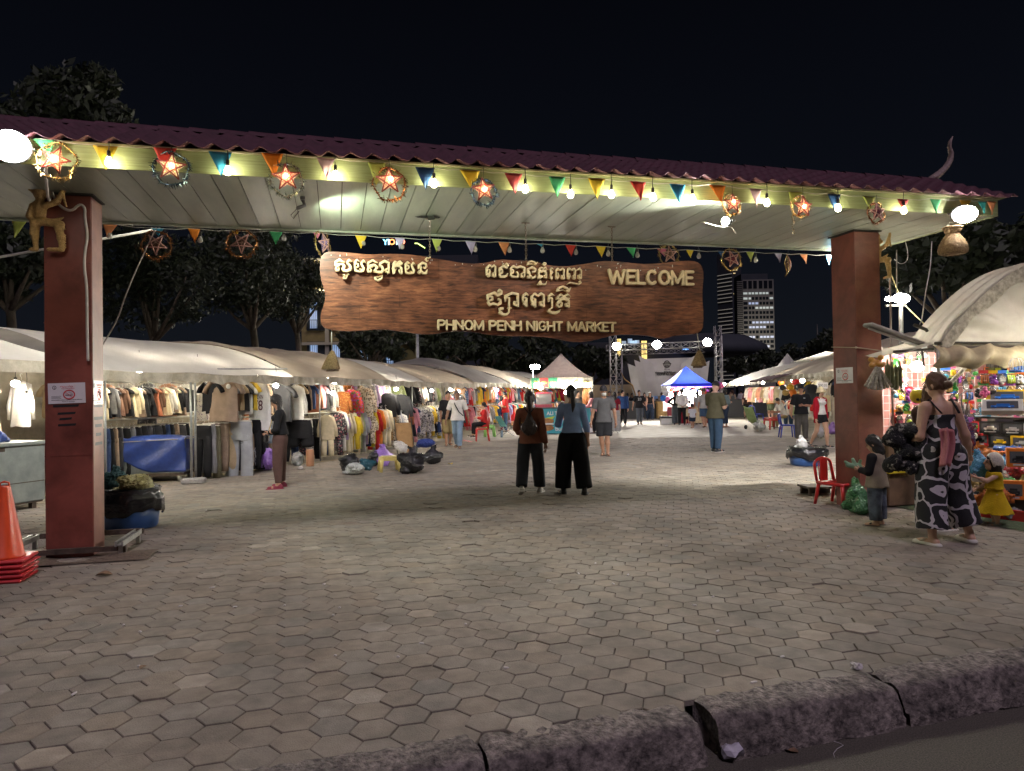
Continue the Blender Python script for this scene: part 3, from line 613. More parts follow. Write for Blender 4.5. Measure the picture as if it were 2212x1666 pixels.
SC=[([(215,850),(215,770),(340,725),(400,775),(470,745),(475,695),(440,668),(415,700),(430,725)],[18,24,26,28,24,22,20,16,8]),([(225,790),(295,810),(300,860),(230,885)],[20,24,24,18]),([(220,910),(255,960),(320,935),(400,965),(455,930),(455,870),(420,845),(408,870)],[24,26,24,28,26,22,18,12]),([(552,890),(555,790),(680,735),(795,755),(798,985),(775,995)],[16,24,28,26,22,8]),([(565,820),(625,835),(630,1000),(628,1100),(580,1150),(520,1155),(440,1120)],[18,22,16,16,22,30,22]),([(785,890),(730,910),(730,950),(785,980)],[12,22,28,16]),([(455,1070),(470,1045),(505,1050),(500,1020),(445,1030),(450,1080),(490,1110)],[10,12,14,18,20,16,14]),([(600,1025),(640,1030),(675,1025)],[12,14,12]),([(895,880),(897,790),(955,740),(1005,780)],[18,22,24,8]),([(905,820),(965,840),(966,990),(945,1000)],[20,22,20,8]),([(900,900),(940,890),(920,950),(960,975)],[16,14,26,20]),([(1065,880),(1068,800),(1130,745),(1190,790),(1250,745),(1302,775),(1305,985),(1280,1000)],[18,22,24,20,24,22,22,8]),([(1075,830),(1135,850),(1140,1000)],[20,22,18]),([(1065,905),(1110,885),(1085,955),(1135,975)],[16,14,28,20]),([(1295,890),(1235,915),(1240,955),(1295,980)],[12,20,28,18]),([(1398,890),(1400,800),(1450,750),(1510,785)],[18,22,22,8]),([(1410,825),(1468,840),(1468,1020),(1420,1050),(1400,1080),(1460,1115),(1540,1120),(1600,1090),(1635,1045)],[18,20,14,18,24,28,30,22,5]),([(1560,830),(1635,760),(1700,805),(1765,760),(1830,805)],[18,22,20,22,8]),([(1560,850),(1680,820),(1800,840)],[16,16,14]),([(1620,965),(1650,950),(1640,920),(1590,930),(1560,970),(1600,1005),(1655,985),(1660,930),(1610,880),(1700,850),(1790,880),(1795,1000),(1770,1015)],[8,10,12,18,22,22,18,16,20,24,22,20,8]),([(1565,935),(1600,880)],[20,22]),([(1785,925),(1735,945),(1740,980),(1785,1000)],[10,18,24,16]),([(1575,680),(1600,630),(1680,605),(1760,640),(1790,695),(1830,625)],[20,22,22,22,20,10]),([(1565,695),(1680,670),(1785,705)],[14,8,12])]
pxm=450/2212/1.84448*8.4/FPX
fA,fB=zfn(1300,1000),zfn(1900,1020)
pxmA=pxm*0.97;pxmB=pxm*1.03
strokes_sdf(SA,fA,pxmA*1.02,0.06,0.0042,'lettering',sign,gold_m)
strokes_sdf(SB,fB,pxmB*1.02,0.06,0.0042,'lettering',sign,gold_m)
strokes_sdf(SC,fB,pxmB*1.02,0.06,0.0042,'lettering',sign,gold_m)
AR_=lambda cx_,cy_,rx,ry,a0,a1,n=9:[(cx_+rx*math.cos(R(a0+(a1-a0)*i/n)),cy_+ry*math.sin(R(a0+(a1-a0)*i/n)))for i in range(n+1)]
LW={'W':1.0,'E':.5,'L':.48,'C':.62,'O':.66,'M':.78,'P':.55,'H':.62,'N':.64,'I':.06,'G':.64,'T':.56,'A':.66,'R':.58,'K':.6,' ':.22}
LT_={'W':[[(0,1),(.25,0),(.5,.9),(.75,0),(1,1)]],'E':[[(1,1),(0,1),(0,0),(1,0)],[(0,.52),(.85,.52)]],'L':[[(0,1),(0,0),(1,0)]],'C':[AR_(.5,.5,.5,.5,50,310,14)],'O':[AR_(.5,.5,.5,.5,0,360,18)],'M':[[(0,0),(0,1),(.5,.12),(1,1),(1,0)]],'P':[[(0,0),(0,1),(.6,1)]+AR_(.6,.74,.4,.26,90,-90)+[(0,.48)]],'H':[[(0,0),(0,1)],[(1,0),(1,1)],[(0,.52),(1,.52)]],'N':[[(0,0),(0,1),(1,0),(1,1)]],'I':[[(.5,0),(.5,1)]],'G':[AR_(.5,.5,.5,.5,50,340,14)+[(1,.45),(.6,.45)]],'T':[[(.5,0),(.5,1)],[(0,1),(1,1)]],'A':[[(0,0),(.5,1),(1,0)],[(.2,.32),(.8,.32)]],'R':[[(0,0),(0,1),(.6,1)]+AR_(.6,.75,.4,.25,90,-90)+[(0,.5)],[(.5,.5),(1,0)]],'K':[[(0,0),(0,1)],[(1,1),(0,.42)],[(.3,.6),(1,0)]],' ':[]}
def sign_text(txt,u0,u1,vt,vb,bold,vslope):
 (sa,za),(sb,zb)=GP(u0,(vt+vb)/2,NS-.035),GP(u1,(vt+vb)/2+vslope,NS-.035)
 h=abs(GP((u0+u1)/2,vt,NS)[1]-GP((u0+u1)/2,vb,NS)[1])
 tot=sum(LW[c]for c in txt)+.2*(len(txt)-1);k=(sb-sa)/tot;x=0;st=[]
 for c in txt:
  for pl_ in LT_[c]:st.append(([(x+p[0]*LW[c],p[1])for p in pl_],1))
  x+=LW[c]+.2
 fn=lambda a,b_:(sa-smid+a*k,(za+(zb-za)*a/tot)-2.75+(b_-.5)*h*.84)
 strokes_sdf(st,fn,bold,.05,.0045,'lettering',sign,gold_m)
sign_text('WELCOME',1316,1496,582,614,0.0195,3.5)
sign_text('PHNOM PENH NIGHT MARKET',947,1329,691,713,0.0125,5)
chain_m=mat('rusty_chain',(0.22,0.17,0.13),0.5,metal=0.7,var=0.3,scale=30)
for(ut,vt,ub,vb)in((930,468,929,558),(1139,478,1137,566),(1322,495,1323,568)):
 s_,z0=GP(ub,vb,NS+0.02);b=MB();z=z0-2.75-0.03;k=0
 while z<ZS-2.75:
  M=Matrix.Translation((s_-smid,0.027,z))@Matrix.Rotation(math.pi/2*(k%2),4,'Z')
  b.tube([M@Vector((0.011*math.cos(a),0,0.02*math.sin(a)))for a in np.linspace(0,2*math.pi,9)[:-1]],0.0032,5,closed=True);z+=0.03;k+=1
 b.tube([(s_-smid-.05,0.027,ZS-2.75-.004),(s_-smid+.05,0.027,ZS-2.75-.004)],0.008,6)
 b.build('chain',chain_m,sign)
b=MB()
for i in range(46):
 t=rnd.random();u=705+t*800;j=min(range(len(SOUT)),key=lambda q:abs(SOUT[q][0]-u)+(1000 if SOUT[q][1]>600 else 0));v=SOUT[j][1]+rnd.uniform(3,14)
 s_,z_=GP(SOUT[j][0]+rnd.uniform(-12,12),v,NS-.003);b.box((s_-smid,-0.003,z_-2.75),(0.006,0.004,rnd.uniform(.006,.02)))
b.build('staples',mat('bright_staple',(0.8,0.8,0.78),0.3,metal=0.4),sign)
# ========================= DECORATIONS ON THE GATE
FC={'green':(0.06,0.42,0.16),'yellow':(0.75,0.52,0.03),'red':(0.62,0.045,0.03),'blue':(0.035,0.33,0.55),'orange':(0.80,0.24,0.015),'pink-white':(0.72,0.50,0.55),'lime':(0.50,0.58,0.13),'navy blue':(0.03,0.11,0.30),'coral red':(0.65,0.10,0.10),'teal':(0.04,0.40,0.36),'lilac':(0.52,0.46,0.68),'pink':(0.62,0.17,0.28),'pale orange':(0.78,0.30,0.12)}
def flag(c,ul,ur,vt,ut,vb,n,label,seed):
 m=mat('bunting_'+c.replace(' ','_'),FC[c],0.75,var=0.08,scale=20);m2=m
 N=m.node_tree.nodes['Principled BSDF'];N.inputs['Subsurface Weight'].default_value=0.0
 (sl,z1),(sr,z2),(st,zt)=GP(ul,vt,n),GP(ur,vt+0.06*(ur-ul),n),GP(ut,vb,n);s0=(sl+sr)/2;rg=random.Random(seed)
 a,b_=rg.uniform(-.02,.02),rg.uniform(0.5,3)
 def f(u,v):
  w=1-v;tx=(sl+(sr-sl)*u)*w+st*v;tz=(z1+(z2-z1)*u)*w+zt*v
  return(tx-s0,0.012*math.sin(u*5+v*3+b_)*v+a*v,tz-z1)
 o=MB().sheet(f,6,8).build('bunting_flag',m,loc=GW(s0,n,z1),rot=(0,0,GANG));o.modifiers.new('t','SOLIDIFY').thickness=0.0015
 return tag(o,label,'flag','bunting flags on the gate')
FRONT=[('green',71,120,300,105,335),('yellow',200,255,313.5,229,367.5),('red',331,382,318,356,372),('blue',450,501,327,479,383),('orange',564,612,330,593,384),('pink-white',684,723,341,705.5,386),('lime',794,833.5,350,812.7,401),('navy blue',897,939,361,919,412),('yellow',993.4,1036.6,367,1022,414),('coral red',1090,1128,374,1113,420),('green',1185,1222,381,1205,427),('yellow',1270,1307,385,1291,431),('red',1361,1395,392,1385,432.6),('blue',1446,1481,397,1467,442.6),('orange',1532,1567.6,399.6,1557,439),('pink-white',1620,1645,408,1636.6,448),('lime',1703,1734.5,414,1712,445),('navy blue',1788,1816,419,1805,456),('lime',1863,1891,424,1880,455),('coral red',1938,1963,430,1952.5,459),('green',2009,2032.5,430,2024.6,461),('yellow',2072,2098,432,2085,455),('teal',2112,2131,435,2124,462),('pale orange',2132,2152,435,2143,464)]
BACK=[('lime',27,57,478,30,513),('pale orange',222,254,484,232,512),('blue',326,353,493,343,511),('orange',405.6,432.6,494,422,525.6),('yellow',500,517,499,508.6,511),('green',581.8,610.5,500,595.7,529.5),('pink',676.6,692.6,503,686,516),('yellow',767,792,508.5,779.6,538),('lilac',853,875,513.6,864,538),('lime',932.8,955,516.6,942.6,545.5),('lilac',1005,1028,521,1018.5,550),('pale orange',1076,1100.5,523,1091,552),('blue',1159,1173.5,527,1170,533),('red',1221,1244,529,1232.6,554.5),('yellow',1287,1309,532,1300,556),('green',1353,1373.6,535,1367,557),('pink',1419,1440,537,1435.6,554),('yellow',1482,1498,540,1492,557),('navy blue',1551,1565,543,1560,558),('lime',1612,1629,544,1622.5,565),('lilac',1672.7,1689,547,1683,567.5),('pale orange',1727.6,1744,549,1741,570.6),('blue',1783,1796,551,1789,573)]
ORDW=['first','second','third','fourth','fifth','sixth','seventh','eighth','ninth','tenth','eleventh','twelfth','thirteenth','fourteenth','fifteenth','sixteenth','seventeenth','eighteenth','nineteenth','twentieth']
def flag_row(rows,n,where):
 cnt={}
 for c,*_ in rows:cnt[c]=cnt.get(c,0)+1
 seen={}
 for i,(c,ul,ur,vt,ut,vb)in enumerate(rows):
  seen[c]=seen.get(c,0)+1;w=''
  nb=[rows[j][0]for j in(i-1,i+1)if 0<=j<len(rows)]
  btw=' between %s and %s flags'%tuple(nb)if len(nb)==2 else ' last in the row by the %s one'%nb[0]
  flag(c,ul,ur,vt,ut,vb,n,f'{c} flag on the gate {where}'+btw,i*7+int(n*10))
flag_row(FRONT,-0.075,'front edge');flag_row(BACK,WID+0.05,'back edge')
cord_m=mat('bunting_cord',(0.6,0.57,0.5),0.8);wire_m=mat('black_wire',(0.02,0.02,0.02),0.5)
for rows,n,lb in((FRONT,-0.07,'pale bunting cord sagging along the front fascia'),(BACK,WID+0.055,'pale bunting cord along the back edge of the gate')):
 P=[]
 for(c,ul,ur,vt,ut,vb)in rows:
  s1,z1=GP(ul,vt,n);s2,z2=GP(ur,vt+.06*(ur-ul),n)
  if P:pm=(P[-1]+GW(s1,n,z1))/2;pm.z+=0.004-.015;P.append(pm)
  P+=[GW(s1,n,z1+.002),GW(s2,n,z2+.002)]
 tag(MB().tube(P,0.0035,5).build('flag_line',cord_m),lb,'cord')
glow_m=emis('bulb_glow',(1.0,0.88,0.55),26.0);sock_m=mat('black_socket',(0.03,0.027,0.022),0.5)
glass_m=mat('clear_bulb',(0.75,0.72,0.65),0.08,trans=0.55,spec=0.6);fila_m=mat('filament',(0.5,0.4,0.25),0.4)
def bulb_proto(lit):
 r=empty('string_bulb',(0,0,0))
 MB().tube([(0,0,0.17),(0.004,0,0.1),(0,0,0.045)],0.004,5).build('cable',wire_m,r)
 MB().lathe([(0.008,0.062),(0.015,0.055),(0.017,0.02),(0.0155,0.0)],10).build('socket',sock_m,r)
 prof=[(0.014,0.0),(0.017,-0.012),(0.028,-0.032),(0.032,-0.05),(0.028,-0.068),(0.016,-0.08),(0.0001,-0.084)]
 g=MB().lathe(prof,12).build('globe',glow_m if lit else glass_m,r)
 if not lit:MB().lathe([(0.004,0),(0.007,-0.02),(0.012,-0.045),(0.0001,-0.06)],7).build('filament',fila_m,g)
 return r
FB=[(235,352),(492,371),(724.6,381),(937.6,398),(1135,410),(1232.6,421.5),(1321,421.8),(1410.8,428),(1495.7,431),(1657,439.5),(1810.7,451),(1952.5,456)]
BBK=[(236,509.7),(432.6,519.5),(613.6,515),(784.5,526),(868.5,533),(947,537),(1026.3,539.6),(1100.7,541),(1172,542),(1244,546),(1314,549),(1377,552),(1509.7,554.5),(1632.5,562.7)]
def nearest_flag(u,rows):c=min(rows,key=lambda q:abs((q[1]+q[2])/2-u));return c
for lit,pts,n,rows in((True,FB,-0.085,FRONT),(False,BBK,WID+0.07,BACK)):
 pb=bulb_proto(lit)
 for i,(u,v)in enumerate(pts):
  o=pb if i==0 else copy_tree(pb)
  s_,z_=GP(u,v,n);o.location=GW(s_,n,z_+0.05);o.rotation_euler=(0,0,i*1.3)
  c=nearest_flag(u,rows);k=[q for q in rows if q[0]==c[0]].index(c)
  tag(o,('lit warm string bulb' if lit else 'unlit clear string bulb')+f' by the {ORDW[k]} {c[0]} flag from left, '+('front' if lit else 'back')+' edge','bulb','lit string bulbs along the front edge' if lit else 'unlit string bulbs along the back edge')
  if lit:lamp('POINT','bulb_light',o,(0,-0.02,-0.055),0.6,(1.0,0.9,0.66),0.035)
chk_m=clothm('lantern_weave',(0.55,0.17,0.10));
def lantern_cloth(name,c1,c2,em):
 m=mat(name,c1,0.8);N=m.node_tree.nodes;L=m.node_tree.links;b=N['Principled BSDF']
 tc=N.new('ShaderNodeTexCoord');ck=N.new('ShaderNodeTexChecker');ck.inputs['Scale'].default_value=75;ck.inputs[1].default_value=(*c1,1);ck.inputs[2].default_value=(*c2,1);L.new(tc.outputs['Object'],ck.inputs[0]);L.new(ck.outputs[0],b.inputs['Base Color'])
 if em:
  L.new(ck.outputs[0],b.inputs['Emission Color']);b.inputs['Emission Strength'].default_value=em
 return m
lit_red=lantern_cloth('lit_red_weave',(0.75,0.22,0.10),(1.0,0.72,0.42),0.2);lit_yel=lantern_cloth('lit_yellow_weave',(0.65,0.40,0.12),(1.0,0.88,0.55),0.22)
unl_brown=lantern_cloth('brown_weave',(0.10,0.045,0.03),(0.26,0.16,0.11),0);unl_pur=lantern_cloth('purple_weave',(0.09,0.04,0.14),(0.30,0.22,0.38),0);unl_red=lantern_cloth('dark_red_weave',(0.05,0.03,0.06),(0.42,0.07,0.09),0)
stickr=mat('red_lantern_stick',(0.34,0.05,0.035),0.5);stickp=mat('pink_lantern_stick',(0.55,0.30,0.26),0.6)
tins_g=mat('gold_tinsel',(0.70,0.52,0.22),0.25,metal=0.9);tins_b=mat('blue_tinsel',(0.16,0.28,0.36),0.2,metal=0.9);tins_s=mat('silver_green_tinsel',(0.42,0.48,0.38),0.2,metal=0.9);tins_c=mat('copper_tinsel',(0.5,0.25,0.10),0.25,metal=0.9)
def star_lantern(u,v,rpx,n,rot,clothmat,stick,tins,lit,label,tail=False,ringr=1.25,ringoff=(0,0),yaw=0.0):
 s_,z_=GP(u,v,n);p=GW(s_,n,z_);r=rpx*p.y/FPX
 root=empty('star_lantern',p,GANG+yaw,label,'star lantern','woven star lanterns hung on the gate');rg=random.Random(int(u))
 P=[]
 for k in range(10):
  a=math.pi/2+rot+k*math.pi/5;q=r if k%2==0 else r*0.5;P.append((q*math.cos(a),q*math.sin(a)))
 vs=[(0,-r*.34,0),(0,r*.34,0)]+[(x,0,z)for x,z in P];fs=[]
 for k in range(10):j=(k+1)%10;fs+=[(0,2+k,2+j),(1,2+j,2+k)]
 MB().add(vs,fs).build('star_body',clothmat,root)
 b=MB();T=[P[k]for k in(0,4,8,2,6)]
 for k in range(5):a,c=T[k],T[(k+1)%5];b.tube([(a[0],-0.004,a[1]),((a[0]+c[0])/2,-r*.3,(a[1]+c[1])/2),(c[0],-0.004,c[1])],0.007 if r>.1 else .006,5)
 b.build('stick_frame',stick,root)
 b=MB();R0=r*ringr;pts=[]
 for k in range(40):a=k/40*2*math.pi;q=R0*(1+0.05*math.sin(a*5+u));pts.append((q*math.cos(a)+ringoff[0]*r,0.02+.01*math.sin(a*3),q*math.sin(a)+ringoff[1]*r))
 b.tube(pts,0.006,5,closed=True)
 for k in range(300):
  c=pts[rg.randrange(40)];L=r*rg.uniform(.12,.36);a=rg.uniform(0,6.28);dz=-abs(math.sin(a))if rg.random()<.65 else math.sin(a)
  d=Vector((math.cos(a)*L,rg.uniform(-.5,.5)*L,dz*L));w=Vector((0.004,0,0.003));c=Vector(c);b.add([c-w,c+w,c+d+w*.4,c+d-w*.4],[(0,1,2,3)])
 if tail:
  for k in range(40):
   c=Vector((-r*1.0+.012*math.sin(k*.4),0.02,-r*.3-k*r*.055));d=Vector((rg.uniform(-.03,.03),rg.uniform(-.02,.02),rg.uniform(-.03,0)));w=Vector((.004,0,.004));b.add([c-w,c+w,c+d+w,c+d-w],[(0,1,2,3)])
 b.build('tinsel_ring',tins,root)
 MB().tube([(0,0,r*1.0),(0.004,0,r*1.2),(0,0,min(r*1.9,0.3))],0.0025,5).build('hanger',wire_m,root)
 if lit:
  MB().ball((rg.uniform(-.2,.1)*r,-r*.30,rg.uniform(-.1,.2)*r),r*.13,8,6).build('bulb',glow_m,root)
  lamp('POINT','lantern_light',root,(0,-r*.7,0),1.6 if u<200 else 0.3,(1,0.72,0.42),0.04)
 return root
star_lantern(120,346,31,-0.10,0.9,lit_red,stickr,tins_g,True,'lit red-checked star lantern beside the left floodlight')
star_lantern(370,361,31,-0.10,-0.1,lit_yel,stickr,tins_b,True,'lit yellow-checked star lantern in a blue tinsel ring',ringoff=(-.05,-.05),ringr=1.15)
star_lantern(619,384,30,-0.10,0.1,lit_red,stickr,tins_s,True,'lit star lantern in a silver-green tinsel ring beside the first orange flag',ringoff=(-.03,-.12),ringr=1.15)
star_lantern(841,391,30,-0.10,0.05,lit_red,stickr,tins_c,True,'lit star lantern in a copper tinsel ring beside the first lime flag',ringoff=(0,-.2),ringr=1.15)
star_lantern(1044.6,410,26,-0.10,0.15,lit_red,stickr,tins_b,True,'lit red star lantern with blue tinsel tufts beside second yellow flag',ringoff=(.05,-.15),ringr=1.05)
star_lantern(1582,440,21,-0.10,0.0,lit_red,stickr,tins_g,True,'lit star lantern hanging just above the small soffit spotlight',ringoff=(0,-.1),ringr=1.0)
star_lantern(1734.5,447,23,-0.10,0.0,lit_red,stickr,tins_g,True,'lit star lantern with a long gold tinsel tail',tail=True,ringoff=(-.2,.1),ringr=0.95)
star_lantern(1894.5,459,20,-0.10,0.1,unl_red,stickp,tins_c,False,'unlit dark star lantern with pink sticks above the right pillar',ringr=1.05)
star_lantern(337,528,24,WID+.02,0.62,unl_brown,stickp,tins_c,False,'unlit brown star lantern at the back edge, beside the left blue flag')
star_lantern(522,525,24,WID+.02,0.62,unl_brown,stickp,tins_c,False,'unlit brown star lantern at the back edge, beside the left yellow flag')
star_lantern(700,526,22,WID+.02,0.3,unl_pur,stickp,tins_g,False,'unlit purple star lantern at the back edge above the sign corner',yaw=1.0)
star_lantern(1446,550,18,WID+.02,0.1,unl_brown,stickp,tins_g,False,'unlit straw star lantern at the back edge half behind the sign')
star_lantern(1581,560,18,WID+.02,0.3,unl_red,stickp,tins_g,False,'unlit red star lantern at the back edge right of the sign')
star_lantern(1703,572,17,WID+.02,0.0,unl_brown,stickp,tins_g,False,'unlit brown star lantern seen edge-on at the back edge near right pillar',yaw=1.1)
housing_m=mat('lamp_housing',(0.06,0.06,0.06),0.45);led_m=emis('led_panel',(1.0,0.97,0.88),60.0)
def floodlight(p,rz,tilt,w,h,power,label,spot=R(136),lit=led_m,color=(1,0.97,0.90),cat='floodlight',group='floodlights'):
 root=empty('floodlight',p,rz,label,cat,group)
 M=Matrix.Rotation(tilt,4,'X')
 MB().ball((0,0.04,0),(w*.58,0.045,h*.58),16,10,M=M).build('housing',housing_m,root)
 MB().ball((0,0.0,0),(w*.52,0.03,h*.52),18,12,M=M).build('lens',lit,root)
 MB().tube([M@Vector((-w/2-.025,0.03,0)),M@Vector((-w/2-.025,.09,.0)),M@Vector((w/2+.025,.09,0)),M@Vector((w/2+.025,.03,0))],0.008,6).build('bracket',housing_m,root)
 if power:lamp('SPOT','beam',root,M@Vector((0,-0.02,0)),power,color,w*.4,(tilt-math.pi/2,0,0),spot,0.6)
 return root
s_,z_=GP(22,316,-0.18);floodlight(GW(s_,-0.18,z_),GANG+.25,R(14),0.29,0.25,36,'bright white floodlight at the left end of the gate front')
s_,z_=GP(2085,463,-0.16);floodlight(GW(s_,-0.16,z_),GANG-.35,R(22),0.27,0.19,33,'bright white floodlight at the right end of the gate front')
s_,z_=GP(1567,478,0.10);floodlight(GW(s_,0.10,z_),GANG-1.15,R(4),0.09,0.09,270,'small round spotlight under the soffit beneath a star lantern',spot=R(140))
s_,z_=GP(1923,515,1.9);floodlight(GW(9.6,2.0,3.5),GANG+2.75,R(22),0.2,0.15,1300,'black floodlight behind the right pillar top, aimed into the market')
floodlight(GW(0.6,2.55,3.95),GANG+3.3,R(22),0.26,0.2,400,'added unseen floodlight on the back of the gate roof, aimed at the left stalls')  # unseen lamp, added to light the left canopies from above
s_,n_=GZ(654,432,ZS-.03);
o=empty('clip_lamp',GW(s_,n_,ZS),GANG,'small dark clip lamp fixed under the soffit left of the sign','lamp')
MB().box((0,0,-0.015),(0.05,0.08,0.03),bev=.005).tube([(0,0,-.03),(0.02,.03,-.08),(-.05,-.05,-.13)],0.02,8).build('arm',housing_m,o)
MB().tube([(-.05,-.05,-.13),(-.12,-.02,-.2),(-.1,.05,-.22),(-.04,.04,-.14)],0.004,5).build('cable',wire_m,o);lamp('SPOT','clip_beam',o,(.03,.04,-.24),42,(.88,1,.78),.03,(R(66),0,R(-66)),R(165),.5)
s_,n_=GZ(925,470,ZS-.01)
hole=MB()
rg_=random.Random(5);hp=[(0.13*(1+rg_.uniform(-.35,.35))*math.cos(a),.07*(1+rg_.uniform(-.35,.35))*math.sin(a),0)for a in np.linspace(0,2*math.pi,12)[:-1]]
hole.add(hp,[tuple(range(11))[::-1]]);hole.add([hp[8],hp[9],(hp[9][0]+.02,hp[9][1]-.02,-.05),(hp[8][0],hp[8][1]-.03,-.06)],[(0,1,2,3)])
hb=hole.build('broken_board',mat('rot_hole',(0.02,0.02,0.015),0.9),gate,loc=(s_,n_,ZS-.004))
gfig_m=mat('gilded_carving',(0.62,0.40,0.16),0.5,c2=(0.40,0.25,0.09),scale=45,bump=0.7,bscale=120,detail=6)
def carved_figure(loc,rz,sc_,mirror,label):
 S=SDF();k=0.02
 S.ell((0,0,.70),(.075,.06,.085),k).ell((-.03,0,.775),(.06,.05,.04),k)
 for i in range(7):a=i*.5+.4;S.ell((-.02+.085*math.cos(a+.6),-.01,.76+.05*math.sin(a+.6)),(.024,.03,.024),.008)
 S.ell((.065,-.03,.68),(.03,.025,.03),.015)
 S.cap((0,0,.62),(0,0,.58),.04,.05,k).cap((-.01,0,.54),(-.01,0,.40),.085,.07,k,sc=(1,1.5,1))
 S.cap((.06,-.02,.55),(.19,-.03,.60),.04,.034,k).cap((.19,-.03,.60),(.26,-.03,.74),.034,.028,k).ell((.27,-.03,.77),(.03,.02,.035),.01)
 S.cap((.25,-.03,.70),(.29,-.03,.55),.022,.012,.01)
 S.cap((-.08,-.01,.54),(-.11,-.03,.42),.035,.03,k).cap((-.11,-.03,.42),(-.07,-.05,.34),.028,.024,k)
 S.ell((.0,0,.36),(.10,.07,.05),k).cap((.05,-.02,.36),(.23,-.03,.33),.05,.045,k).cap((.12,0,.36),(.25,0,.42),.04,.008,.015).cap((.20,0,.32),(.27,0,.28),.03,.008,.015)
 S.cap((.20,-.03,.32),(.23,-.03,.17),.05,.04,k).cap((.23,-.03,.17),(.24,-.03,.04),.04,.03,k).cap((.24,-.03,.025),(.10,-.04,.025),.028,.022,.012)
 S.cap((-.05,-.01,.33),(-.05,-.02,.17),.055,.04,k).cap((-.05,-.02,.17),(-.04,-.02,.04),.036,.028,k).cap((-.04,-.02,.025),(-.09,-.03,.02),.03,.022,.012)
 S.cap((-.06,-.03,.36),(-.08,-.05,.20),.03,.02,.012,sc=(1,1,1))
 for i in range(6):S.ell((.275,-.03,.06+i*.028),(.014,.014,.012),.004)
 S.plane((0,.05,0),(0,1,0))
 V,Q=S.mesh(0.0105,noise=0.004,nfreq=45,nstretch=(1,1,1));V=V*sc_
 if mirror:V[:,0]*=-1;Q=Q[:,::-1]
 o=raw_mesh('carved_figure',V,Q,gfig_m);o.location=loc;o.rotation_euler=(0,0,rz);return tag(o,label,'carved figure','gilded carved dancers on the gate pillars')
s_,z_=GP(96,545,0.92);carved_figure(GW(s_-.03,0.905,z_),GANG,0.83,False,'gilded carved dancer on the left pillar with one arm raised')
s_,z_=GP(1919,606,1.05);carved_figure(GW(9.36,1.05,z_),GANG+math.pi/2,0.74,True,'gilded carved dancer seen side-on on the right pillar')
hose_m=mat('white_hose',(0.55,0.50,0.46),0.5,var=0.1)
def gcable(pts,n,r,name,label,m,sm=True):
 P=[GW(GP(u,v,nn)[0],nn,GP(u,v,nn)[1])for(u,v),nn in zip(pts,n if isinstance(n,list)else[n]*len(pts))]
 if sm:
  for _ in range(2):
   q=[P[0]]
   for a,c in zip(P[:-1],P[1:]):q+=[a*.75+c*.25,a*.25+c*.75]
   P=q+[P[-1]]
 return tag(MB().tube(P,r,7).build(name,m),label,'cable')
gcable([(99,360),(100,400),(106,440),(110,415),(106,375),(112,420),(130,447),(155,458),(172,440),(184,448),(183,470),(190,510),(183,545),(182,580),(187,612),(188,650),(188,700),(190,780)],[-.05,.3,.9]+[.925]*15,0.0135,'cable_hose','white cable hose looping down the front of the left pillar',hose_m)
gcable([(1937,540),(1937,640),(1934,648),(1930,650)],1.25,0.008,'conduit','short grey conduit hanging behind the right carved figure',hose_m,False)
gcable([(1922,600),(1924,650),(1925,800),(1930,930)],1.06,0.013,'conduit','thin grey conduit running down the right pillar edge',mat('grey_pvc',(0.42,0.38,0.36),0.5),False)
gcable([(2013,522),(2010,580),(2000,625),(1992,690),(1987,700)],[1.9,1.6,1.2,.8,.6],0.007,'cable','loose pale cable hanging from gate eave to the toy stall',hose_m)
gcable([(1932,560),(1945,572),(1960,565),(1962,545),(1955,520)],1.7,0.005,'cable','thin looped cable behind the right pillar top',hose_m)
gcable([(335,497),(300,570),(270,640),(255,690),(222,745)],WID,0.008,'cable','pale twin cable swinging down from back of the gate to left stall',hose_m)
pole_m=mat('pale_pole',(0.62,0.60,0.5),0.5)
P=[AT(-20,559,9.4),AT(330,497,9.0)]
tag(MB().tube(P,0.016,8).build('support_pole',pole_m),'thin pale pole stretched behind the left pillar under the roof','pole')
gcable([(1520,480),(1560,492),(1578,488),(1590,505)],.12,0.004,'cable','short white cable loop under the small spotlight',hose_m)
wick_m=mat('wicker',(0.40,0.27,0.14),0.7,c2=(0.2,0.12,0.055),scale=70,bump=0.6,bscale=90)
def wicker_pot(p,H,label):
 root=empty('wicker_basket',p,0.3,label,'basket');b=MB();prof=[(0.36,0),(0.48,.06),(0.50,.18),(0.46,.36),(0.36,.56),(0.25,.72),(.22,.78),(.27,.86),(.30,.95),(.32,1)]
 for i in range(44):
  z=i/43;r=np.interp(z,[q[1]for q in prof],[q[0]for q in prof]);pts=[((r+.008*(1 if(k+i)%2 else-1))*H*math.cos(k/26*6.2832),(r+.008*(1 if(k+i)%2 else-1))*H*math.sin(k/26*6.2832),z*H)for k in range(26)]
  b.tube(pts,H*.0115,4,closed=True)
 for k in range(26):a=k/26*6.2832;b.tube([(r*H*math.cos(a),r*H*math.sin(a),z*H)for r,z in prof],H*.009,4)
 b.lathe([(0.0,.0),(.36*H,0.002)],20);b.build('woven_body',wick_m,root)
 MB().tube([(0.32*H*math.cos(k/24*6.2832),.32*H*math.sin(k/24*6.2832),H)for k in range(24)],H*.03,6,closed=True).build('rim',wick_m,root)
 MB().tube([(-.3*H,0,H),(0,0,H*1.35),(.3*H,0,H)],0.003,4).build('hanging_string',cord_m,root);return root
s_,z_=GP(2059,550,0.0);wicker_pot(GW(s_,0.0,z_),0.32,'round-bellied wicker basket hanging below the right floodlight')
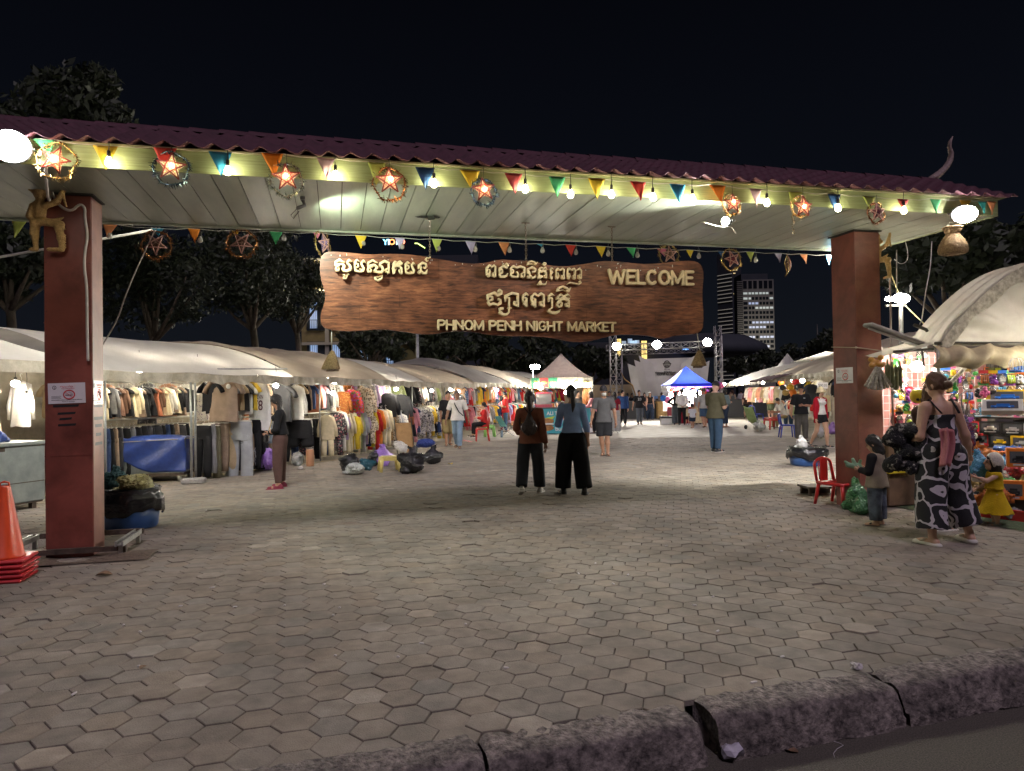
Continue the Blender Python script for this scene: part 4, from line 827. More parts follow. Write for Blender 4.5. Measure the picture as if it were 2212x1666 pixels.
def fish_trap(u,vtop,vbot,uw,n,uro,vro,label,flip,halfopen):
 s_,zt=GP(u,vtop,n);_,zb=GP(u,vbot,n);p=GW(s_,n,zb);H=zt-zb;W=uw*p.y/FPX
 root=empty('fish_trap',p,GANG+(0.3 if flip else-0.4),label,'fish trap','woven fish traps hanging from the sign');b=MB()
 def f(u_,v_):
  a=math.pi*(1.18*v_-.09);r=(1-u_)**.75*(W*.46)+.012
  return(r*math.cos(a)+(0.1*W*u_),-r*math.sin(a)*.9,u_*H)
 for i in range(24):
  b.tube([f(i/24,k/12)for k in range(13)],0.0042,4)
 for k in range(19):b.tube([f(i/10,k/18)for i in range(11)],0.0032,4)
 b.build('woven_shell',wick_m,root)
 q=MB()
 for k in range(15):
  x=(-.46+.92*k/14)*W;q.tube([(x,0.0,0.0),(x*.8+.05*W,.13*W,-.03),(x*.25+.1*W,.05*W,H*(1-abs(x/W)*.7)*.75)],0.0035,4)
 for z in(0.02,.05):q.tube([(-.45*W,.02,z*H),(0,.16*W,z*H),(.45*W,.02,z*H)],0.004,4)
 q.build('open_ribs',wick_m,root)
 sr,zr=GP(uro,vro,n);tp=GW(sr,n,zr)-p;tp=Matrix.Rotation(-root.rotation_euler.z,3,'Z')@tp
 MB().tube([tp,(0.1*W,-.01,H*1.0)],0.006,5).build('rope',cord_m,root);return root
fish_trap(714,758,797,38,NS+.02,716,706,'woven fish trap hanging under the left end of the sign',False,0)
fish_trap(1508,757,790,35,NS+.02,1505,715,'woven fish trap hanging under the right end of the sign',True,0)
wpaper=mat('notice_paper',(0.72,0.69,0.73),0.25,var=0.04,scale=4,coat=0.4);redink=mat('red_ink',(0.52,0.03,0.04),0.5);blk=mat('black_ink',(0.03,0.03,0.035),0.5);greyink=mat('grey_ink',(0.25,0.25,0.27),0.5)
KH_NS=[([(0,1),(0,0),(.3,-.3),(.6,0),(.9,-.3),(1.2,0),(1.2,1)],.12),([(1.6,0),(1.6,1),(2.2,1),(2.2,0)],.12),([(2.2,0),(2.5,-.2)],.1),([(2.7,0),(2.7,1),(3.3,1),(3.3,0)],.12),([(3.8,0),(4.3,-.3),(4.2,.2),(3.8,.4),(3.8,1),(4.4,.9)],.12),([(4.8,1),(4.8,0),(5.1,-.3),(5.5,0),(5.5,1)],.12),([(4.9,-.8),(5.4,-.9)],.1),([(6,1),(6,-.2),(6.6,-.2),(6.6,1),(6,1)],.12),([(7,1),(7,0),(7.4,0)],.12),([(7.8,-.9),(8.3,-1),(8.2,.0),(8.2,1)],.12)]
def notice(root_loc,rz,w,h,label,roll=0.0):
 root=empty('no_smoking_notice',root_loc,rz,label,'notice','no smoking notices on the gate pillars');root.rotation_euler=(0,roll,rz)
 MB().box((0,0,0),(w,0.003,h)).build('paper',wpaper,root)
 y=-0.0026;k=h/0.2
 def tx(t,sz,m,x,z,wd):o=text_obj(t,sz*k,0.0008,m,root,width=wd*k);o.location=(x*k,y,z*k)
 cxn=0.02*k
 b=MB();b.tube([(cxn+.048*k*math.cos(a),y,-.015*k+.042*k*math.sin(a))for a in np.linspace(0,2*math.pi,33)[:-1]],.0058*k,6,closed=True,flat=.25)
 b.tube([(cxn-.034*k,y-.001,.012*k),(cxn+.034*k,y-.001,-.045*k)],.005*k,6,flat=.3);b.build('prohibition_ring',redink,root)
 c=MB();c.box((cxn-.004*k,y,-.02*k),(.058*k,.0006,.008*k));c.box((cxn+.03*k,y,-.02*k),(.006*k,.0006,.008*k))
 c.tube([(cxn+.03*k,y,-.01*k),(cxn+.025*k,y,.0),(cxn+.01*k,y,.004*k),(cxn,y,.012*k),(cxn+.006*k,y,.018*k)],.0022*k,5,flat=.3);c.tube([(cxn+.02*k,y,-.008*k),(cxn+.014*k,y,.0),(cxn-.004*k,y,.006*k)],.002*k,5,flat=.3);c.build('cigarette_symbol',blk,root)
 tx('NO SMOKING',.016,redink,.012,.044,.115);tx('PENALTY APPLIED',.013,blk,.012,-.083,.11)
 q=MB()
 for pts,r in KH_NS:q.tube([((p[0]*.0155-.055)*k,y,(.062+(.5-p[1])*.011)*k)for p in pts],r*.016*k,5,flat=.25)
 q.build('lettering',redink,root)
 q=MB();rg=random.Random(3)
 for(x0,x1,z)in((-.135,-.055,-.028),(-.135,-.055,-.039),(-.135,-.055,-.05),(-.135,.135,-.066)):
  x=x0
  while x<x1:wd=rg.uniform(.003,.009);q.box(((x+wd/2)*k,y,(z+rg.uniform(-.0008,.0012))*k),(wd*k,.0006,(.0034 if z>-.06 else .006)*k));x+=wd+rg.uniform(.001,.0025)
 q.build('small_print',blk,root)
 q=MB();q.tube([((-.107+.016*math.cos(a))*k,y,(.057+.017*math.sin(a))*k)for a in np.linspace(0.4,2*math.pi+.4,20)[:-1]],.0026*k,5,closed=True,flat=.3);q.tube([(-.107*k,y,.042*k),(-.107*k,y,.068*k)],.002*k,5,flat=.3);q.tube([(-.113*k,y,.05*k),(-.101*k,y,.05*k)],.0016*k,5,flat=.3);q.build('emblem',blk,root)
 return root
s1,z1=GP(144.5,849.5,0.945);notice(GW(s1,0.944,z1),GANG,0.335,0.205,'white NO SMOKING notice on the front of the left pillar',R(-1.5))
notice(GW(-0.515+.43+.0065,0.95+0.16,1.56+.09),GANG+math.pi/2,0.29,0.245,'white NO SMOKING notice on the narrow side of the left pillar')
su,zu=GP(1835,811,1.2);notice(GW(8.937,1.22,zu),GANG-math.pi/2,0.33,0.21,'white NO SMOKING notice on the inner side of the right pillar')
tape_m=mat('black_tape',(0.02,0.02,0.022),0.45,var=0.3,scale=60)
for i,(ul,ur,v,lb)in enumerate(((114,170,877,'topmost and longest black strip on the left pillar front'),(124,163,893,'second black strip down on the left pillar front'),(128,155,905,'third and shortest black strip on the left pillar front'),(125,164,918,'lowest black strip on the left pillar front'))):
 (sa,za),(sb,zb)=GP(ul,v+1,.948),GP(ur,v-1,.948)
 o=MB().add([(sa,0,za-.011),(sb-.004,0,zb-.011),(sb+.004,0,zb+.011),(sa+.004,0,za+.011)],[(0,1,2,3)]).build('tape_strip',tape_m,loc=GW(0,.9475,0),rot=(0,0,GANG));tag(o,lb,'tape strip','black strips on the left pillar')
for i,(z,w,lb)in enumerate(((1.515,.26,'black strip right under the small side notice'),(1.385,.27,'widest dark strip on the pillar side'),(1.31,.2,'upper short dark strip on the pillar side'),(1.22,.17,'lower short dark strip on the pillar side'),(1.125,.22,'lowest dark strip on the pillar side'))):
 o=MB().box((0,0,0),(.0012,w,.032)).build('tape_strip',tape_m,loc=GW(-.085+.0056,1.12,z),rot=(0,0,GANG));tag(o,lb,'tape strip','black strips on the left pillar side')
rope_m=mat('jute_rope',(0.45,0.38,0.28),0.8)
za=GP(1840,752,1.2)[1]
b=MB();b.tube([GW(8.925,.965,za-.01),GW(8.925,1.45,za+.03)],.006,6);b.tube([GW(8.925,.962,za-.01),GW(9.34,.962,za-.055),GW(9.6,1.0,za-.1)],.007,6);b.ball(tuple(GW(8.92,.96,za-.01)),.018,6,5)
tag(b.build('rope',rope_m),'thin rope tied round the right pillar to the toy stall','rope')
steel_m=mat('galvanised_steel',(0.42,0.42,0.40),0.45,metal=0.6,var=0.25,scale=12);rust_m=mat('rusty_steel',(0.09,0.065,0.05),0.7,metal=0.3,var=0.4,scale=15)
fr=empty('steel_base_frame',GW(-.3,1.1,0),GANG,'low rusty steel channel frame around the foot of the left pillar','steel frame')
MB().box((-.05,-.19,.075),(1.15,.05,.05)).box((.5,-.19,.03),(.05,.05,.06)).box((-.35,-.19,.03),(.05,.05,.06)).build('front_channel',rust_m,fr)
for(x,m)in((-.52,steel_m),(.48,steel_m)):
 b=MB();b.box((x-.03,.1,.13),(.02,.75,.05),m and 0);b.box((x+.03,.1,.13),(.02,.75,.05));b.box((x,.1,.118),(.06,.75,.012),0);b.box((x,-.2,.06),(.04,.04,.12));b.box((x,.44,.06),(.04,.04,.12));b.build('side_channel',m,fr)
MB().box((-.02,.47,.13),(1.1,.05,.05)).build('rear_channel',rust_m,fr)
b=MB();b.sheet(lambda u,v:((u-.5)*1.5,-.62+v*.5,.012+.03*math.sin(u*9)*math.sin(v*3.1)**2*(1-abs(u-.5))+.012*rnd.random()*math.sin(v*3.1)),26,10)
tag(b.build('dirt_patch',mat('dirt',(0.13,0.095,0.07),0.95,var=0.35,scale=30,bump=.5),loc=GW(-.25,1.2,0),rot=(0,0,GANG)),kind='stuff')
cone_m=mat('orange_cone_plastic',(0.68,0.075,0.02),0.32,var=0.1,scale=6,bump=.03,coat=.25);cred_m=mat('red_cone_base',(0.50,0.028,0.035),0.38,var=.1)
cp=G(8,1252);colr=[(r,z)for r,z in((0.165,.0),(.15,.02),(.047,.62),(.043,.63),(.036,.63),(.036,.60))]
for i in range(5):
 root=empty('traffic_cone',cp+Vector((0.006*(i%2),.004*i,.0+i*.041)),0.25+.05*math.sin(i*2),('topmost orange traffic cone of the nested stack at far left','second cone base from the top of the nested stack','third cone base of the nested orange stack','fourth cone base of the nested orange stack','lowest cone of the nested stack, on the pavers')[4-i],'traffic cone','nested traffic cones')
 MB().box((0,0,.016),(.41,.41,.030),bev=.012).build('base',cred_m,root)
 if i==4:
  MB().lathe([(r*1.0,z+.03)for r,z in colr],28).build('cone_body',cone_m,root)
  MB().tube([(-.036,0,.645),(-.034,0,.685),(0,0,.695),(.034,0,.685),(.036,0,.645)],.009,6).build('handle',cone_m,root)
  MB().lathe([(.118,.21),(.112,.245)],28).build('worn_mark',mat('scuff',(0.5,.25,.2),.6),root)
 else:MB().lathe([(.168,.03),(.162,.052)],24).build('cone_body',cone_m,root)
# ========================= PEOPLE
SKIN={'light':(0.52,0.31,0.21),'tan':(0.40,0.215,0.135),'brown':(0.27,0.14,0.085),'fair':(0.60,0.37,0.28)}
def skinm(k):
 m=mat('skin_'+k,SKIN[k],0.5,var=0.06,scale=12);b=m.node_tree.nodes['Principled BSDF'];b.inputs['Subsurface Weight'].default_value=0.0;return m
eye_m=mat('dark_eye',(0.02,0.015,0.012),0.25);lip_m=mat('lips',(0.33,0.11,0.09),0.5);brow_m=mat('eyebrow',(0.03,0.02,0.015),0.8)
hair_k=mat('black_hair',(0.012,0.010,0.010),0.42,var=0.5,scale=60,stretch=(6,6,.6),bump=.5,bscale=90);hair_b=mat('brown_hair',(0.10,0.045,0.022),0.45,var=0.35,scale=50,stretch=(6,6,.6),bump=.5,bscale=90);hair_g=mat('grey_hair',(0.10,0.09,0.085),0.6,var=0.4,scale=50)
hair_r=mat('dark_auburn_hair',(0.035,0.018,0.016),0.4,var=0.4,scale=60,stretch=(6,6,.6),bump=.5,bscale=90)
LEGS={'stand':[((.06,0.0,-1),(.0,-.03,-1)),((.06,0.0,-1),(.0,-.03,-1))],'wide':[((.17,.02,-1),(.08,-.05,-1)),((.13,.0,-1),(.06,-.03,-1))],'walk':[((.02,.30,-1),(.0,.02,-1)),((.02,-.16,-1),(.0,-.62,-1))],'walk2':[((.02,-.10,-1),(.0,-.48,-1)),((.02,.26,-1),(.0,.02,-1))],'stride':[((.02,.36,-1),(.0,.10,-1)),((.02,-.28,-1),(.0,-.42,-1))],'cross':[((-.05,.10,-1),(-.06,-.08,-1)),((-.02,-.06,-1),(-.10,-.12,-1))],'ease':[((.10,.06,-1),(.02,-.06,-1)),((.03,-.02,-1),(.02,-.02,-1))],'sit':[((.10,1,-.06),(.02,-.06,-1)),((.10,1,-.06),(.02,.10,-1))]}
DN=((.13,-.04,-1),(.05,.16,-1))
ARMS={'down':[DN,DN],'swing':[((.2,.22,-1),(.04,.45,-1)),((.2,-.3,-1),(.06,-.02,-1))],'swing2':[((.2,-.3,-1),(.06,-.02,-1)),((.2,.22,-1),(.04,.45,-1))],'phone':[((.12,.22,-1),(-.45,.95,.12)),((.12,.22,-1),(-.45,.95,.12))],'bag':[((.18,.12,-1),(-.75,.75,-.32)),((.18,.12,-1),(-.75,.75,-.32))],'crossed':[((.22,.12,-1),(-.95,.6,.10)),((.22,.12,-1),(-.95,.6,.2))],'back':[((.20,-.28,-1),(-.55,-.35,-.55)),((.20,-.28,-1),(-.55,-.35,-.55))],'hip':[((.75,-.12,-.8),(-.75,.12,-.45)),((.2,0,-1),(.05,.1,-1))],'fwd':[((.15,.5,-1),(-.2,1,-.1)),((.15,.5,-1),(-.2,1,-.1))],'wide':[((.34,-.02,-1),(.22,.12,-1)),((.34,-.02,-1),(.22,.12,-1))],'front':[((.16,.25,-1),(-.6,.55,-.75)),((.16,.25,-1),(-.6,.55,-.75))]}
def nrm(v):v=np.array(v,float);return v/np.linalg.norm(v)
def person(pos,H,yaw,label,top=None,bot=None,hair=('short',None),shoes=('sneaker',None),arms='down',legs='stand',head=(0,0),fem=False,skin='tan',child=0.0,lean=(0,0),vox=None,group=None,cat='person',fat=1.0,twist=0,hat=None,name='person',zbase=0.0,seat=None,noface=False,sole=None,footout=None):
 D=pos[1];vox=vox or(0.0115 if D<9 else 0.014 if D<14 else 0.018 if D<22 else 0.026)
 c=child;J={}
 td=nrm((lean[0],lean[1],1));pel=np.zeros(3);wid=(1+.22*c)*fat;hs=1+.62*c
 A=[list(map(np.array,a))for a in(ARMS[arms]if isinstance(arms,str)else arms)];Lg=LEGS[legs]if isinstance(legs,str)else legs
 shw=(.098 if fem else .112)*(1+.05*c);hw=(.053 if fem else .048)*wid;tl=.272-.02*c
 tw=R(twist);side=np.array((math.cos(tw),math.sin(tw),0))
 chest=pel+td*(tl-.045);shc=pel+td*tl;nb=pel+td*(tl+.032);hc=nb+td*.03+np.array((0,0.012,0.052*hs))+np.array((0,.02,0))*max(0,-head[1])/30.0
 ls=.235-.055*c;ua,fa=.170-.03*c,.145-.03*c
 sh=[];el=[];wr=[];hip=[];kn=[];an=[]
 for i,sg in enumerate((-1,1)):
  s_=shc+side*sg*shw-np.array((0,0,.012));u_,f_=A[i];m3=np.array((sg,1,1));d1=nrm(u_*m3);d2=nrm(f_*m3);sh.append(s_);e_=s_+d1*ua;el.append(e_);wr.append(e_+d2*fa)
  h_=np.array((sg*hw,0,-.02));t_,k_=Lg[i];k1=h_+nrm(np.array(t_)*m3)*ls;hip.append(h_);kn.append(k1);an.append(k1+nrm(np.array(k_)*m3)*ls)
 zmin=min(a[2]for a in an)-.045
 topz=hc[2]+.068*hs;K=H/(topz-zmin)if seat is None else H
 if seat is not None:zmin=-(seat/H)-(.075*fat)
 T=lambda p:(np.array(p)-np.array((0,0,zmin)))*K
 root=empty(name,(pos[0],pos[1],zbase),yaw,label,cat,group)
 sm=skinm(skin)if skin in SKIN else skin
 kk=.018*K
 hy,hp=R(head[0]),R(head[1]);HM=np.array(Matrix.Rotation(hy,3,'Z')@Matrix.Rotation(hp,3,'X'))
 hx=lambda x,y,z:T(hc)+HM@(np.array((x,y,z))*hs*K)
 def limb(S,a,b,ra,rb,**kw):S.cap(T(a),T(b),ra*K,rb*K,kw.pop('k',kk),**kw)
 ys=1.32 if fem else 1.28
 def torso(S,off,w0=1.0):
  o=off/K;ww=wid*w0
  S.ell(T(pel+(0,-.004,-.005)),np.array(((.089 if fem else .084)*ww+o,.066*ww+o,.062+o))*K,kk)
  limb(S,pel+td*.02,pel+td*.12,(.073 if fem else .078)*ww+o,(.064 if fem else .078)*ww+o,sc=(1,ys,1))
  limb(S,pel+td*.12,chest,(.064 if fem else .078)*ww+o,(.074 if fem else .086)*ww+o,sc=(1,ys,1))
  limb(S,sh[0]*.82+shc*.18,sh[1]*.82+shc*.18,.034*wid+o,.034*wid+o)
  limb(S,chest,shc+td*.01,.066*ww+o,.038*ww+o,sc=(1,ys,1))
  if fem and not c:
   for sg in(-1,1):S.ell(T(chest+side*sg*.036+np.array((0,.05,-.012))),np.array((.032+o,.03+o,.032+o))*K,kk)
 B=SDF();torso(B,-.006)
 limb(B,shc-td*.01,hc-np.array((0,0.008,.03)),.031*(1+.2*c),.028*(1+.3*c))
 hr=np.array((.0435,.054,.066))*hs*K;B.ell(hx(0,-.004,.008),hr,.006*K,rot=HM);B.ell(hx(0,.016,-.030),np.array((.034,.037,.036))*hs*K,.014*K,rot=HM)
 if not noface:
  B.ell(hx(0,.054,-.008),np.array((.0085,.013,.013))*hs*K,.006*K,rot=HM);B.ell(hx(0,.047,.012),np.array((.03,.010,.007))*hs*K,.008*K,rot=HM)
  for sg in(-1,1):B.ell(hx(sg*.045,-.004,-.004),np.array((.006,.013,.018))*hs*K,.003*K,rot=HM)
 for i in(0,1):
  limb(B,sh[i],el[i],.029*wid,.0225*wid);limb(B,el[i],el[i]*.5+wr[i]*.5,.0235*wid,.021*wid);limb(B,el[i]*.5+wr[i]*.5,wr[i],.021*wid,.0155)
  limb(B,hip[i],kn[i],.054*wid,.034*wid);limb(B,kn[i],kn[i]*.6+an[i]*.4,.0345*wid,.034*wid);limb(B,kn[i]*.6+an[i]*.4,an[i],.034*wid,.020)
 feet=[]
 for i,sg in enumerate((-1,1)):
  s_=nrm(an[i]-kn[i]);f0=nrm((sg*(.22 if footout is None else footout),1,0));fd=f0-s_*(f0@s_)*(1.0 if an[i][2]-zmin>.06 else 0.0);fd=nrm(fd);dn=s_ if an[i][2]-zmin>.06 else np.array((0,0,-1.));feet.append((an[i],fd,dn))
  hl=an[i]+dn*.026-fd*.022;tp=an[i]+dn*.033+fd*.095*(1+.1*c)
  limb(B,an[i],hl,.021,.019,k=.01*K);limb(B,hl,tp-fd*.03,.019,.020,k=.01*K);limb(B,tp-fd*.03,tp,.020,.0135,k=.008*K)
 V,Q=B.mesh(vox);nbV=len(V);xt=MB();hk=K*(1+.3*c)
 for i,sg in enumerate((-1,1)):
  d=nrm(wr[i]-el[i]);inn=np.array((-sg,0.25,0.0));inn=inn-d*(inn@d);inn=nrm(inn);w=np.cross(d,inn)*1.0
  if w[1]<0 and abs(d[2])>.5:w=-w
  elif w[2]<0 and abs(d[2])<=.5:w=-w
  b0=T(wr[i]);q=lambda a,b_,c_:tuple(b0+(d*a+w*b_+inn*c_)*hk)
  xt.tube([q(-.008,0,0),q(.012,.001,.001),q(.034,.0015,.002),q(.050,.001,.004)],[.0135*hk,.0155*hk,.0185*hk,.0165*hk],8,0,flat=.55 if abs(w[2])<.9 else .8)
  for j,(off,ln)in enumerate(((.0145,.036),(.005,.042),(-.0045,.039),(-.0135,.029))):
   cu=.012+.004*j;xt.tube([q(.044,off,.003),q(.050+ln*.5,off*1.15,.003+cu*.35),q(.048+ln,off*1.15,.004+cu)],[.0052*hk,.0048*hk,.0036*hk],5,0)
  xt.tube([q(.006,.014,.003),q(.024,.026,.008),q(.042,.030,.014)],[.0065*hk,.0056*hk,.004*hk],5,0)
 if not noface:
  for sg in(-1,1):
   xt.ball(tuple(hx(sg*.0185,.0455,.004)),.0062*hs*K,6,5,1)
   xt.tube([tuple(hx(sg*.010,.050,.0165)),tuple(hx(sg*.02,.049,.019)),tuple(hx(sg*.030,.043,.0155))],.0024*hs*K,4,3)
  xt.tube([tuple(hx(-.0145,.0475,-.033)),tuple(hx(0,.0525,-.0325)),tuple(hx(.0145,.0475,-.033))],[.002*hs*K,.0042*hs*K,.002*hs*K],5,2)
 nv=len(V);fl=[tuple(int(a)for a in f)for f in Q]+[tuple(a+nv for a in f)for f in xt.f]
 V=np.concatenate([V,np.array(xt.v,np.float32)])if xt.v else V
 body=raw_mesh('body',V,fl,[sm,eye_m,lip_m,brow_m],root,mi=[0]*len(Q)+xt.mi)
 nz=.0045 if D<22 else 0
 def upper(mt,sleeve,hem,loose,nm='shirt',open_neck=.0,w0=1.0,sl_loose=None,straps=False,topcut=None):
  S=SDF();lo=loose;torso(S,lo,w0)
  hz=pel+td*(-.02-hem)if hem>.0 else pel+td*(-hem)
  limb(S,pel+td*.1,pel-td*hem,(.078 if fem else .084)*wid*w0+lo/K,((.112 if fem else .118)if hem>.03 else .100)*wid*w0+lo/K,sc=(1,1.2,1))
  sl=sl_loose if sl_loose is not None else lo
  for i in(0,1):
   if sleeve>0:
    f=min(sleeve,1);e1=sh[i]+(el[i]-sh[i])*f;limb(S,sh[i],e1,.031*wid+sl/K,(.027 if sleeve>=1 else .033)*wid+sl/K,cut1=sleeve<1)
    if sleeve>1:e2=el[i]+(wr[i]-el[i])*(sleeve-1);limb(S,el[i],e2,.026*wid+sl/K,.019*wid+sl/K,cut1=True)
  S.plane(T(pel-td*hem),-td);S.plane(T(shc+td*.03),td)
  S.ell(T(nb+np.array((0,.016,.004))),np.array((.038,.042+open_neck,.030+open_neck))*K,sub=True)
  if topcut is not None:S.plane(T(shc-td*topcut),td)
  V,Q=S.mesh(vox,noise=nz,nfreq=13/max(H,.8),seed=H*7+D);o=raw_mesh(nm,V,Q,mt,root);return o
 if top:upper(**top)if isinstance(top,dict)else upper(*top)
 def lower(mt,kind='trousers',length=2.0,r1=.058,r2=.030,waist=.03,loose=.006,nm=None,hem_r=None):
  S=SDF();o_=loose/K
  S.ell(T(pel+(0,-.004,-.005)),np.array(((.089 if fem else .084)*wid+o_,.068*wid+o_,.064+o_))*K,kk)
  limb(S,pel+td*.02,pel+td*.09,(.075 if fem else .08)*wid+o_,(.068 if fem else .079)*wid+o_,sc=(1,ys,1))
  if kind=='trousers':
   for i in(0,1):
    f=min(length,1);e1=hip[i]+(kn[i]-hip[i])*f;rk=r1+(r2-r1)*.55*f
    limb(S,hip[i],e1,r1*wid+o_,rk*wid+o_,cut1=length<=1,k=.006*K)
    if length>1:e2=kn[i]+(an[i]-kn[i])*(length-1);limb(S,kn[i],e2,rk*wid+o_,r2*wid+o_,cut1=True,k=.005*K)
  else:
   mid=(kn[0]+kn[1])/2;low=(an[0]+an[1])/2;e=pel+(mid-pel)*min(length,1)if length<=1 else mid+(low-mid)*(length-1)
   limb(S,pel+td*.03,e,.075*wid+o_,(hem_r or .12),cut1=True,sc=(1,1.15,1))
  S.plane(T(pel+td*waist),td)
  V,Q=S.mesh(vox,noise=nz*1.2,nfreq=12/max(H,.8),seed=H*5+D*2);raw_mesh(nm or('trousers' if kind=='trousers' and length>1.2 else 'shorts' if kind=='trousers' else 'skirt'),V,Q,mt,root)
 if bot:lower(**bot)if isinstance(bot,dict)else lower(*bot)
 st,hm=hair;hm=hm or hair_k
 if st:
  S=SDF();th=.007
  S.ell(hx(0,-.008,.012),hr+th*hs*K,.004*K,rot=HM)
  S.p.append(('e',hx(0,.060,-.022),np.array((.047,.052,.056))*hs*K,None,None,0,None,None,HM,True))
  low={'short':-.012,'crop':.002,'bob':-.08,'long':-.08,'pony':-.03,'bun':-.03,'midlong':-.08,'low_pony':-.03,'boy':-.055}[st]
  S.plane(hx(0,-.02,low),HM@np.array((0,.25,-1.0))/1.03)
  if st in('bob','boy'):limb(S,hc+HM@np.array((0,-.020,-.005))*hs,hc+HM@np.array((0,-.022,-.07))*hs,.050*hs,.046*hs,k=.01*K)
  if st in('long','midlong'):
   L=.24 if st=='long' else .13
   S.p=[p for p in S.p if p[0]!='p']
   S.cap(hx(0,-.022,0),T(hc+np.array((0,-.052,-L))),.050*hs*K,.034*K,.012*K,sc=(1,1.5,1))
   if st=='midlong':
    for sg in(-1,1):S.cap(hx(sg*.036,-.024,.0),T(hc+np.array((sg*.045,-.032,-L*.9))),.016*K,.018*K,.012*K)
   S.p.append(('e',hx(0,.062,-.022),np.array((.045,.05,.055))*hs*K,None,None,0,None,None,HM,True))
  V,Q=S.mesh(max(vox*.75,.009),noise=.007 if D<16 else .003,nfreq=46,nstretch=(1,1,.3));ho=raw_mesh('hair',V,Q,hm,root)
  if st in('pony','low_pony'):
   z0=.03 if st=='pony' else-.02;L=.20 if st=='pony' else .24
   b=MB();b.tube([tuple(hx(0,-.052,z0)),tuple(hx(0,-.085,z0-.01)),tuple(hx(0.004,-.086,z0-.07)),tuple(hx(.006,-.075,z0-.14)),tuple(hx(0,-.068,z0-L))],[.014*K,.02*K,.024*K,.019*K,.004*K],9);b.build('ponytail',hm,ho)
  if st=='bun':b=MB();b.ball(tuple(hx(.0,-.068,-.012)),(.028*K,.026*K,.024*K),10,8);b.build('bun',hm,ho)
 sk,shm=shoes
 if sk:
  shm=shm or mat('dark_shoe',(.03,.03,.03),.6);slm=sole or(mat('pale_sole',(.6,.57,.52),.6)if sk in('sneaker','platform')else mat('dark_sole',(.05,.035,.03),.6));thick={'sneaker':.0075,'boot':.0075,'sandal':.006,'platform':.018}[sk]
  for(a,fd,dn)in feet:
   S=SDF();S2=SDF();hl=a+dn*.028-fd*.024;tp=a+dn*.034+fd*.098*(1+.1*c)
   if sk in('sneaker','boot'):
    limb(S,a+dn*(.004 if sk=='sneaker' else-.03),hl,.0255,.0245,k=.01*K,cut0=True);limb(S,hl,tp,.0235,.0185,k=.01*K)
   else:
    w=np.cross(dn,fd);m_=a+dn*.022+fd*.055;limb(S,m_+w*.022,m_-w*.022,.0085,.0085,k=.003*K);limb(S,m_-fd*.012-dn*.004+w*.02,m_-fd*.012-dn*.004-w*.02,.008,.008,k=.003*K)
   b1=a+dn*(.048-thick*.3)-fd*.026;b2=a+dn*(.048-thick*.3)+fd*.098*(1+.1*c)
   for t_ in np.linspace(0,1,5):S2.ell(T(b1+(b2-b1)*t_),np.array((.0275,.034,thick))*K,.01*K)
   V,Q=S.mesh(max(vox*.8,.009));so=raw_mesh('shoe',V,Q,shm,root)
   V,Q=S2.mesh(max(vox*.7,.008));V[:,2]=np.maximum(V[:,2],0.001);raw_mesh('sole',V,Q,slm,so)
 if hat:
  kind,hmat=hat;S=SDF()
  if kind=='cap':
   S.ell(hx(0,-.008,.016),hr+.012*hs*K,.004*K,rot=HM);S.plane(hx(0,0,.022),HM@np.array((0,.12,-1.)))
   S.cap(hx(-.022,.056,.022),hx(.022,.056,.022),.03*K,.03*K,.006*K,sc=(1,1,4.5))
  elif kind=='bucket':
   S.ell(hx(0,-.004,.022),hr+np.array((.016,.014,.012))*hs*K,.004*K,rot=HM);S.plane(hx(0,0,-.004),HM@np.array((0,0,-1.)))
   S2=SDF();S.cap(hx(0,.0,.04),hx(0,.008,-.004),.055*K,.088*K,.006*K,cut1=True)
  elif kind=='kerchief':
   S.ell(hx(0,-.010,.012),hr+.012*hs*K,.004*K,rot=HM);S.plane(hx(0,.028,.02),HM@np.array((0,1.0,-.45))/1.1);S.ell(hx(0,-.065,-.02),np.array((.022,.02,.03))*hs*K,.015*K)
  V,Q=S.mesh(max(vox*.75,.009));raw_mesh('hat' if kind!='kerchief' else 'headscarf',V,Q,hmat,root)
 J.update(T=T,sh=sh,el=el,wr=wr,hc=hc,pel=pel,shc=shc,td=td,K=K,hx=hx,kn=kn,an=an,hs=hs,chest=chest,side=side)
 root_J[root.name]=J
 return root,J
root_J={}
def gp(u,v):p=G(u,v,0.006);return(p.x,p.y)
def faceyaw(deg):return R(deg)
C=lambda n,c,**k:clothm(n,c,**k)
blackc=C('black_cloth',(.017,.017,.019));whitec=C('white_cloth',(.62,.6,.57));jeans=C('blue_denim',(.055,.10,.17));ljeans=C('light_denim',(.22,.31,.42));djeans=C('dark_denim',(.03,.045,.075));greyc=C('grey_cloth',(.11,.11,.115));lgrey=C('light_grey_cloth',(.38,.38,.37));olivec=C('olive_cloth',(.105,.098,.062));khaki=C('khaki_cloth',(.30,.235,.11));brownc=C('brown_cloth',(.075,.042,.036));rustc=C('rust_brown_cloth',(.235,.095,.06));navyc=C('navy_cloth',(.025,.055,.15));redc=C('red_cloth',(.48,.03,.03));bluec=C('pale_blue_cloth',(.22,.35,.62));creamc=C('cream_cloth',(.62,.52,.33));beigec=C('beige_cloth',(.42,.33,.21));orangec=C('orange_cloth',(.40,.16,.03));maroonc=C('maroon_cloth',(.24,.02,.035));skyc=C('sky_cloth',(.3,.5,.75));pinkc=C('pink_cloth',(.62,.28,.30))
wine_shoe=mat('wine_suede_shoe',(.20,.02,.045),.7,var=.15,scale=30)
plum=C('plum_brown_knit',(.098,.056,.048))
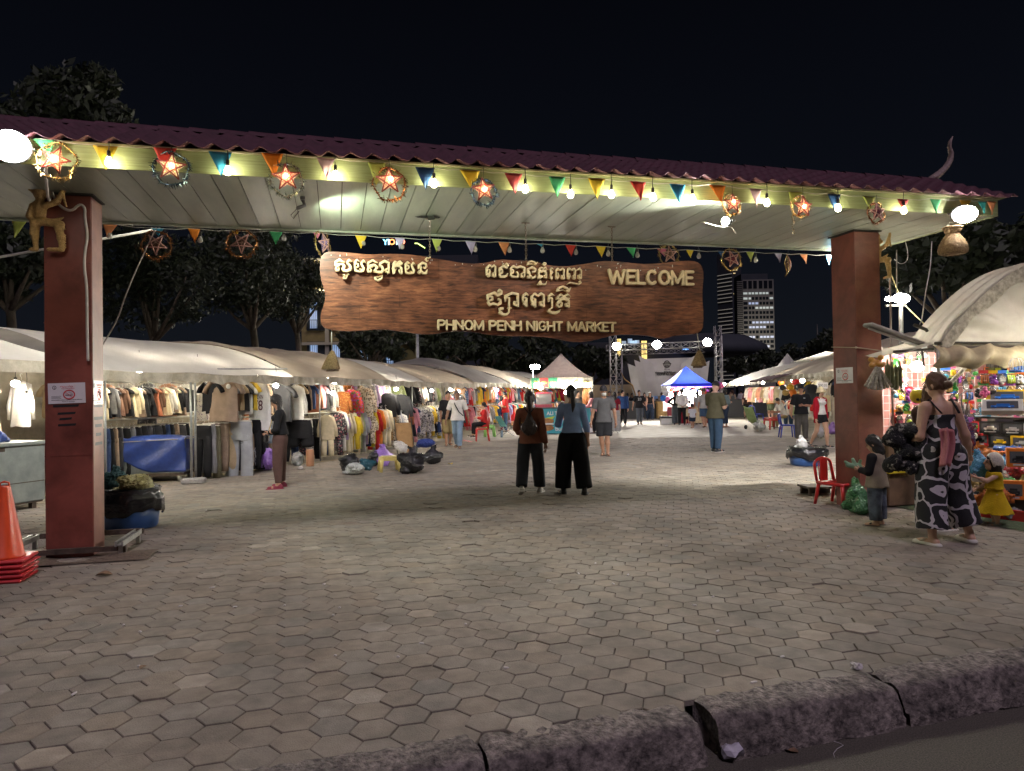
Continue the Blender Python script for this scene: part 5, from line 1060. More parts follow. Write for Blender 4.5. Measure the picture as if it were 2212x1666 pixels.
p1,J1=person(gp(606,1053),1.62,R(100),'young woman in black cardigan and brown leggings looking down into her black shoulder bag',top=dict(mt=blackc,sleeve=1.85,hem=-.035,loose=.006,open_neck=.02,nm='cardigan'),bot=dict(mt=plum,length=1.93,r1=.064,r2=.030,waist=.075,loose=.006,nm='leggings'),hair=('midlong',None),shoes=('sneaker',wine_shoe),arms='bag',legs=[((.13,.06,-1),(.10,-.04,-1)),((.10,.0,-1),(.06,-.03,-1))],head=(8,-30),fem=True,skin='tan',fat=1.08,sole=wine_shoe)
def in_person(root,J,fn,name,m):b=MB();fn(b);return b.build(name,m,root)
Tj=J1['T']
bagp=Tj(J1['wr'][0]*.5+J1['wr'][1]*.5+np.array((0,.02,-.055)))
hb_m=mat('black_quilted_leather',(.02,.02,.022),.3,bump=.6,bscale=60,var=.3);gold_chain=mat('gold_chain',(.7,.55,.25),.3,metal=.9)
tmp=MB();tmp.box((0,0,0),(.20,.075,.15),bev=.03);bagM=Matrix.Translation(bagp)
hbag=empty('handbag',Vector((p1.location.x,p1.location.y,0))+Matrix.Rotation(p1.rotation_euler.z,3,'Z')@Vector(bagp),R(100),'small black quilted handbag on a gold chain at the waist of the woman','handbag')
tmp.build('bag_body',hb_m,hbag);MB().box((0,-.04,.03),(.03,.012,.03),bev=.004).build('clasp',gold_chain,hbag)
sp=[Tj(J1['shc']+J1['side']*.06+np.array((0,.035,.032))),Tj(J1['chest']+np.array((.03,.085,0))),Tj(J1['chest']+np.array((-.01,.09,-.08))),np.array(bagp)+np.array((-.05,-.03,.09))]
b=MB()
for i in range(3):
 for k in range(12):q=sp[i]+(sp[i+1]-sp[i])*(k/12);b.ball(tuple(q-np.array(bagp)),.0105,5,4)
b.build('chain_strap',gold_chain,hbag)
cargo=C('dark_cargo_denim',(.045,.05,.058))
p2,J2=person(gp(1147,1064),1.60,R(-4),'woman with long ponytail in rust brown shirt and grey cargo trousers walking away',top=dict(mt=rustc,sleeve=2,hem=.045,loose=.015,nm='shirt'),bot=dict(mt=cargo,length=1.95,r1=.062,r2=.052,loose=.006),hair=('pony',hair_r),shoes=('sneaker',mat('white_shoe',(.6,.57,.52),.6)),arms=[((.22,.30,-1),(-.05,.95,-.35)),((.17,-.22,-1),(.16,-.05,-1))],legs=[((.10,-.10,-1),(.03,-.52,-1)),((.10,.16,-1),(.04,-.02,-1))],fem=True,skin='brown')
b=MB();T2=J2['T'];bc=T2(J2['chest']+np.array((0.0,-.115,-.075)))
bp=empty('backpack',Vector((p2.location.x,p2.location.y,0))+Matrix.Rotation(p2.rotation_euler.z,3,'Z')@Vector(bc),R(-4),'soft dark drawstring backpack on the back of the woman in rust shirt','backpack')
S=SDF();S.ell((0,0,-.07),(.125,.075,.12),.03).cap((0,.01,.0),(0,.03,.17),.09,.02,.03,sc=(1,1.5,1));V,Q=S.mesh(.012,noise=.008,nfreq=30);raw_mesh('sack',V,Q,mat('dark_brown_nylon',(.045,.030,.026),.5,var=.3,scale=30,bump=.5),bp)
b=MB()
for sg in(-1,1):b.tube([(sg*.02,.03,.17),tuple(Vector(T2(J2['shc']+np.array((sg*.055,-.01,.036))))-Vector(bc)),tuple(Vector(T2(J2['shc']+np.array((sg*.075,.05,.0))))-Vector(bc)),(sg*.165,.11,.03),(sg*.13,.02,-.12)],.008,6)
b.build('straps',mat('dark_strap',(.03,.02,.02),.6),bp)
bt=C('cornflower_blue_jersey',(.235,.34,.56));bwide=C('black_wide_crepe',(.009,.009,.010))
p3,J3=person(gp(1238,1066),1.68,R(3),'woman with black ponytail in pale blue long-sleeved top and wide black trousers walking away',top=dict(mt=bt,sleeve=2,hem=-.03,loose=.006,nm='top'),bot=dict(mt=bwide,length=1.96,r1=.070,r2=.070,waist=.085,loose=.008),hair=('pony',None),shoes=('boot',mat('black_shoe',(.012,.012,.013),.5)),arms=[((.14,.45,-1),(-.35,.95,.25)),((.19,-.06,-1),(.12,.12,-1))],legs=[((.12,.10,-1),(.04,-.02,-1)),((.12,-.06,-1),(.06,-.30,-1))],fem=True,skin='light',sole=mat('black_sole',(.012,.012,.013),.6))
camo=mat('camo_cap',(.05,.045,.05),.8,c2=(.012,.012,.014),scale=28)
p4,J4=person(gp(1306,984),1.74,R(172),'man in grey polo, dark shorts, patterned cap and white face mask standing',top=dict(mt=greyc,sleeve=.72,hem=.055,loose=.016,nm='polo_shirt'),bot=dict(mt=C('charcoal_shorts',(.03,.031,.035)),length=.98,r1=.066,r2=.062,loose=.01),hair=('crop',hair_g),shoes=('sandal',None),arms=[((.24,.02,-1),(.10,.10,-1)),((.26,-.02,-1),(.20,.16,-1))],legs=[((-.02,.12,-1),(.02,-.02,-1)),((-.02,.0,-1),(-.10,-.16,-1))],head=(18,-12),skin='tan',hat=('cap',camo))
def mask(root,J):
 S=SDF();S.ell(J['hx'](0,.030,-.030),np.array((.036,.036,.030))*J['hs']*J['K'],.004);S.plane(J['hx'](0,0,-.006),(0,0,1));V,Q=S.mesh(.010);return raw_mesh('face_mask',V,Q,mat('white_mask',(.66,.66,.66),.8),root)
mask(p4,J4)
person(gp(1329,936),1.62,R(8),'woman with very long dark hair in a maroon top and wide white trousers walking away',top=dict(mt=maroonc,sleeve=.6,hem=-.02,loose=.008),bot=dict(mt=lgrey,length=1.98,r1=.066,r2=.074,waist=.06),hair=('long',None),shoes=('sneaker',whitec),fem=True,legs='ease',skin='light')
person(gp(1346,920),1.72,R(178),'young man in open navy jacket over black clothes looking right',top=dict(mt=navyc,sleeve=2,hem=.05,loose=.022,nm='jacket'),bot=dict(mt=blackc,length=1.9,r1=.06,r2=.036),shoes=('sneaker',whitec),head=(35,0),legs='walk',skin='light')
p7,J7=person(gp(1382,917),1.72,R(176),'young man in black number 23 jersey and grey jeans walking towards the camera',top=dict(mt=blackc,sleeve=.8,hem=.05,loose=.018,nm='jersey'),bot=dict(mt=C('grey_denim',(.10,.115,.135)),length=1.95,r1=.06,r2=.036),legs='walk2',arms='wide',skin='tan')
def on_chest(root,J,txt,sz,m,dz=0,wd=None,dy=.10,front=True):
 t=text_obj(txt,sz,.004,m,root,width=wd);p=J['T'](J['chest']+np.array((0,dy if front else-dy,dz)));t.rotation_euler=(0,0,math.pi if front else 0);t.location=tuple(p)
 return t
wprint=mat('white_print',(.62,.62,.6),.7)
on_chest(p7,J7,'23',.17,wprint,-.03,.17,dy=.105)
person(gp(1366,903),1.58,R(190),'woman with long black hair in white top and pale skirt in the far crowd',top=dict(mt=blackc,sleeve=.6,hem=-.02,loose=.008),bot=dict(mt=skyc,kind='skirt',length=1.7,hem_r=.13),hair=('midlong',None),fem=True,skin='light')
person(gp(1393,905),1.60,R(183),'woman with dark bob in black behind the jersey man',top=dict(mt=brownc,sleeve=.6,hem=.02,loose=.01),bot=dict(mt=djeans),hair=('midlong',None),fem=True,skin='fair',arms='front')
person(gp(1405,908),1.62,R(182),'woman in black cropped tank top and dark jeans walking forward',top=dict(mt=blackc,sleeve=0,hem=-.06,loose=.006),bot=dict(mt=djeans,r1=.066,r2=.06,waist=.05),hair=('midlong',None),fem=True,skin='light',legs='walk',head=(-20,0))
person(gp(1414,899),1.70,R(200),'person in blue cap and light blue shirt in the far crowd',top=dict(mt=skyc,sleeve=1.9,hem=.05,loose=.016),bot=dict(mt=ljeans),hat=('cap',navyc),skin='light',arms='phone')
person(gp(1424,896),1.72,R(150),'man with dark hair in black shirt far behind the blonde ponytail woman',top=dict(mt=blackc,sleeve=.7,hem=.05,loose=.015),bot=dict(mt=blackc))
person(gp(1430,901),1.60,R(-8),'woman with brown ponytail in beige blouse seen from behind',top=dict(mt=beigec,sleeve=2,hem=.03,loose=.016),bot=dict(mt=blackc),hair=('low_pony',hair_b),fem=True,skin='light')
person(gp(1420,899.5),1.18,R(160),'child in pink patterned shirt in the far crowd',top=dict(mt=C('pink_print',(.5,.12,.16),kind='dots',c2=(.6,.5,.4),scale=25),sleeve=1.9,hem=.04,loose=.01),bot=dict(mt=blackc),hair=('bob',None),child=.4,skin='light')
person(gp(1462,917.5),1.63,R(-14),'woman in black top and wide grey jeans leaning in at the blue tent',top=dict(mt=blackc,sleeve=2,hem=-.03,loose=.01),bot=dict(mt=C('grey_denim',(.10,.115,.135)),r1=.066,r2=.064,waist=.055),hair=('pony',None),fem=True,arms='hip',lean=(-.05,.08))
person(gp(1474,918),1.74,R(-5),'man in loose white shirt and black trousers at the blue tent',top=dict(mt=whitec,sleeve=2,hem=.05,loose=.022,nm='shirt'),bot=dict(mt=blackc),arms='back',hair=('short',None),legs='ease')
person(gp(1485,917),.92,R(-10),'toddler in patterned shirt and dark shorts at the blue tent',top=dict(mt=C('cream_print',(.55,.46,.3),kind='dots',c2=(.1,.25,.12),scale=30),sleeve=.7,hem=.04,loose=.01),bot=dict(mt=blackc,length=.9,r1=.07,r2=.06),child=.8,skin='light')
person(gp(1496,924.5),1.06,R(6),'small boy in white shirt and denim shorts seen from behind at the blue tent',top=dict(mt=C('white_pin_cloth',(.55,.57,.62)),sleeve=.8,hem=.05,loose=.012),bot=dict(mt=djeans,length=.9,r1=.07,r2=.06),child=.6,skin='tan',legs='walk2',shoes=('sandal',None))
person(gp(1508,917),1.6,R(20),'woman in cream trousers standing in front of the lit blue tent',top=dict(mt=lgrey,sleeve=.8,hem=.03,loose=.012),bot=dict(mt=creamc,r1=.066,r2=.066),hair=('bob',None),fem=True)
person(gp(1522,923),1.74,R(4),'man in grey shirt and denim shorts stepping up to the blue tent',top=dict(mt=lgrey,sleeve=.9,hem=.05,loose=.018),bot=dict(mt=jeans,length=1.0,r1=.066,r2=.066),legs='walk2',hair=('crop',None),shoes=('sandal',None),fat=1.06)
p17,J17=person(gp(1546,975.5),1.83,R(-52),'tall man in olive baseball tee and blue jeans looking down at his phone',top=dict(mt=olivec,sleeve=.85,hem=.06,loose=.014,nm='t_shirt'),bot=dict(mt=jeans,length=2.0,r1=.060,r2=.036,loose=.006),hair=('crop',None),skin='fair',arms='phone',head=(-14,-26),fat=1.1,shoes=('sneaker',mat('dark_trainer',(.04,.045,.05),.6)),legs=[((.02,.14,-1),(.0,.0,-1)),((.04,-.04,-1),(.02,-.16,-1))])
b=MB();q=J17['T'](J17['wr'][1]*.5+J17['wr'][0]*.5+np.array((0,.05,.02)));phone_m=mat('black_phone',(.015,.015,.017),.2)
ph=empty('mobile_phone',Vector((p17.location.x,p17.location.y,0))+Matrix.Rotation(p17.rotation_euler.z,3,'Z')@Vector(q),R(-52),'dark mobile phone held by the man in olive tee','phone');MB().box((0,0,0),(.075,.012,.15),bev=.004).build('phone_body',phone_m,ph);ph.rotation_euler=(R(-45),0,R(-52))
gm=MB();hx=J17['hx']
for sg in(-1,1):gm.tube([tuple(hx(sg*.02+.013*math.cos(a),.056,.004+.010*math.sin(a)))for a in np.linspace(0,6.283,11)[:-1]],.0025,4,closed=True);gm.tube([tuple(hx(sg*.033,.054,.006)),tuple(hx(sg*.046,0,.004))],.0028,4)
gm.build('glasses',blk,p17)
person(gp(1567,923),1.70,R(-60),'woman in teal grey top and dark jeans striding right behind the olive tee man',top=dict(mt=C('teal_grey_cloth',(.16,.22,.24)),sleeve=1.0,hem=.03,loose=.012),bot=dict(mt=djeans,r1=.06,r2=.04,length=1.8),legs='stride',hair=('bob',None),fem=True,shoes=('sandal',whitec),arms='phone')
person(gp(1583,897.5),1.68,R(10),'woman with a small backpack, beige cardigan and black shorts walking away',top=dict(mt=beigec,sleeve=1.9,hem=.06,loose=.016),bot=dict(mt=blackc,length=.55,r1=.06,r2=.06),hair=('pony',hair_b),fem=True,skin='light',legs='ease')
b=MB();S=SDF();S.ell((0,0,0),(.12,.07,.17),.02);V,Q=S.mesh(.025);o=raw_mesh('backpack',V,Q,mat('grey_nylon',(.12,.13,.12),.6));q=gp(1583,897.5);o.location=(q[0]-.02,q[1]-.17,1.18);tag(o,'small grey backpack on the woman in beige cardigan','backpack')
person(gp(1615,904),1.72,R(172),'stout woman in dark brown shirt and black shorts walking past the baby stroller',top=dict(mt=brownc,sleeve=.9,hem=.05,loose=.02),bot=dict(mt=blackc,length=.7,r1=.066,r2=.066),hair=('bun',hair_b),fem=True,skin='fair',legs='walk',fat=1.12,arms='swing')
person(gp(1665,906.5),1.76,R(120),'balding man in orange-brown tee and green shorts at the bag stall',top=dict(mt=orangec,sleeve=.85,hem=.05,loose=.016),bot=dict(mt=C('green_shorts',(.12,.15,.09)),length=.95,r1=.066,r2=.066),hair=('crop',hair_b),skin='fair',arms='phone',shoes=('sandal',None),head=(10,0))
p22,J22=person((AT(1694,900,30).x,30.0),1.66,R(95),'person in white shirt sitting bent over a dark bag at the right stalls',top=dict(mt=whitec,sleeve=.9,hem=.03,loose=.016),bot=dict(mt=khaki),legs='sit',seat=.45,arms='fwd',lean=(0,.45),head=(0,-25))
person(gp(1704,919.5),1.72,R(-28),'man in black tee and jeans standing with hands behind his back',top=dict(mt=blackc,sleeve=.85,hem=.05,loose=.014),bot=dict(mt=jeans,r1=.06,r2=.044),arms='back',legs='ease')
p24,J24=person(gp(1732,953),1.73,R(168),'man in black tee and dark cap with folded arms and worn grey jeans',top=dict(mt=blackc,sleeve=.9,hem=.055,loose=.018,nm='t_shirt'),bot=dict(mt=C('washed_black_denim',(.095,.088,.08)),r1=.062,r2=.04),arms=[((.2,.12,-1),(-.95,.62,.05)),((.25,.02,-1),(.12,.25,-1))],hat=('cap',blackc),head=(-22,0))
on_chest(p24,J24,'OK',.055,wprint,.0,.06,dy=.10).location.x-=.07
cardi=C('crimson_cardigan',(.36,.012,.025))
p25,J25=person(gp(1774,966),1.62,R(205),'woman in red cardigan, white top and cream bucket hat carrying a plastic bag',top=dict(mt=whitec,sleeve=0,hem=-.02,loose=.004,nm='vest_top'),bot=dict(mt=blackc,length=.42,r1=.062,r2=.066),hair=('midlong',None),fem=True,skin='light',hat=('bucket',creamc),legs='walk',head=(-10,-4),arms='down')
S=SDF();T5=J25['T'];Kp=J25['K']
for sg,i in((-1,0),(1,1)):
 S.cap(T5(J25['sh'][i]),T5(J25['el'][i]),.040*Kp,.036*Kp,.02).cap(T5(J25['el'][i]),T5(J25['wr'][i]),.034*Kp,.028*Kp,.02,cut1=True);S.cap(T5(J25['shc']+np.array((sg*.055,-.01,0))),T5(J25['pel']+np.array((sg*.075,-.01,-.12))),.045*Kp,.052*Kp,.02,cut1=True)
S.cap(T5(J25['chest']+np.array((0,-.045,.03))),T5(J25['pel']+np.array((0,-.05,-.12))),.06*Kp,.075*Kp,.02,sc=(1,1.6,1),cut1=True)
V,Q=S.mesh(.017,noise=.006,nfreq=10);raw_mesh('cardigan',V,Q,cardi,p25)
person(gp(969,962),1.72,R(196),'man in black printed tee and khaki shorts walking behind the white polo man',top=dict(mt=blackc,sleeve=.9,hem=.055,loose=.018),bot=dict(mt=khaki,length=1.05,r1=.068,r2=.066),hair=('crop',None),shoes=('sandal',None),legs='walk2',skin='tan',arms='down')
p31,J31=person(gp(989,968),1.72,R(170),'slim man in white polo with a black cross-body strap and ripped light jeans',top=dict(mt=whitec,sleeve=.8,hem=.05,loose=.016,nm='polo_shirt'),bot=dict(mt=ljeans,r1=.058,r2=.036),hair=('crop',hair_g),shoes=('sandal',None),legs='walk',skin='brown',head=(14,0),arms='wide')
b=MB();T6=J31['T'];b.tube([tuple(T6(J31['shc']+np.array((.05,.02,.03)))),tuple(T6(J31['chest']+np.array((.02,.088,.0)))),tuple(T6(J31['pel']+np.array((-.05,.092,.10)))),tuple(T6(J31['pel']+np.array((-.11,.03,.03))))],.016,6,flat=.4);b.build('cross_body_strap',blackc,p31)
person((AT(1046,900,26.2).x,26.2),1.62,R(96),'woman in red cardigan sitting on a red plastic chair looking left',top=dict(mt=redc,sleeve=1.9,hem=.09,loose=.016),bot=dict(mt=blackc,length=1.9),legs='sit',seat=.46,hair=('bun',None),fem=True,skin='light',arms='phone')
person((AT(1092,900,31).x,31.0),1.70,R(95),'man in bright red tee browsing the far left clothes',top=dict(mt=redc,sleeve=.9,hem=.05,loose=.016),bot=dict(mt=jeans),arms='crossed')
person((AT(1083,900,31.5).x,31.6),1.55,R(90),'woman in dark pink top facing the clothes beside the red tee man',top=dict(mt=pinkc,sleeve=.6,hem=.03,loose=.014),bot=dict(mt=maroonc),hair=('bob',None),fem=True)
lgt=C('taupe_sweat',(.26,.22,.165));bleach=mat('bleached_denim',(.16,.20,.27),.85,c2=(.025,.03,.042),scale=7,bump=.2)
p27,J27=person(gp(1896,1133.5),1.02,R(42),'boy with black hair in black and taupe sweatshirt and bleached jeans holding a toy',top=dict(mt=lgt,sleeve=0,hem=.07,loose=.016,nm='sweatshirt'),bot=dict(mt=bleach,length=1.92,r1=.064,r2=.052,loose=.008),hair=('boy',None),child=.45,skin='light',arms='phone',head=(8,-22),shoes=('sandal',mat('black_sandal',(.012,.012,.012),.5)),vox=.0105)
S=SDF();T7=J27['T'];K7=J27['K']
for i in(0,1):S.cap(T7(J27['sh'][i]),T7(J27['el'][i]),.052*K7,.046*K7,.02).cap(T7(J27['el'][i]),T7(J27['el'][i]+(J27['wr'][i]-J27['el'][i])*.9),.044*K7,.034*K7,.015,cut1=True)
V,Q=S.mesh(.0105,noise=.004,nfreq=16);raw_mesh('black_sleeves',V,Q,blackc,p27)
q=Vector((p27.location.x,p27.location.y,0))+Matrix.Rotation(R(42),3,'Z')@Vector(T7(J27['wr'][0]*.5+J27['wr'][1]*.5+np.array((0,.07,.02))))
S=SDF();S.cap((-.09,0,.02),(.04,0,0),.028,.036,.015).cap((.0,0,.02),(-.03,0,.085),.022,.02,.012).cap((.04,0,.02),(.06,0,.07),.02,.018,.012).cap((-.08,0,.03),(-.12,0,.06),.02,.016,.01);V,Q=S.mesh(.009);o=raw_mesh('soft_toy',V,Q,mat('mint_plush',(.20,.33,.22),.9,bump=.5,bscale=150));o.location=q;tag(o,'mint green soft toy held by the boy','toy')
def poppy():
 m=mat('poppy_print',(.012,.012,.013),.75,bump=.2,bscale=60,var=.05);N=m.node_tree.nodes;L=m.node_tree.links;b=N['Principled BSDF']
 tc=N.new('ShaderNodeTexCoord');mp=N.new('ShaderNodeMapping');mp.inputs['Scale'].default_value=(1,1,1);wz=N.new('ShaderNodeTexNoise');wz.inputs['Scale'].default_value=5;L.new(tc.outputs['Object'],wz.inputs['Vector']);wa=N.new('ShaderNodeMix');wa.data_type='RGBA';wa.blend_type='LINEAR_LIGHT';wa.inputs[0].default_value=.10;L.new(tc.outputs['Object'],wa.inputs[6]);L.new(wz.outputs['Color'],wa.inputs[7]);L.new(wa.outputs[2],mp.inputs[0])
 v=N.new('ShaderNodeTexVoronoi');v.inputs['Scale'].default_value=4.6;v.inputs['Randomness'].default_value=.62;L.new(mp.outputs[0],v.inputs['Vector'])
 n=N.new('ShaderNodeTexNoise');n.inputs['Scale'].default_value=7;n.inputs['Detail'].default_value=1;L.new(tc.outputs['Object'],n.inputs['Vector'])
 e=N.new('ShaderNodeTexVoronoi');e.feature='DISTANCE_TO_EDGE';e.inputs['Scale'].default_value=4.6;e.inputs['Randomness'].default_value=.62;L.new(mp.outputs[0],e.inputs['Vector'])
 lt=N.new('ShaderNodeMath');lt.operation='LESS_THAN';lt.inputs[1].default_value=.052;a2=N.new('ShaderNodeMath');a2.operation='MULTIPLY_ADD';a2.inputs[1].default_value=.10;a2.inputs[2].default_value=-.05;L.new(n.outputs['Fac'],a2.inputs[0]);ad=N.new('ShaderNodeMath');L.new(e.outputs['Distance'],ad.inputs[0]);L.new(a2.outputs[0],ad.inputs[1]);L.new(ad.outputs[0],lt.inputs[0])
 rp=N.new('ShaderNodeValToRGB');rp.color_ramp.interpolation='CONSTANT';E=rp.color_ramp.elements;E[0].color=(0,0,0,1);E[1].position=.11;E[1].color=(1,1,1,1);q=E.new(.27);q.color=(0,0,0,1);L.new(v.outputs['Distance'],rp.inputs[0])
 mxx=N.new('ShaderNodeMath');mxx.operation='MAXIMUM';L.new(lt.outputs[0],mxx.inputs[0]);L.new(rp.outputs[0],mxx.inputs[1])
 mx=N.new('ShaderNodeMix');mx.data_type='RGBA';mx.inputs[6].default_value=(.011,.011,.014,1);mx.inputs[7].default_value=(.52,.48,.52,1);L.new(mxx.outputs[0],mx.inputs[0]);L.new(mx.outputs[2],b.inputs['Base Color']);return m
pop=poppy();cream_shoe=mat('cream_espadrille',(.55,.47,.36),.8,bump=.3,bscale=150)
p28,J28=person(gp(2040,1172),1.70,R(8),'woman with auburn bun in black and white poppy-print jumpsuit, seen from behind',top=dict(mt=pop,sleeve=0,hem=.02,loose=.010,nm='bodice',topcut=.055,w0=.98),bot=dict(mt=pop,length=1.80,r1=.070,r2=.070,waist=.05,loose=.012,nm='wide_trousers'),hair=('bun',hair_b),fem=True,skin='light',arms=[((.22,-.02,-1),(-.15,.75,-.55)),((.30,-.10,-1),(.42,.30,-.75))],legs=[((.14,-.04,-1),(.06,-.12,-1)),((.18,.10,-1),(.20,-.20,-1))],shoes=('platform',cream_shoe),fat=1.10,head=(24,-16),lean=(0,.05))
b=MB();T8=J28['T'];K8=J28['K']
for sg in(-1,1):b.tube([tuple(T8(J28['chest']+np.array((sg*.055,-.085,.0)))),tuple(T8(J28['shc']+np.array((sg*.066,-.048,-.005)))),tuple(T8(J28['shc']+np.array((sg*.070,-.008,.036)))),tuple(T8(J28['chest']+np.array((sg*.055,.07,.02))))],.014,6,flat=.45)
b.build('shoulder_straps',blackc,p28)
def at_person(p,J,off,base='pel'):return Vector((p.location.x,p.location.y,0))+Matrix.Rotation(p.rotation_euler.z,3,'Z')@Vector(J['T'](J[base]+np.array(off)))
q=at_person(p28,J28,(-.155,.07,.05));S=SDF();rg_=random.Random(2)
for i in range(46):a=rg_.uniform(0,6.28);S.ell((rg_.uniform(-.20,.12),rg_.uniform(-.08,.10),rg_.uniform(-.26,.16)),tuple(rg_.uniform(.045,.08)for _ in range(3)),.02)
V,Q=S.mesh(.014,noise=.012,nfreq=60,nstretch=(1,1,1));o=raw_mesh('fluffy_jacket',V,Q,mat('shaggy_black_white',(.012,.012,.013),.9,c2=(.010,.010,.011),scale=18,bump=1.0,bscale=70));o.location=q
def shaggy():
 m=MATS['shaggy_black_white'];r=[n for n in m.node_tree.nodes if n.type=='VALTORGB'][0];r.color_ramp.elements[0].position=.56;r.color_ramp.elements[1].position=.66;r.color_ramp.elements[1].color=(.34,.32,.28,1)
shaggy();tag(o,'shaggy black and white jacket carried over the arm of the jumpsuit woman','jacket')
q=at_person(p28,J28,(-.075,-.12,.08));b=MB();b.sheet(lambda u,v:((u-.5)*.13*(1-.3*v)+.02*math.sin(v*4),.03*math.sin(u*11+v*2)-.01,.12-v*.36-.05*abs(u-.5)),14,12)
o=b.build('pink_garment',C('dusty_pink_cloth',(.50,.20,.21)),loc=q,rot=(0,0,R(8)),solid=.008);tag(o,'dusty pink garment hanging from the arm of the jumpsuit woman','garment')
yel=C('mustard_yellow_cotton',(.50,.33,.012))
tp29=gp(2150,1134)
p29,J29=person(tp29,.80,R(72),'toddler in a yellow sleeveless dress and white headscarf reaching for a blue bag',top=dict(mt=yel,sleeve=.0,hem=-.06,loose=.014,nm='dress_bodice'),bot=dict(mt=yel,kind='skirt',length=1.35,hem_r=.235,waist=.12,nm='dress_skirt',loose=.01),hair=('boy',None),child=1.0,skin='light',arms=[((.15,.85,-.45),(-.1,1,.35)),((.22,.25,-1),(-.05,.8,-.4))],hat=('kerchief',clothm('lace_white',(.58,.54,.46),kind='dots',c2=(.36,.33,.28),scale=80)),shoes=('sneaker',mat('grey_trainer',(.33,.31,.29),.7)),vox=.0095,head=(0,6))
p36,J36=person((p28.location.x+.33,p28.location.y+.75),1.60,R(-62),'woman with wavy brown hair shopping at the toy stall behind the jumpsuit woman',top=dict(mt=brownc,sleeve=1.9,hem=.03,loose=.012),bot=dict(mt=blackc),hair=('midlong',hair_b),fem=True,skin='light',arms='fwd',vox=.014)
bluep=mat('blue_plastic_bag',(.10,.33,.50),.25,var=.15,scale=12,bump=.8,bscale=18,coat=.3)
def soft_bag(p,size,m,label,name='plastic_bag',seed=0,handles=True,noise=.02,h=.012,cat='bag',group=None,knot=True):
 S=SDF();sx,sy,sz=size;rg=random.Random(seed)
 S.ell((0,0,sz*.40),(sx*.42,sy*.42,sz*.40),.03)
 for i in range(16):a_=rg.uniform(0,6.28);q_=rg.uniform(.1,.40);S.ell((q_*sx*math.cos(a_),q_*sy*math.sin(a_),rg.uniform(.12,.72)*sz),(rg.uniform(.10,.24)*sx,rg.uniform(.10,.24)*sy,rg.uniform(.08,.20)*sz),.012)
 if knot:S.cap((0,0,sz*.72),(rg.uniform(-.15,.15)*sx,rg.uniform(-.1,.1)*sy,sz*.95),sx*.16,sx*.09,.02)
 if knot:S.cap((0,0,sz*.9),(rg.uniform(-.3,.3)*sx,0,sz*1.05),sx*.07,sx*.02,.01)
 S.plane((0,0,0.002),(0,0,-1))
 V,Q=S.mesh(h,noise=noise,nfreq=22/max(size),nstretch=(1,1,.8),seed=seed);o=raw_mesh(name,V,Q,m);o.location=p;o.rotation_euler=(0,0,seed*1.1)
 return tag(o,label,cat,group)
q=AT(2114,1003,8.35);soft_bag(q-Vector((0,0,.16)),(.24,.2,.33),bluep,'light blue plastic bag carried between the shoppers and the toddler',seed=3,h=.011)
clearp=mat('clear_poly_bag',(.55,.58,.55),.12,var=.1,scale=10,bump=.7,bscale=22,trans=.5)
q=AT(2085,938,7.75);o=soft_bag(q-Vector((0,0,.19)),(.2,.15,.40),mat('mixed_toys_in_bag',(.05,.12,.30),.2,c2=(.30,.05,.05),scale=10,bump=.8,bscale=20,coat=.6),'see-through bag of blue and green toys hanging from the shopper arm',seed=8,h=.011)
MB().tube([(0,0,.38),(-.05,0,.62),(-.02,0,.66),(.03,0,.62),(0.02,0,.38)],.007,5).build('bag_handle',clearp,o)
for i,(u,v,h,y,fm,tc_,bc_,hr_,lb)in enumerate(((1338,903,1.7,175,0,navyc,blackc,'short','man in navy far behind the white trousers woman'),(1356,900,1.6,20,1,whitec,djeans,'long','woman in white top and dark jeans far left of the stage crowd'),(1375,897,1.72,185,0,lgrey,blackc,'short','man in pale grey shirt far behind the number 23 jersey'),(1399,896,1.6,160,1,redc,djeans,'midlong','woman in red top far back beside the crop top woman'),(1438,897,1.68,-20,0,blackc,jeans,'short','man in black tee far left of the potted plant'),(1602,893,1.7,10,0,whitec,khaki,'short','man in white tee and khaki trousers far down the right row'),(1630,890,1.6,170,1,maroonc,blackc,'bob','woman in maroon top far down the right row'),(1578,892,1.62,180,1,creamc,blackc,'midlong','woman in cream top far behind the backpack woman'),(1388,894,1.2,180,1,skyc,djeans,'bob','child in sky blue top in the far crowd'))):
 person(gp(u,v),h,R(y),lb,top=dict(mt=tc_,sleeve=.9,hem=.04,loose=.014),bot=dict(mt=bc_),hair=(hr_,None),fem=bool(fm),legs=['stand','walk','ease'][i%3],arms=['down','swing','phone'][i%3],child=.4 if h<1.3 else 0,skin=['tan','light'][i%2])
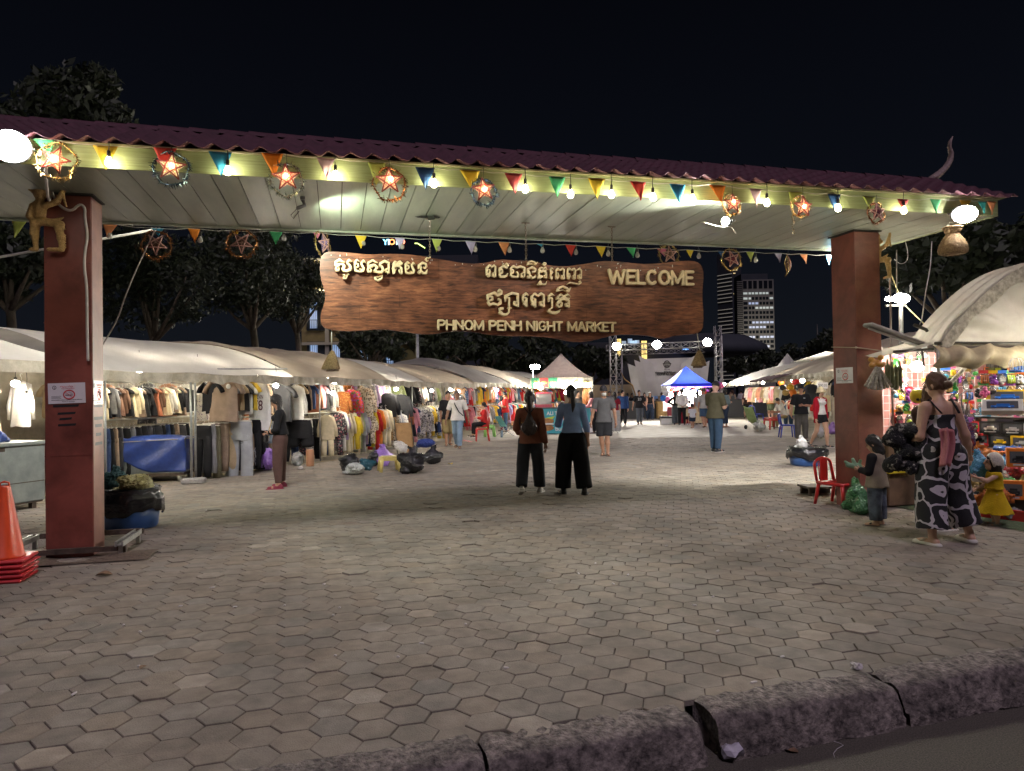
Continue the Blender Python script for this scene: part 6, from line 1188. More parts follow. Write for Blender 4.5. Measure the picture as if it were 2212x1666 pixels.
# ========================= LEFT ROW OF CLOTHES STALLS
RL0=Vector((-6.1,13.9,0));RD=Vector((.30,.954,0));RC=Vector((-.954,.30,0))
def LP(t,c=0,z=0):return RL0+RD*t+RC*c+Vector((0,0,z))
def LT(u,c=0.0):
 k=(u-CX)/FPX;b0=RL0+RC*c;return(k*b0.y-b0.x)/(RD.x-k*RD.y)
def LZ(u,v,c=0.0):
 p=LP(LT(u,c),c);hz=CY+FPX*math.tan(PITCH)-(u-CX)*math.tan(ROLL);return CAMH+(hz-v)*p.y/FPX
YR,YC=math.atan2(RD.y,RD.x),math.atan2(RC.y,RC.x)
GPR={}
def garment_mesh(kind,var):
 key=(kind,var)
 if key in GPR:return GPR[key]
 b=MB();sd=var*1.7
 def tube(rows,cx=0,nn=14,fold=.012,fr=5):
  def f(u,v):
   x=np.interp(u,[r[0]for r in rows],[r[1]for r in rows]);z=np.interp(u,[r[0]for r in rows],[r[2]for r in rows]);d=np.interp(u,[r[0]for r in rows],[r[3]for r in rows]);o=np.interp(u,[r[0]for r in rows],[(r[4]if len(r)>4 else 0)for r in rows]);a=v*2*math.pi
   w=fold*u*math.sin(fr*a+sd+u*2)+.006*math.sin(9*u+a*2+sd)
   return(cx+o+x*math.cos(a)+w*.4*math.cos(a),(d+w)*math.sin(a),z+.01*u*math.sin(3*a+sd))
  b.sheet(f,12,nn*2)
 def sleeves(L,sx=.19,sz=-.05,ex=.29,r=.075):
  for sg in(-1,1):
   p0,p1=Vector((sg*sx*.75,0,sz)),Vector((sg*(sx+(ex-sx)),0,sz-L));b.tube([p0,p0*.4+p1*.6+Vector((sg*.025,.01,0)),p1],[r,r*.95,r*(1.0 if L<.3 else .6)],9,flat=.5)
 if kind=='t_shirt':tube([(0,.075,0,.03),(.08,.17,-.03,.035),(.14,.205,-.06,.05),(.5,.215,-.35,.06),(1,.225,-.66,.06)]);sleeves(.19,.2,-.06,.30)
 elif kind=='shirt':tube([(0,.07,0,.03),(.08,.17,-.03,.035),(.14,.20,-.06,.05),(.5,.205,-.35,.06),(1,.215,-.72,.06)]);sleeves(.55,.2,-.06,.27,.065)
 elif kind=='vest':tube([(0,.10,0,.03),(.1,.12,-.05,.035),(.25,.19,-.2,.05),(.6,.205,-.4,.05),(1,.215,-.72,.05)])
 elif kind=='dress':tube([(0,.07,0,.03),(.1,.13,-.03,.04),(.25,.15,-.16,.05),(.4,.125,-.28,.05),(.7,.20,-.55,.08),(1,.25,-.85,.10)],fold=.03,fr=7);sleeves(.12,.14,-.05,.22,.06)
 elif kind=='pyjamas':tube([(0,.07,0,.03),(.08,.17,-.03,.035),(.14,.20,-.06,.05),(.5,.205,-.35,.06),(1,.215,-.62,.06)]);sleeves(.5,.2,-.06,.26,.06);b.box((0,0,-.62),(.3,.05,.04));[b.tube([(sg*.09,0,-.6),(sg*.10,.01,-.85),(sg*.11,0,-1.05)],[.085,.085,.075],9,flat=.45)for sg in(-1,1)]
 elif kind=='jacket':tube([(0,.08,.01,.04),(.08,.18,-.03,.05),(.14,.215,-.06,.07),(.5,.22,-.35,.08),(1,.22,-.62,.08)]);sleeves(.52,.21,-.06,.29,.075)
 else:
  L={'trousers':.98,'shorts':.40,'skirt':.5}[kind]
  if kind=='skirt':tube([(0,.15,0,.05),(1,.24,-L,.08)],fold=.03,fr=7)
  else:
   tube([(0,.17,0,.05),(.4,.185,-.06,.06),(1,.205,-.27,.065)],fold=.008)
   for sg in(-1,1):b.tube([(sg*.10,0,-.2),(sg*.112,.012*math.sin(sd),-.27-(L-.27)*.35),(sg*.118,-.01,-.27-(L-.27)*.75),(sg*.118,0,-L)],[.095,.10,.10,.098 if var%2 else .075],11,flat=.55)
 me=b.build(kind,[blackc]).data;o=[q for q in bpy.data.objects if q.data==me][0];bpy.data.objects.remove(o);GPR[key]=me;return me
hang_m=mat('white_hanger',(.7,.68,.62),.35);hb=MB();hb.tube([(0,0,.02),(0,0,.07),(.025,0,.09),(.03,0,.115),(.005,0,.13),(-.02,0,.115)],.0042,5);hb.tube([(-.19,0,-.05),(0,0,.025),(.19,0,-.05)],.0065,5)
_h=hb.build('hanger',hang_m);hmesh=_h.data;bpy.data.objects.remove(_h)
hb=MB();hb.tube([(0,0,.02),(0,0,.05),(.022,0,.07),(.02,0,.095),(-.018,0,.09)],.0042,5);hb.box((0,0,.015),(.36,.012,.016));[hb.box((sg*.14,0,-.005),(.03,.022,.05))for sg in(-1,1)]
_h=hb.build('hanger',hang_m);hmesh2=_h.data;bpy.data.objects.remove(_h)
LBL={}
def uniq(lb,alt):
 if lb not in LBL:LBL[lb]=1;return lb
 LBL[lb]+=1;q=lb+', '+alt
 while q in LBL:q+=' too'
 LBL[q]=1;return q
GW_N=[0]
def garment(kind,m,p,yaw,label,group,s=1.0,parts=True,L=1.0,hang=True):
 GW_N[0]+=1;v=GW_N[0]%3;nm={'t_shirt':'t_shirt','vest':'vest_top'}.get(kind,kind)
 o=bpy.data.objects.new('hanging_'+nm,garment_mesh(kind,v));col.objects.link(o);o.location=p;o.rotation_euler=(rnd.uniform(-.03,.03),rnd.uniform(-.02,.02),yaw);o.scale=(s,s*(1.0),s*L)
 o.material_slots[0].link='OBJECT';o.material_slots[0].material=m;tag(o,label,'garment',group)
 if parts and hang:
  h=bpy.data.objects.new('hanger',hmesh2 if kind in('trousers','shorts','skirt')else hmesh);col.objects.link(h);h.parent=o;h.location=(0,0,0)
 return o
GC={'black':(.016,.016,.018),'charcoal':(.045,.045,.05),'grey':(.21,.21,.22),'pale grey':(.42,.43,.45),'white':(.68,.66,.62),'cream':(.66,.57,.38),'beige':(.46,.35,.22),'taupe':(.26,.19,.14),'brown':(.17,.095,.065),'rust':(.36,.13,.07),'crimson':(.42,.015,.06),'lilac':(.45,.33,.55),'navy':(.03,.05,.12),'mustard':(.50,.36,.03),'sage green':(.36,.42,.20),'olive':(.12,.11,.07),'pink':(.65,.28,.32),'red':(.5,.03,.03),'orange':(.7,.22,.04),'yellow':(.72,.48,.06),'denim blue':(.10,.17,.28),'teal':(.03,.20,.22),'peach':(.7,.38,.24)}
PR={'cream floral':((.66,.56,.42),'floral',(.30,.20,.12),(.16,.14,.10)),'red-green floral':((.42,.05,.04),'floral',(.03,.20,.06),(.35,.08,.35)),'rust patterned':((.30,.10,.03),'dots',(.45,.25,.08),None),'black-white print':((.6,.58,.55),'floral',(.03,.03,.03),(.2,.2,.22)),'leopard':((.45,.28,.12),'leopard',(.06,.03,.02),None),'orange floral':((.72,.55,.42),'floral',(.65,.25,.05),(.35,.12,.05)),'striped':((.6,.58,.55),'stripe',(.03,.03,.04),None),'dark floral':((.03,.03,.035),'floral',(.3,.28,.26),(.25,.08,.1)),'blue print':((.12,.2,.4),'dots',(.6,.6,.6),None),'white print':((.66,.63,.58),'dots',(.25,.2,.3),None)}
def gm_(c):
 if c in PR:q=PR[c];return clothm('gar_'+c.replace(' ','_').replace('-','_'),q[0],kind=q[1],c2=q[2],c3=q[3],scale=22)
 return clothm('gar_'+c.replace(' ','_'),GC[c])
KN={'t_shirt':'T-shirt','shirt':'long-sleeved shirt','vest':'sleeveless top','dress':'short dress','pyjamas':'pyjama set','jacket':'jacket','trousers':'trousers','shorts':'shorts','skirt':'skirt'}
def rail(t0,t1,step,z,c,kinds,colours,name,group,s=1.0,parts=True,L=1.0,front=False):
 n=max(1,int((t1-t0)/step));cs=[colours[i%len(colours)]if i<len(colours)else rnd.choice(colours)for i in range(n)]
 for i in range(n):
  k=kinds[i%len(kinds)];t=t0+(i+.5)*(t1-t0)/n;a,b_=cs[max(i-1,0)],cs[min(i+1,n-1)]
  lb=uniq(f'{cs[i]} {KN[k]} on {name}, between {a} and {b_}',ORDW[min(i,19)]+' along')
  garment(k,gm_(cs[i]),LP(t,c+rnd.uniform(-.03,.03),z+rnd.uniform(-.025,.02)),(YR if front else YC)+rnd.uniform(-.2,.2)+(math.pi if rnd.random()<.5 else 0),lb,group,s*rnd.uniform(.93,1.05),parts,L*rnd.uniform(.92,1.06))
rail(-1.6,1.25,.095,1.82,1.25,['dress','dress','shirt'],['beige','black','black','crimson','beige','cream','cream','black','grey','charcoal','brown','brown','black','cream','cream','taupe','black','charcoal','black','rust','brown','beige','cream','white','taupe'],'the dress rail','dresses on the rail by the pillar',.78,L=.86)
rail(-1.6,1.2,.125,1.06,1.35,['trousers'],['black','charcoal','black','charcoal','black','navy','black','taupe','charcoal','black','grey','black']*2,'the lower rail behind the cart','trousers on the lower rail',.95)
rail(.55,1.95,.10,1.93,.15,['t_shirt'],['black','black','black','lilac','grey','black','brown','beige','charcoal','white','black','yellow','navy','brown'],'the T-shirt rail','T-shirts on the upper rail',.98)
rail(.3,2.3,.105,1.06,.1,['trousers'],['black','grey','olive','brown','taupe','taupe','beige','black','black','charcoal','black','navy','beige','brown','olive','black','charcoal','black','taupe'],'the lower rail right of the cart','trousers on the lower rail')
rail(2.2,5.1,.17,1.93,.35,['t_shirt','shirt','vest'],['taupe','black','taupe','charcoal','black','grey','navy','charcoal','white','beige','black','taupe','navy','rust','black','pink'],'the rail behind the jersey','tops on the second upper rail')
rail(2.6,5.2,.17,1.04,.35,['shorts','trousers'],['pale grey','white','pale grey','black','charcoal','navy','black','dark floral','black','black-white print'],'the lower rail behind the phone woman','shorts and trousers on the second lower rail')
rail(5.3,8.6,.19,1.95,.4,['shirt','pyjamas'],['white print','black-white print','pale grey','rust patterned','rust patterned','red-green floral','lilac','cream floral','cream floral','pale grey','striped'],'the upper pyjama rail','nightwear on the upper rail',.95)
rail(5.1,9.0,.165,1.20,.05,['pyjamas'],['dark floral','white','cream','cream','cream','cream','sage green','pale grey','lilac','navy','mustard','mustard','red','orange','cream','white print','cream','leopard','cream floral','white print','pale grey','black','black'],'the lower pyjama rail','nightwear on the lower rail')
rail(9.2,12.4,.22,1.95,.35,['jacket','shirt'],['sage green','black','charcoal','charcoal','black','dark floral','striped','leopard','white print'],'the black jacket rail','jackets on the upper rail',1.0)
rail(9.1,12.2,.17,1.22,-.02,['pyjamas','dress'],['rust','black','pink','navy','black-white print','black-white print','black-white print','white print','black-white print','white','yellow','black'],'the lower print rail','nightwear on the lower print rail')
rail(12.4,13.6,.2,1.62,-.1,['dress'],['pink','denim blue','black','black','charcoal','white print'],'the long dress rail','long dresses',1.0,L=1.35)
KC=['crimson','red','pink','black','white print','orange floral','orange floral','blue print','pink','red','white','striped','yellow','yellow','navy','orange','yellow','white','rust','brown','lilac','denim blue','red','peach','teal','crimson','mustard']
rail(14.0,22.0,.27,1.93,.2,['t_shirt','dress','vest'],KC[5:]+KC[:5],'the far upper children rail','bright clothes on the far upper rail',.85)
rail(14.0,22.0,.27,1.15,.0,['shorts','dress','pyjamas'],KC,'the far lower children rail','bright clothes on the far lower rail',.85)
rail(22.0,31,.45,1.9,.2,['t_shirt','dress'],KC[9:]+KC[:9],'the farthest upper rail','clothes on the farthest upper rail',.9,parts=False)
rail(22.0,31,.45,1.1,.1,['pyjamas','shorts'],KC[3:],'the farthest lower rail','clothes on the farthest lower rail',.95,parts=False)
rail(-3,13,.55,1.92,1.7,['dress','shirt','t_shirt'],['cream','white','beige','taupe','peach','white print','grey'],'the inner rail at the stall back','clothes at the back of the stalls')
def feature(kind,c,u,vt,wpx,label,lz=1.0,cc=-.06,ang=0.0,m=None):
 t=LT(u,cc);p=LP(t,cc,LZ(u,vt,cc));W={'t_shirt':.60,'shirt':.5,'vest':.42,'jacket':.56,'trousers':.42,'shorts':.42,'pyjamas':.5}[kind]
 s=wpx*p.y/FPX/W;return garment(kind,m or gm_(c),p,-.15+ang,label,'garments hung facing the plaza',s,True,lz)
fo=feature('t_shirt','taupe',484,813,82,'big taupe T-shirt with a round white badge, hung facing out',1.08,-.12,.2);MB().lathe([(.0,.0),(.035,.001),(.037,-.003)],14,M=Matrix.Translation((.09,-.066,-.15))@Matrix.Rotation(math.pi/2,4,'X')).build('badge_print',wprint,fo)
fo=feature('vest','white',562,823,52,'white sleeveless basketball jersey with dark number 78',1.18,-.1,.0,m=clothm('jersey_white',(.8,.78,.76)));jr=mat('jersey_print',(.10,.015,.03),.7)
for t_,sz,z,w in(('CALVIN',.07,-.24,.19),('78',.17,-.37,.17)):q=text_obj(t_,sz,.003,jr,fo,width=w);q.location=(0,-.064,z);q.scale=(1,1,1.25)
fo.rotation_euler.z=-.2
feature('t_shirt','charcoal',602,826,78,'dark grey T-shirt hung behind the bulb by the white jersey',1.0,.1)
feature('shirt','white',639,833,44,'white long-sleeved henley shirt hung facing out',1.15,-.02)
feature('trousers','pale grey',518,911,58,'pale grey jogging trousers with a small dark logo',1.05,-.2,.1,m=clothm('gar_jogger_grey',(.36,.375,.39)))
q=MB().tube([(.03,-.075,-.31),(.045,-.075,-.325),(.085,-.075,-.305)],[.004,.007,.002],5,flat=.4).build('logo_print',blk,[o for o in bpy.data.objects if o.get('label','').startswith('pale grey jogging')][0])
fo=feature('trousers','black',551,907,42,'black trousers with white flame print down the leg',1.08,-.1,-.5);b=MB();[b.tube([(.11+.012*math.sin(i*2.2),-.066,-.55-i*.055),(.10-.03*math.cos(i*1.7),-.068,-.62-i*.05),(.13,-.064,-.66-i*.05)],[.006,.014,.003],5,flat=.3)for i in range(6)];b.build('flame_print',wprint,fo)
feature('trousers','denim blue',570,906,36,'pale washed denim trousers beside the flame-print pair',.62,.0,m=clothm('washed_denim',(.26,.32,.40)))
feature('shorts','black',646,908,62,'black sports shorts with small pale logos',.95,-.08)
feature('pyjamas','cream',705,897,40,'cream hooded pyjama set at the front of the lower pyjama rail',1.05,-.12);feature('pyjamas','mustard',764,899,34,'shiny mustard satin pyjama set hung facing out',1.0,-.12);feature('pyjamas','lilac',743,900,24,'lilac pyjama set hung beside the mustard set',1.0,-.08)
feature('pyjamas','cream floral',797,897,34,'beige floral pyjama set left of the tent pole',.86,-.12);feature('shirt','cream floral',786,838,46,'cream printed shirt at the top right of the pyjama stall',.95,-.05);feature('shirt','red-green floral',759,842,44,'bright red and green floral shirt',.95,.0);feature('shirt','rust patterned',738,846,38,'rust brown patterned shirt beside the floral shirt',.9,.05)
feature('jacket','black',838,850,46,'black quilted jacket hung left of the bulb',1.0,.0);feature('jacket','charcoal',866,853,46,'black denim jacket with white tag under the bulb',1.0,-.05);feature('pyjamas','white print',866,895,30,'white and grey printed pyjama set under the jackets',1.1,-.1)
pipe_m=mat('grey_pipe',(.30,.31,.31),.45,metal=.5,var=.2,scale=10);dpipe_m=mat('dark_pipe',(.08,.075,.06),.6,metal=.3,var=.3);wbar_m=mat('white_bar',(.55,.55,.48),.5,var=.15)
def lpipe(name,t0,c0,z0,t1,c1,z1,r,m,label,cat='pipe',group=None):return tag(MB().tube([LP(t0,c0,z0),LP(t1,c1,z1)],r,8).build(name,m),label,cat,group)
BAYS=[(-1.8,1.3,'first'),(.55,5.1,'second'),(5.2,9.0,'third'),(9.1,13.6,'fourth'),(14,22,'fifth'),(22,31,'sixth')]
for a,b_,n in BAYS:
 lpipe('upper_rail',a,.2 if n!='first' else 1.25,1.92,b_,.25 if n!='first' else 1.25,1.92 if n!='first' else 1.93,.014,dpipe_m if n=='first' else pipe_m,f'upper clothes rail of the {n} left stall','clothes rail','clothes rails')
 lpipe('lower_rail',a,.1 if n!='first' else 1.2,1.18 if n!='first' else 1.22,b_,.1 if n!='first' else 1.2,1.2 if n!='first' else 1.22,.016,wbar_m if n in('first','second')else pipe_m,f'lower clothes rail of the {n} left stall','clothes rail','clothes rails')
for i,(u,c)in enumerate(((227,.1),(412,-.15),(421,-.1),(690,-.05),(808,.0),(890,.0),(960,.0),(1052,.1),(1102,.1))):
 t=LT(u,c);o=lpipe('stall_pole',t,c,0,t,c,2.12,.024 if i in(1,2)else .018,pipe_m,['grey pole of the left stalls right beside the gate pillar','thick grey pole of the left stalls on a concrete foot','second thick grey pole beside the concrete-footed pole','grey pole between phone woman and pyjama stall','grey pole between pyjamas and black jackets','grey pole right of the black jackets','pole behind the two walking men','pole behind the seated woman in red','farthest pole of the left stalls'][i],'pole','stall poles')
t=LT(412,-.15);tag(MB().box((0,0,.05),(.42,.22,.1),bev=.02).build('concrete_foot',mat('concrete',(.3,.29,.27),.9,var=.2,scale=20),loc=LP(t,-.2),rot=(0,0,.2)),'concrete block foot under the thick grey pole','foot')
for i,(u0,v0,u1,v1)in enumerate(((470,798,620,797),(400,807,470,808),(640,815,765,822),(755,824,850,832),(520,810,700,823))):
 p,q=AT(u0,v0,LP(LT(u0)).y-.3),AT(u1,v1,LP(LT(u1)).y-.3);tag(MB().tube([p,q],.018,8).build('awning_bar',dpipe_m if i==1 else pipe_m),['long awning bar above the white jersey','short dark awning bar by the taupe T-shirt','awning bar over the pyjama stall','awning bar over the black jackets','thin front awning bar over the second stall'][i],'bar','awning bars')
def tarp(name,c,v2):return translucent(mat(name,c,.62,c2=v2,scale=1.3,bump=.5,bscale=2.2,detail=8))
tw_m=tarp('white_tarp',(.66,.645,.61),(.52,.505,.47));tg_m=tarp('grey_beige_tarp',(.40,.345,.28),(.30,.26,.21));tb_m=tarp('beige_tarp',(.46,.40,.32),(.34,.29,.235));td_m=tarp('dull_grey_tarp',(.33,.32,.30),(.24,.23,.22))
def canopy(t0,t1,ze,zr,m,label,wr=.03,c0=-.45,c1=2.5,c2=5.2,barrel=0.0,flap=True,seed=0,pl=LP,cat='canopy',group='stall canopies'):
 root=empty('stall_canopy',pl((t0+t1)/2,0,0),0,label,cat,group);o0=root.location
 def f(u,v):
  t=t0+(t1-t0)*u;c=c0+(c2-c0)*v;k=(c-c0)/(c1-c0)if c<c1 else(c2-c)/(c2-c1);z=ze+(zr-ze)*math.sin(k*math.pi/2)**(.8 if barrel else .85)
  z+=barrel*math.sin(math.pi*u)*k+wr*k*(math.sin(u*17+v*9+seed)*.5+math.sin(u*31-v*13+seed*2)*.35+math.sin(v*40+u*6)*.12)-(.0 if barrel else .09)*math.sin(math.pi*u)*math.sin(k*3.1)-.03*abs(math.sin(u*math.pi*2.5))*(1-k)
  return pl(t,c,z)-o0
 nu=max(10,int((t1-t0)*7));MB().sheet(f,nu,30).build('roof_sheet',m,root)
 if flap:
  def g(u,v):p=Vector(f(u,0));w=math.sin(u*(t1-t0)*9+seed);return p+(pl(0,-1,0)-pl(0,0,0))*(.03+.05*v*w+.02*math.sin(u*53))+Vector((0,0,-.005-v*(.16+.03*w)))
  MB().sheet(g,nu*2,3).build('rolled_flap',mat('yellowed_flap',(.44,.40,.31),.75,var=.2,scale=8,bump=.3),root)
 return root
canopy(-2.75,2.6,2.07,2.90,tw_m,'smooth white tarpaulin canopy right of the left pillar',.008,seed=1)
canopy(2.5,7.2,2.08,2.95,tg_m,'wrinkled grey-beige tarpaulin canopy above the phone woman',.07,seed=2)
canopy(7.1,9.6,2.05,2.85,tw_m,'narrow white tarpaulin canopy beside the left fish trap',.03,seed=3)
canopy(9.5,14.2,2.05,2.82,tb_m,'patched beige tarpaulin canopy above the black jackets',.07,seed=4)
canopy(14.1,18.6,2.1,2.85,td_m,'rounded grey canopy behind the two walking men',.04,barrel=.35,seed=5)
canopy(18.7,24.0,2.1,2.85,tb_m,'dull beige canopy left of the burger stall',.05,barrel=.2,seed=6)
canopy(24.1,32.0,2.1,2.8,td_m,'farthest grey canopy of the left row',.05,barrel=.15,seed=7)
pr_=empty('stall_canopy',LP(-5.4,1.8),0,'white pointed tent canopy at the left edge behind the pillar','canopy','stall canopies');o0=pr_.location;cr=[(-7.9,-.5),(-2.85,-.5),(-2.85,4.2),(-7.9,4.2)];ap=LP(-5.4,1.8,3.75)
for i in range(4):
 a,b_=cr[i],cr[(i+1)%4];A_,B_=LP(*a,2.16),LP(*b_,2.16)
 MB().sheet(lambda u,v:A_+(B_-A_)*u+(ap-A_-(B_-A_)*u)*v+Vector((0,0,-.25*math.sin(math.pi*v)*(1-.4*v)-.05*math.sin(math.pi*u)*(1-v)))-o0,14,14).build('roof_panel',tw_m,pr_)
MB().sheet(lambda u,v:LP(-7.9+5.05*u,-.53+.03*math.sin(u*40),2.15-.17*v)-o0,40,3).build('rolled_flap',MATS['yellowed_flap'],pr_)
bk_m=mat('stall_back_sheet',(.36,.32,.25),.9,var=.3,scale=2.5,bump=.3,bscale=5)
for i,(a,b_)in enumerate(((-8,-2.8),(-2.8,5),(5,14),(14,32))):
 tag(MB().sheet(lambda u,v:LP(a+(b_-a)*u,3.3+.05*math.sin(u*50),2.5*v),40,2).build('back_sheet',bk_m),['sheet closing the back of the leftmost stall','sheet closing the back of the dress stall','sheet closing the back of the pyjama stall','sheet closing the back of the far left stalls'][i],'sheet','stall back sheets')
sb_m=emis('stall_bulb_glow',(1,.93,.78),34.0)
def stall_bulb(p,power,label,r=.06,color=(1,.9,.7),group='lit bulbs in the stalls'):
 root=empty('stall_bulb',p,0,label,'bulb',group);MB().ball((0,0,0),(r,r,r*.82),12,8).build('globe',sb_m,root);MB().lathe([(.022,r*.7),(.022,r*.7+.05),(.006,r*.7+.06)],8).build('socket',sock_m,root);MB().tube([(0,0,r*.7+.05),(.01,0,.3),(0,0,.42)],.004,5).build('cable',wire_m,root)
 if power:lamp('POINT','bulb_light',root,(0,0,-.01),power*2.0,color,r)
 return root
for u,v,c,w,lb in((33,829,.4,40,'lit bulb in the leftmost stall nearer the photo edge'),(57,857,1.4,30,'lit bulb in the leftmost stall beside white blouse'),(300,845,1.2,45,'lit bulb inside the dress stall'),(596,833,-.25,42,'lit bulb in front of the dark grey T-shirt'),(719.5,849,-.2,40,'lit bulb beside the rust patterned shirt'),(855.6,841,-.3,45,'lit bulb over the black jackets'),(932,844,-.2,40,'lit bulb over the orange floral dresses'),(973,842,.5,25,'lit bulb above head of man in black printed tee'),(990,846,-.3,40,'lit bulb above head of man in white polo'),(1072.6,843,-.1,50,'lit bulb over the yellow children clothes')):
 t=LT(u,c);p=LP(t,c);z=LZ(u,v,c);stall_bulb(Vector((p.x,p.y,z)),w,lb)
for i,(t,lb)in enumerate(((-.8,'added unseen bulb under the first left canopy, hidden by its flap'),(.7,'added unseen bulb under the first left canopy beside poles'),(2.6,'added unseen bulb under canopy above the taupe T-shirt'),(5.6,'added unseen bulb under canopy above the pyjama rail'))):stall_bulb(LP(t,.55,2.08),34,lb,.045)  # extra bulbs out of sight behind the flaps, added to brighten the rails
for i,(t,c)in enumerate(((3,1.3),(7,1.2),(11,1.3),(20,1.2),(26,.8))):stall_bulb(LP(t,c,2.0),40,f'lit bulb hanging inside the {["second", "third", "fourth", "fifth", "sixth"][i]} left stall')
zinc_m=mat('zinc_sheet',(.33,.36,.35),.38,metal=.75,c2=(.22,.25,.25),scale=5,bump=.15,bscale=9,rvar=.12);btarp=mat('blue_tarpaulin',(.028,.065,.29),.35,c2=(.02,.045,.20),scale=6,bump=.7,bscale=7,coat=.2)
ct=empty('metal_counter',LP(-4.9,.35),YR,'zinc-clad market counter at the left edge behind the cone','counter')
MB().box((0,0,.52),(3.4,.8,.82),bev=.01).build('cabinet',zinc_m,ct);MB().box((0,0,.965),(3.5,.9,.05),bev=.008).build('counter_top',zinc_m,ct);MB().box((1.0,-.41,.9),(.14,.012,.06)).box((0,-.403,.40),(3.38,.006,.012)).build('trim',rust_m,ct);b=MB();[b.box((sx*1.55,sy*.33,.055),(.07,.07,.11))for sx in(-1,1)for sy in(-1,1)];MB().box((0,0,.1),(3.35,.76,.03)).build('bottom_board',rust_m,ct)
for sx in(-1,1):
 for sy in(-1,1):MB().box((sx*1.55,sy*.33,.05),(.07,.07,.10)).build('leg',rust_m,ct)
S=SDF();S.ell((0,0,.1),(.75,.33,.26),.05).ell((.35,.02,.08),(.5,.3,.18),.05).cap((.5,0,.06),(.98,-.05,.03),.16,.03,.06).ell((-.3,0,.2),(.4,.25,.2),.05).plane((0,0,.0),(0,0,-1));V,Q=S.mesh(.026,noise=.03,nfreq=14);o=raw_mesh('tarpaulin_bundle',V,Q,btarp);o.location=LP(-4.5,.3,.992);o.rotation_euler=(0,0,YR);tag(o,'blue tarpaulin bundle lying on the zinc counter','tarpaulin')
cA,cB=G(298,1050),G(388,1034);ca=empty('wheeled_cart',(cA+cB)/2+Vector((-.5,.35,0)),.16,'zinc market cart on casters half covered by a blue tarpaulin','cart')
MB().box((0,0,.48),(1.72,.78,.66),bev=.01).build('cart_body',zinc_m,ca);MB().box((0,0,.14),(1.74,.8,.05)).build('chassis',rust_m,ca);MB().box((-.35,-.395,.62),(.05,.012,.08)).box((-.35,-.4,.45),(.02,.01,.2)).build('latch',rust_m,ca)
for sx in(-1,1):
 for sy in(-1,1):w=MB().tube([(sx*.78-.025,sy*.34,.065),(sx*.78+.025,sy*.34,.065)],.062,14);w.box((sx*.78,sy*.34,.11),(.07,.04,.06));w.build('caster',mat('caster_rubber',(.35,.34,.30),.6),ca)
def tp(u,v):
 x=-.62+1.52*u;s=v*1.75
 if s<.80:return(x,.40-s,.835+.03*math.sin(u*11+v*9)+.05*math.sin(v*7)*(1-u))
 k=s-.80;return(x+.06*k*math.sin(u*9),-.41-.03*math.sin(u*14+k*7)-.02,.835-k*(.30+.38*min(1,u*1.6)))
MB().sheet(tp,30,30).build('tarpaulin_cover',btarp,ca,solid=.004);MB().sheet(lambda u,v:(.91+.015*math.sin(v*9),.40-.82*u,.84-.62*v),12,8).build('tarpaulin_side',btarp,ca);MB().tube([(-.62,-.45,.77),(.3,-.455,.80),(.92,-.44,.82),(.93,.4,.82)],.007,5).build('cord',rope_m,ca)
S=SDF();S.ell((0,0,.03),(.3,.2,.08),.03);V,Q=S.mesh(.02,noise=.02,nfreq=30);o=raw_mesh('plastic_sheet',V,Q,clearp);o.location=ca.location+Vector((-.55,.0,.86));tag(o,'crumpled clear plastic sheet on top of the zinc cart','plastic sheet')
bl_bag=mat('black_bin_bag',(.010,.010,.012),.26,bump=1.0,bscale=16,coat=.1);blue_tub=mat('blue_tub',(.03,.085,.26),.4,var=.1,scale=5);purp=mat('purple_bag',(.28,.15,.48),.3,var=.15,scale=8,bump=.8,bscale=14,coat=.2);yelb=mat('yellow_clear_bag',(.48,.43,.16),.2,c2=(.36,.33,.2),scale=8,bump=.8,bscale=18,coat=.4)
def rubbish_tub(p,r,h,label,rot=0.0):
 root=empty('rubbish_tub',p,rot,label,'rubbish tub','blue rubbish tubs');MB().lathe([(r*.84,0),(r*.9,.02),(r,h),(r*.97,h),(r*.82,.03)],28).build('tub',blue_tub,root)
 def f(u,v):a=u*6.2832;w=.02*math.sin(a*9)+.015*math.sin(a*17+2);q=v;rr=r*(1.06 if q>.25 else 1.0)+w*q*.6+(.02 if .3<q<.9 else 0);return(rr*math.cos(a),rr*math.sin(a),h*1.62-q*(h*.95+.04*math.sin(a*3))+.012*math.sin(a*11))
 MB().sheet(f,60,8).build('bin_liner',bl_bag,root);MB().lathe([(0,h*1.3),(r*.7,h*1.36),(r*1.05,h*1.6)],28).build('liner_inside',bl_bag,root);return root
tl=G(272,1148);rubbish_tub(Vector((tl.x-.08,tl.y+.28,0)),.33,.30,'blue rubbish tub with black liner behind the left pillar');soft_bag(Vector((tl.x-.02,tl.y+.28,.43)),(.50,.42,.26),yelb,'yellowish clear rubbish bag on top of the left tub',seed=2,knot=False);soft_bag(Vector((tl.x-.36,tl.y+.42,.40)),(.3,.3,.34),mat('dark_teal_cloth',(.02,.07,.08),.7,bump=.6,bscale=20),'dark teal cloth bag behind the left pillar',seed=5)
tr=G(1757,1008);rubbish_tub(Vector((tr.x,tr.y+.3,0)),.37,.24,'blue rubbish tub with black liner before the right stalls');soft_bag(Vector((tr.x-.15,tr.y+.2,.34)),(.3,.25,.28),mat('white_carrier',(.6,.6,.6),.4,bump=.6,bscale=20),'white carrier bag in the right rubbish tub',seed=4)
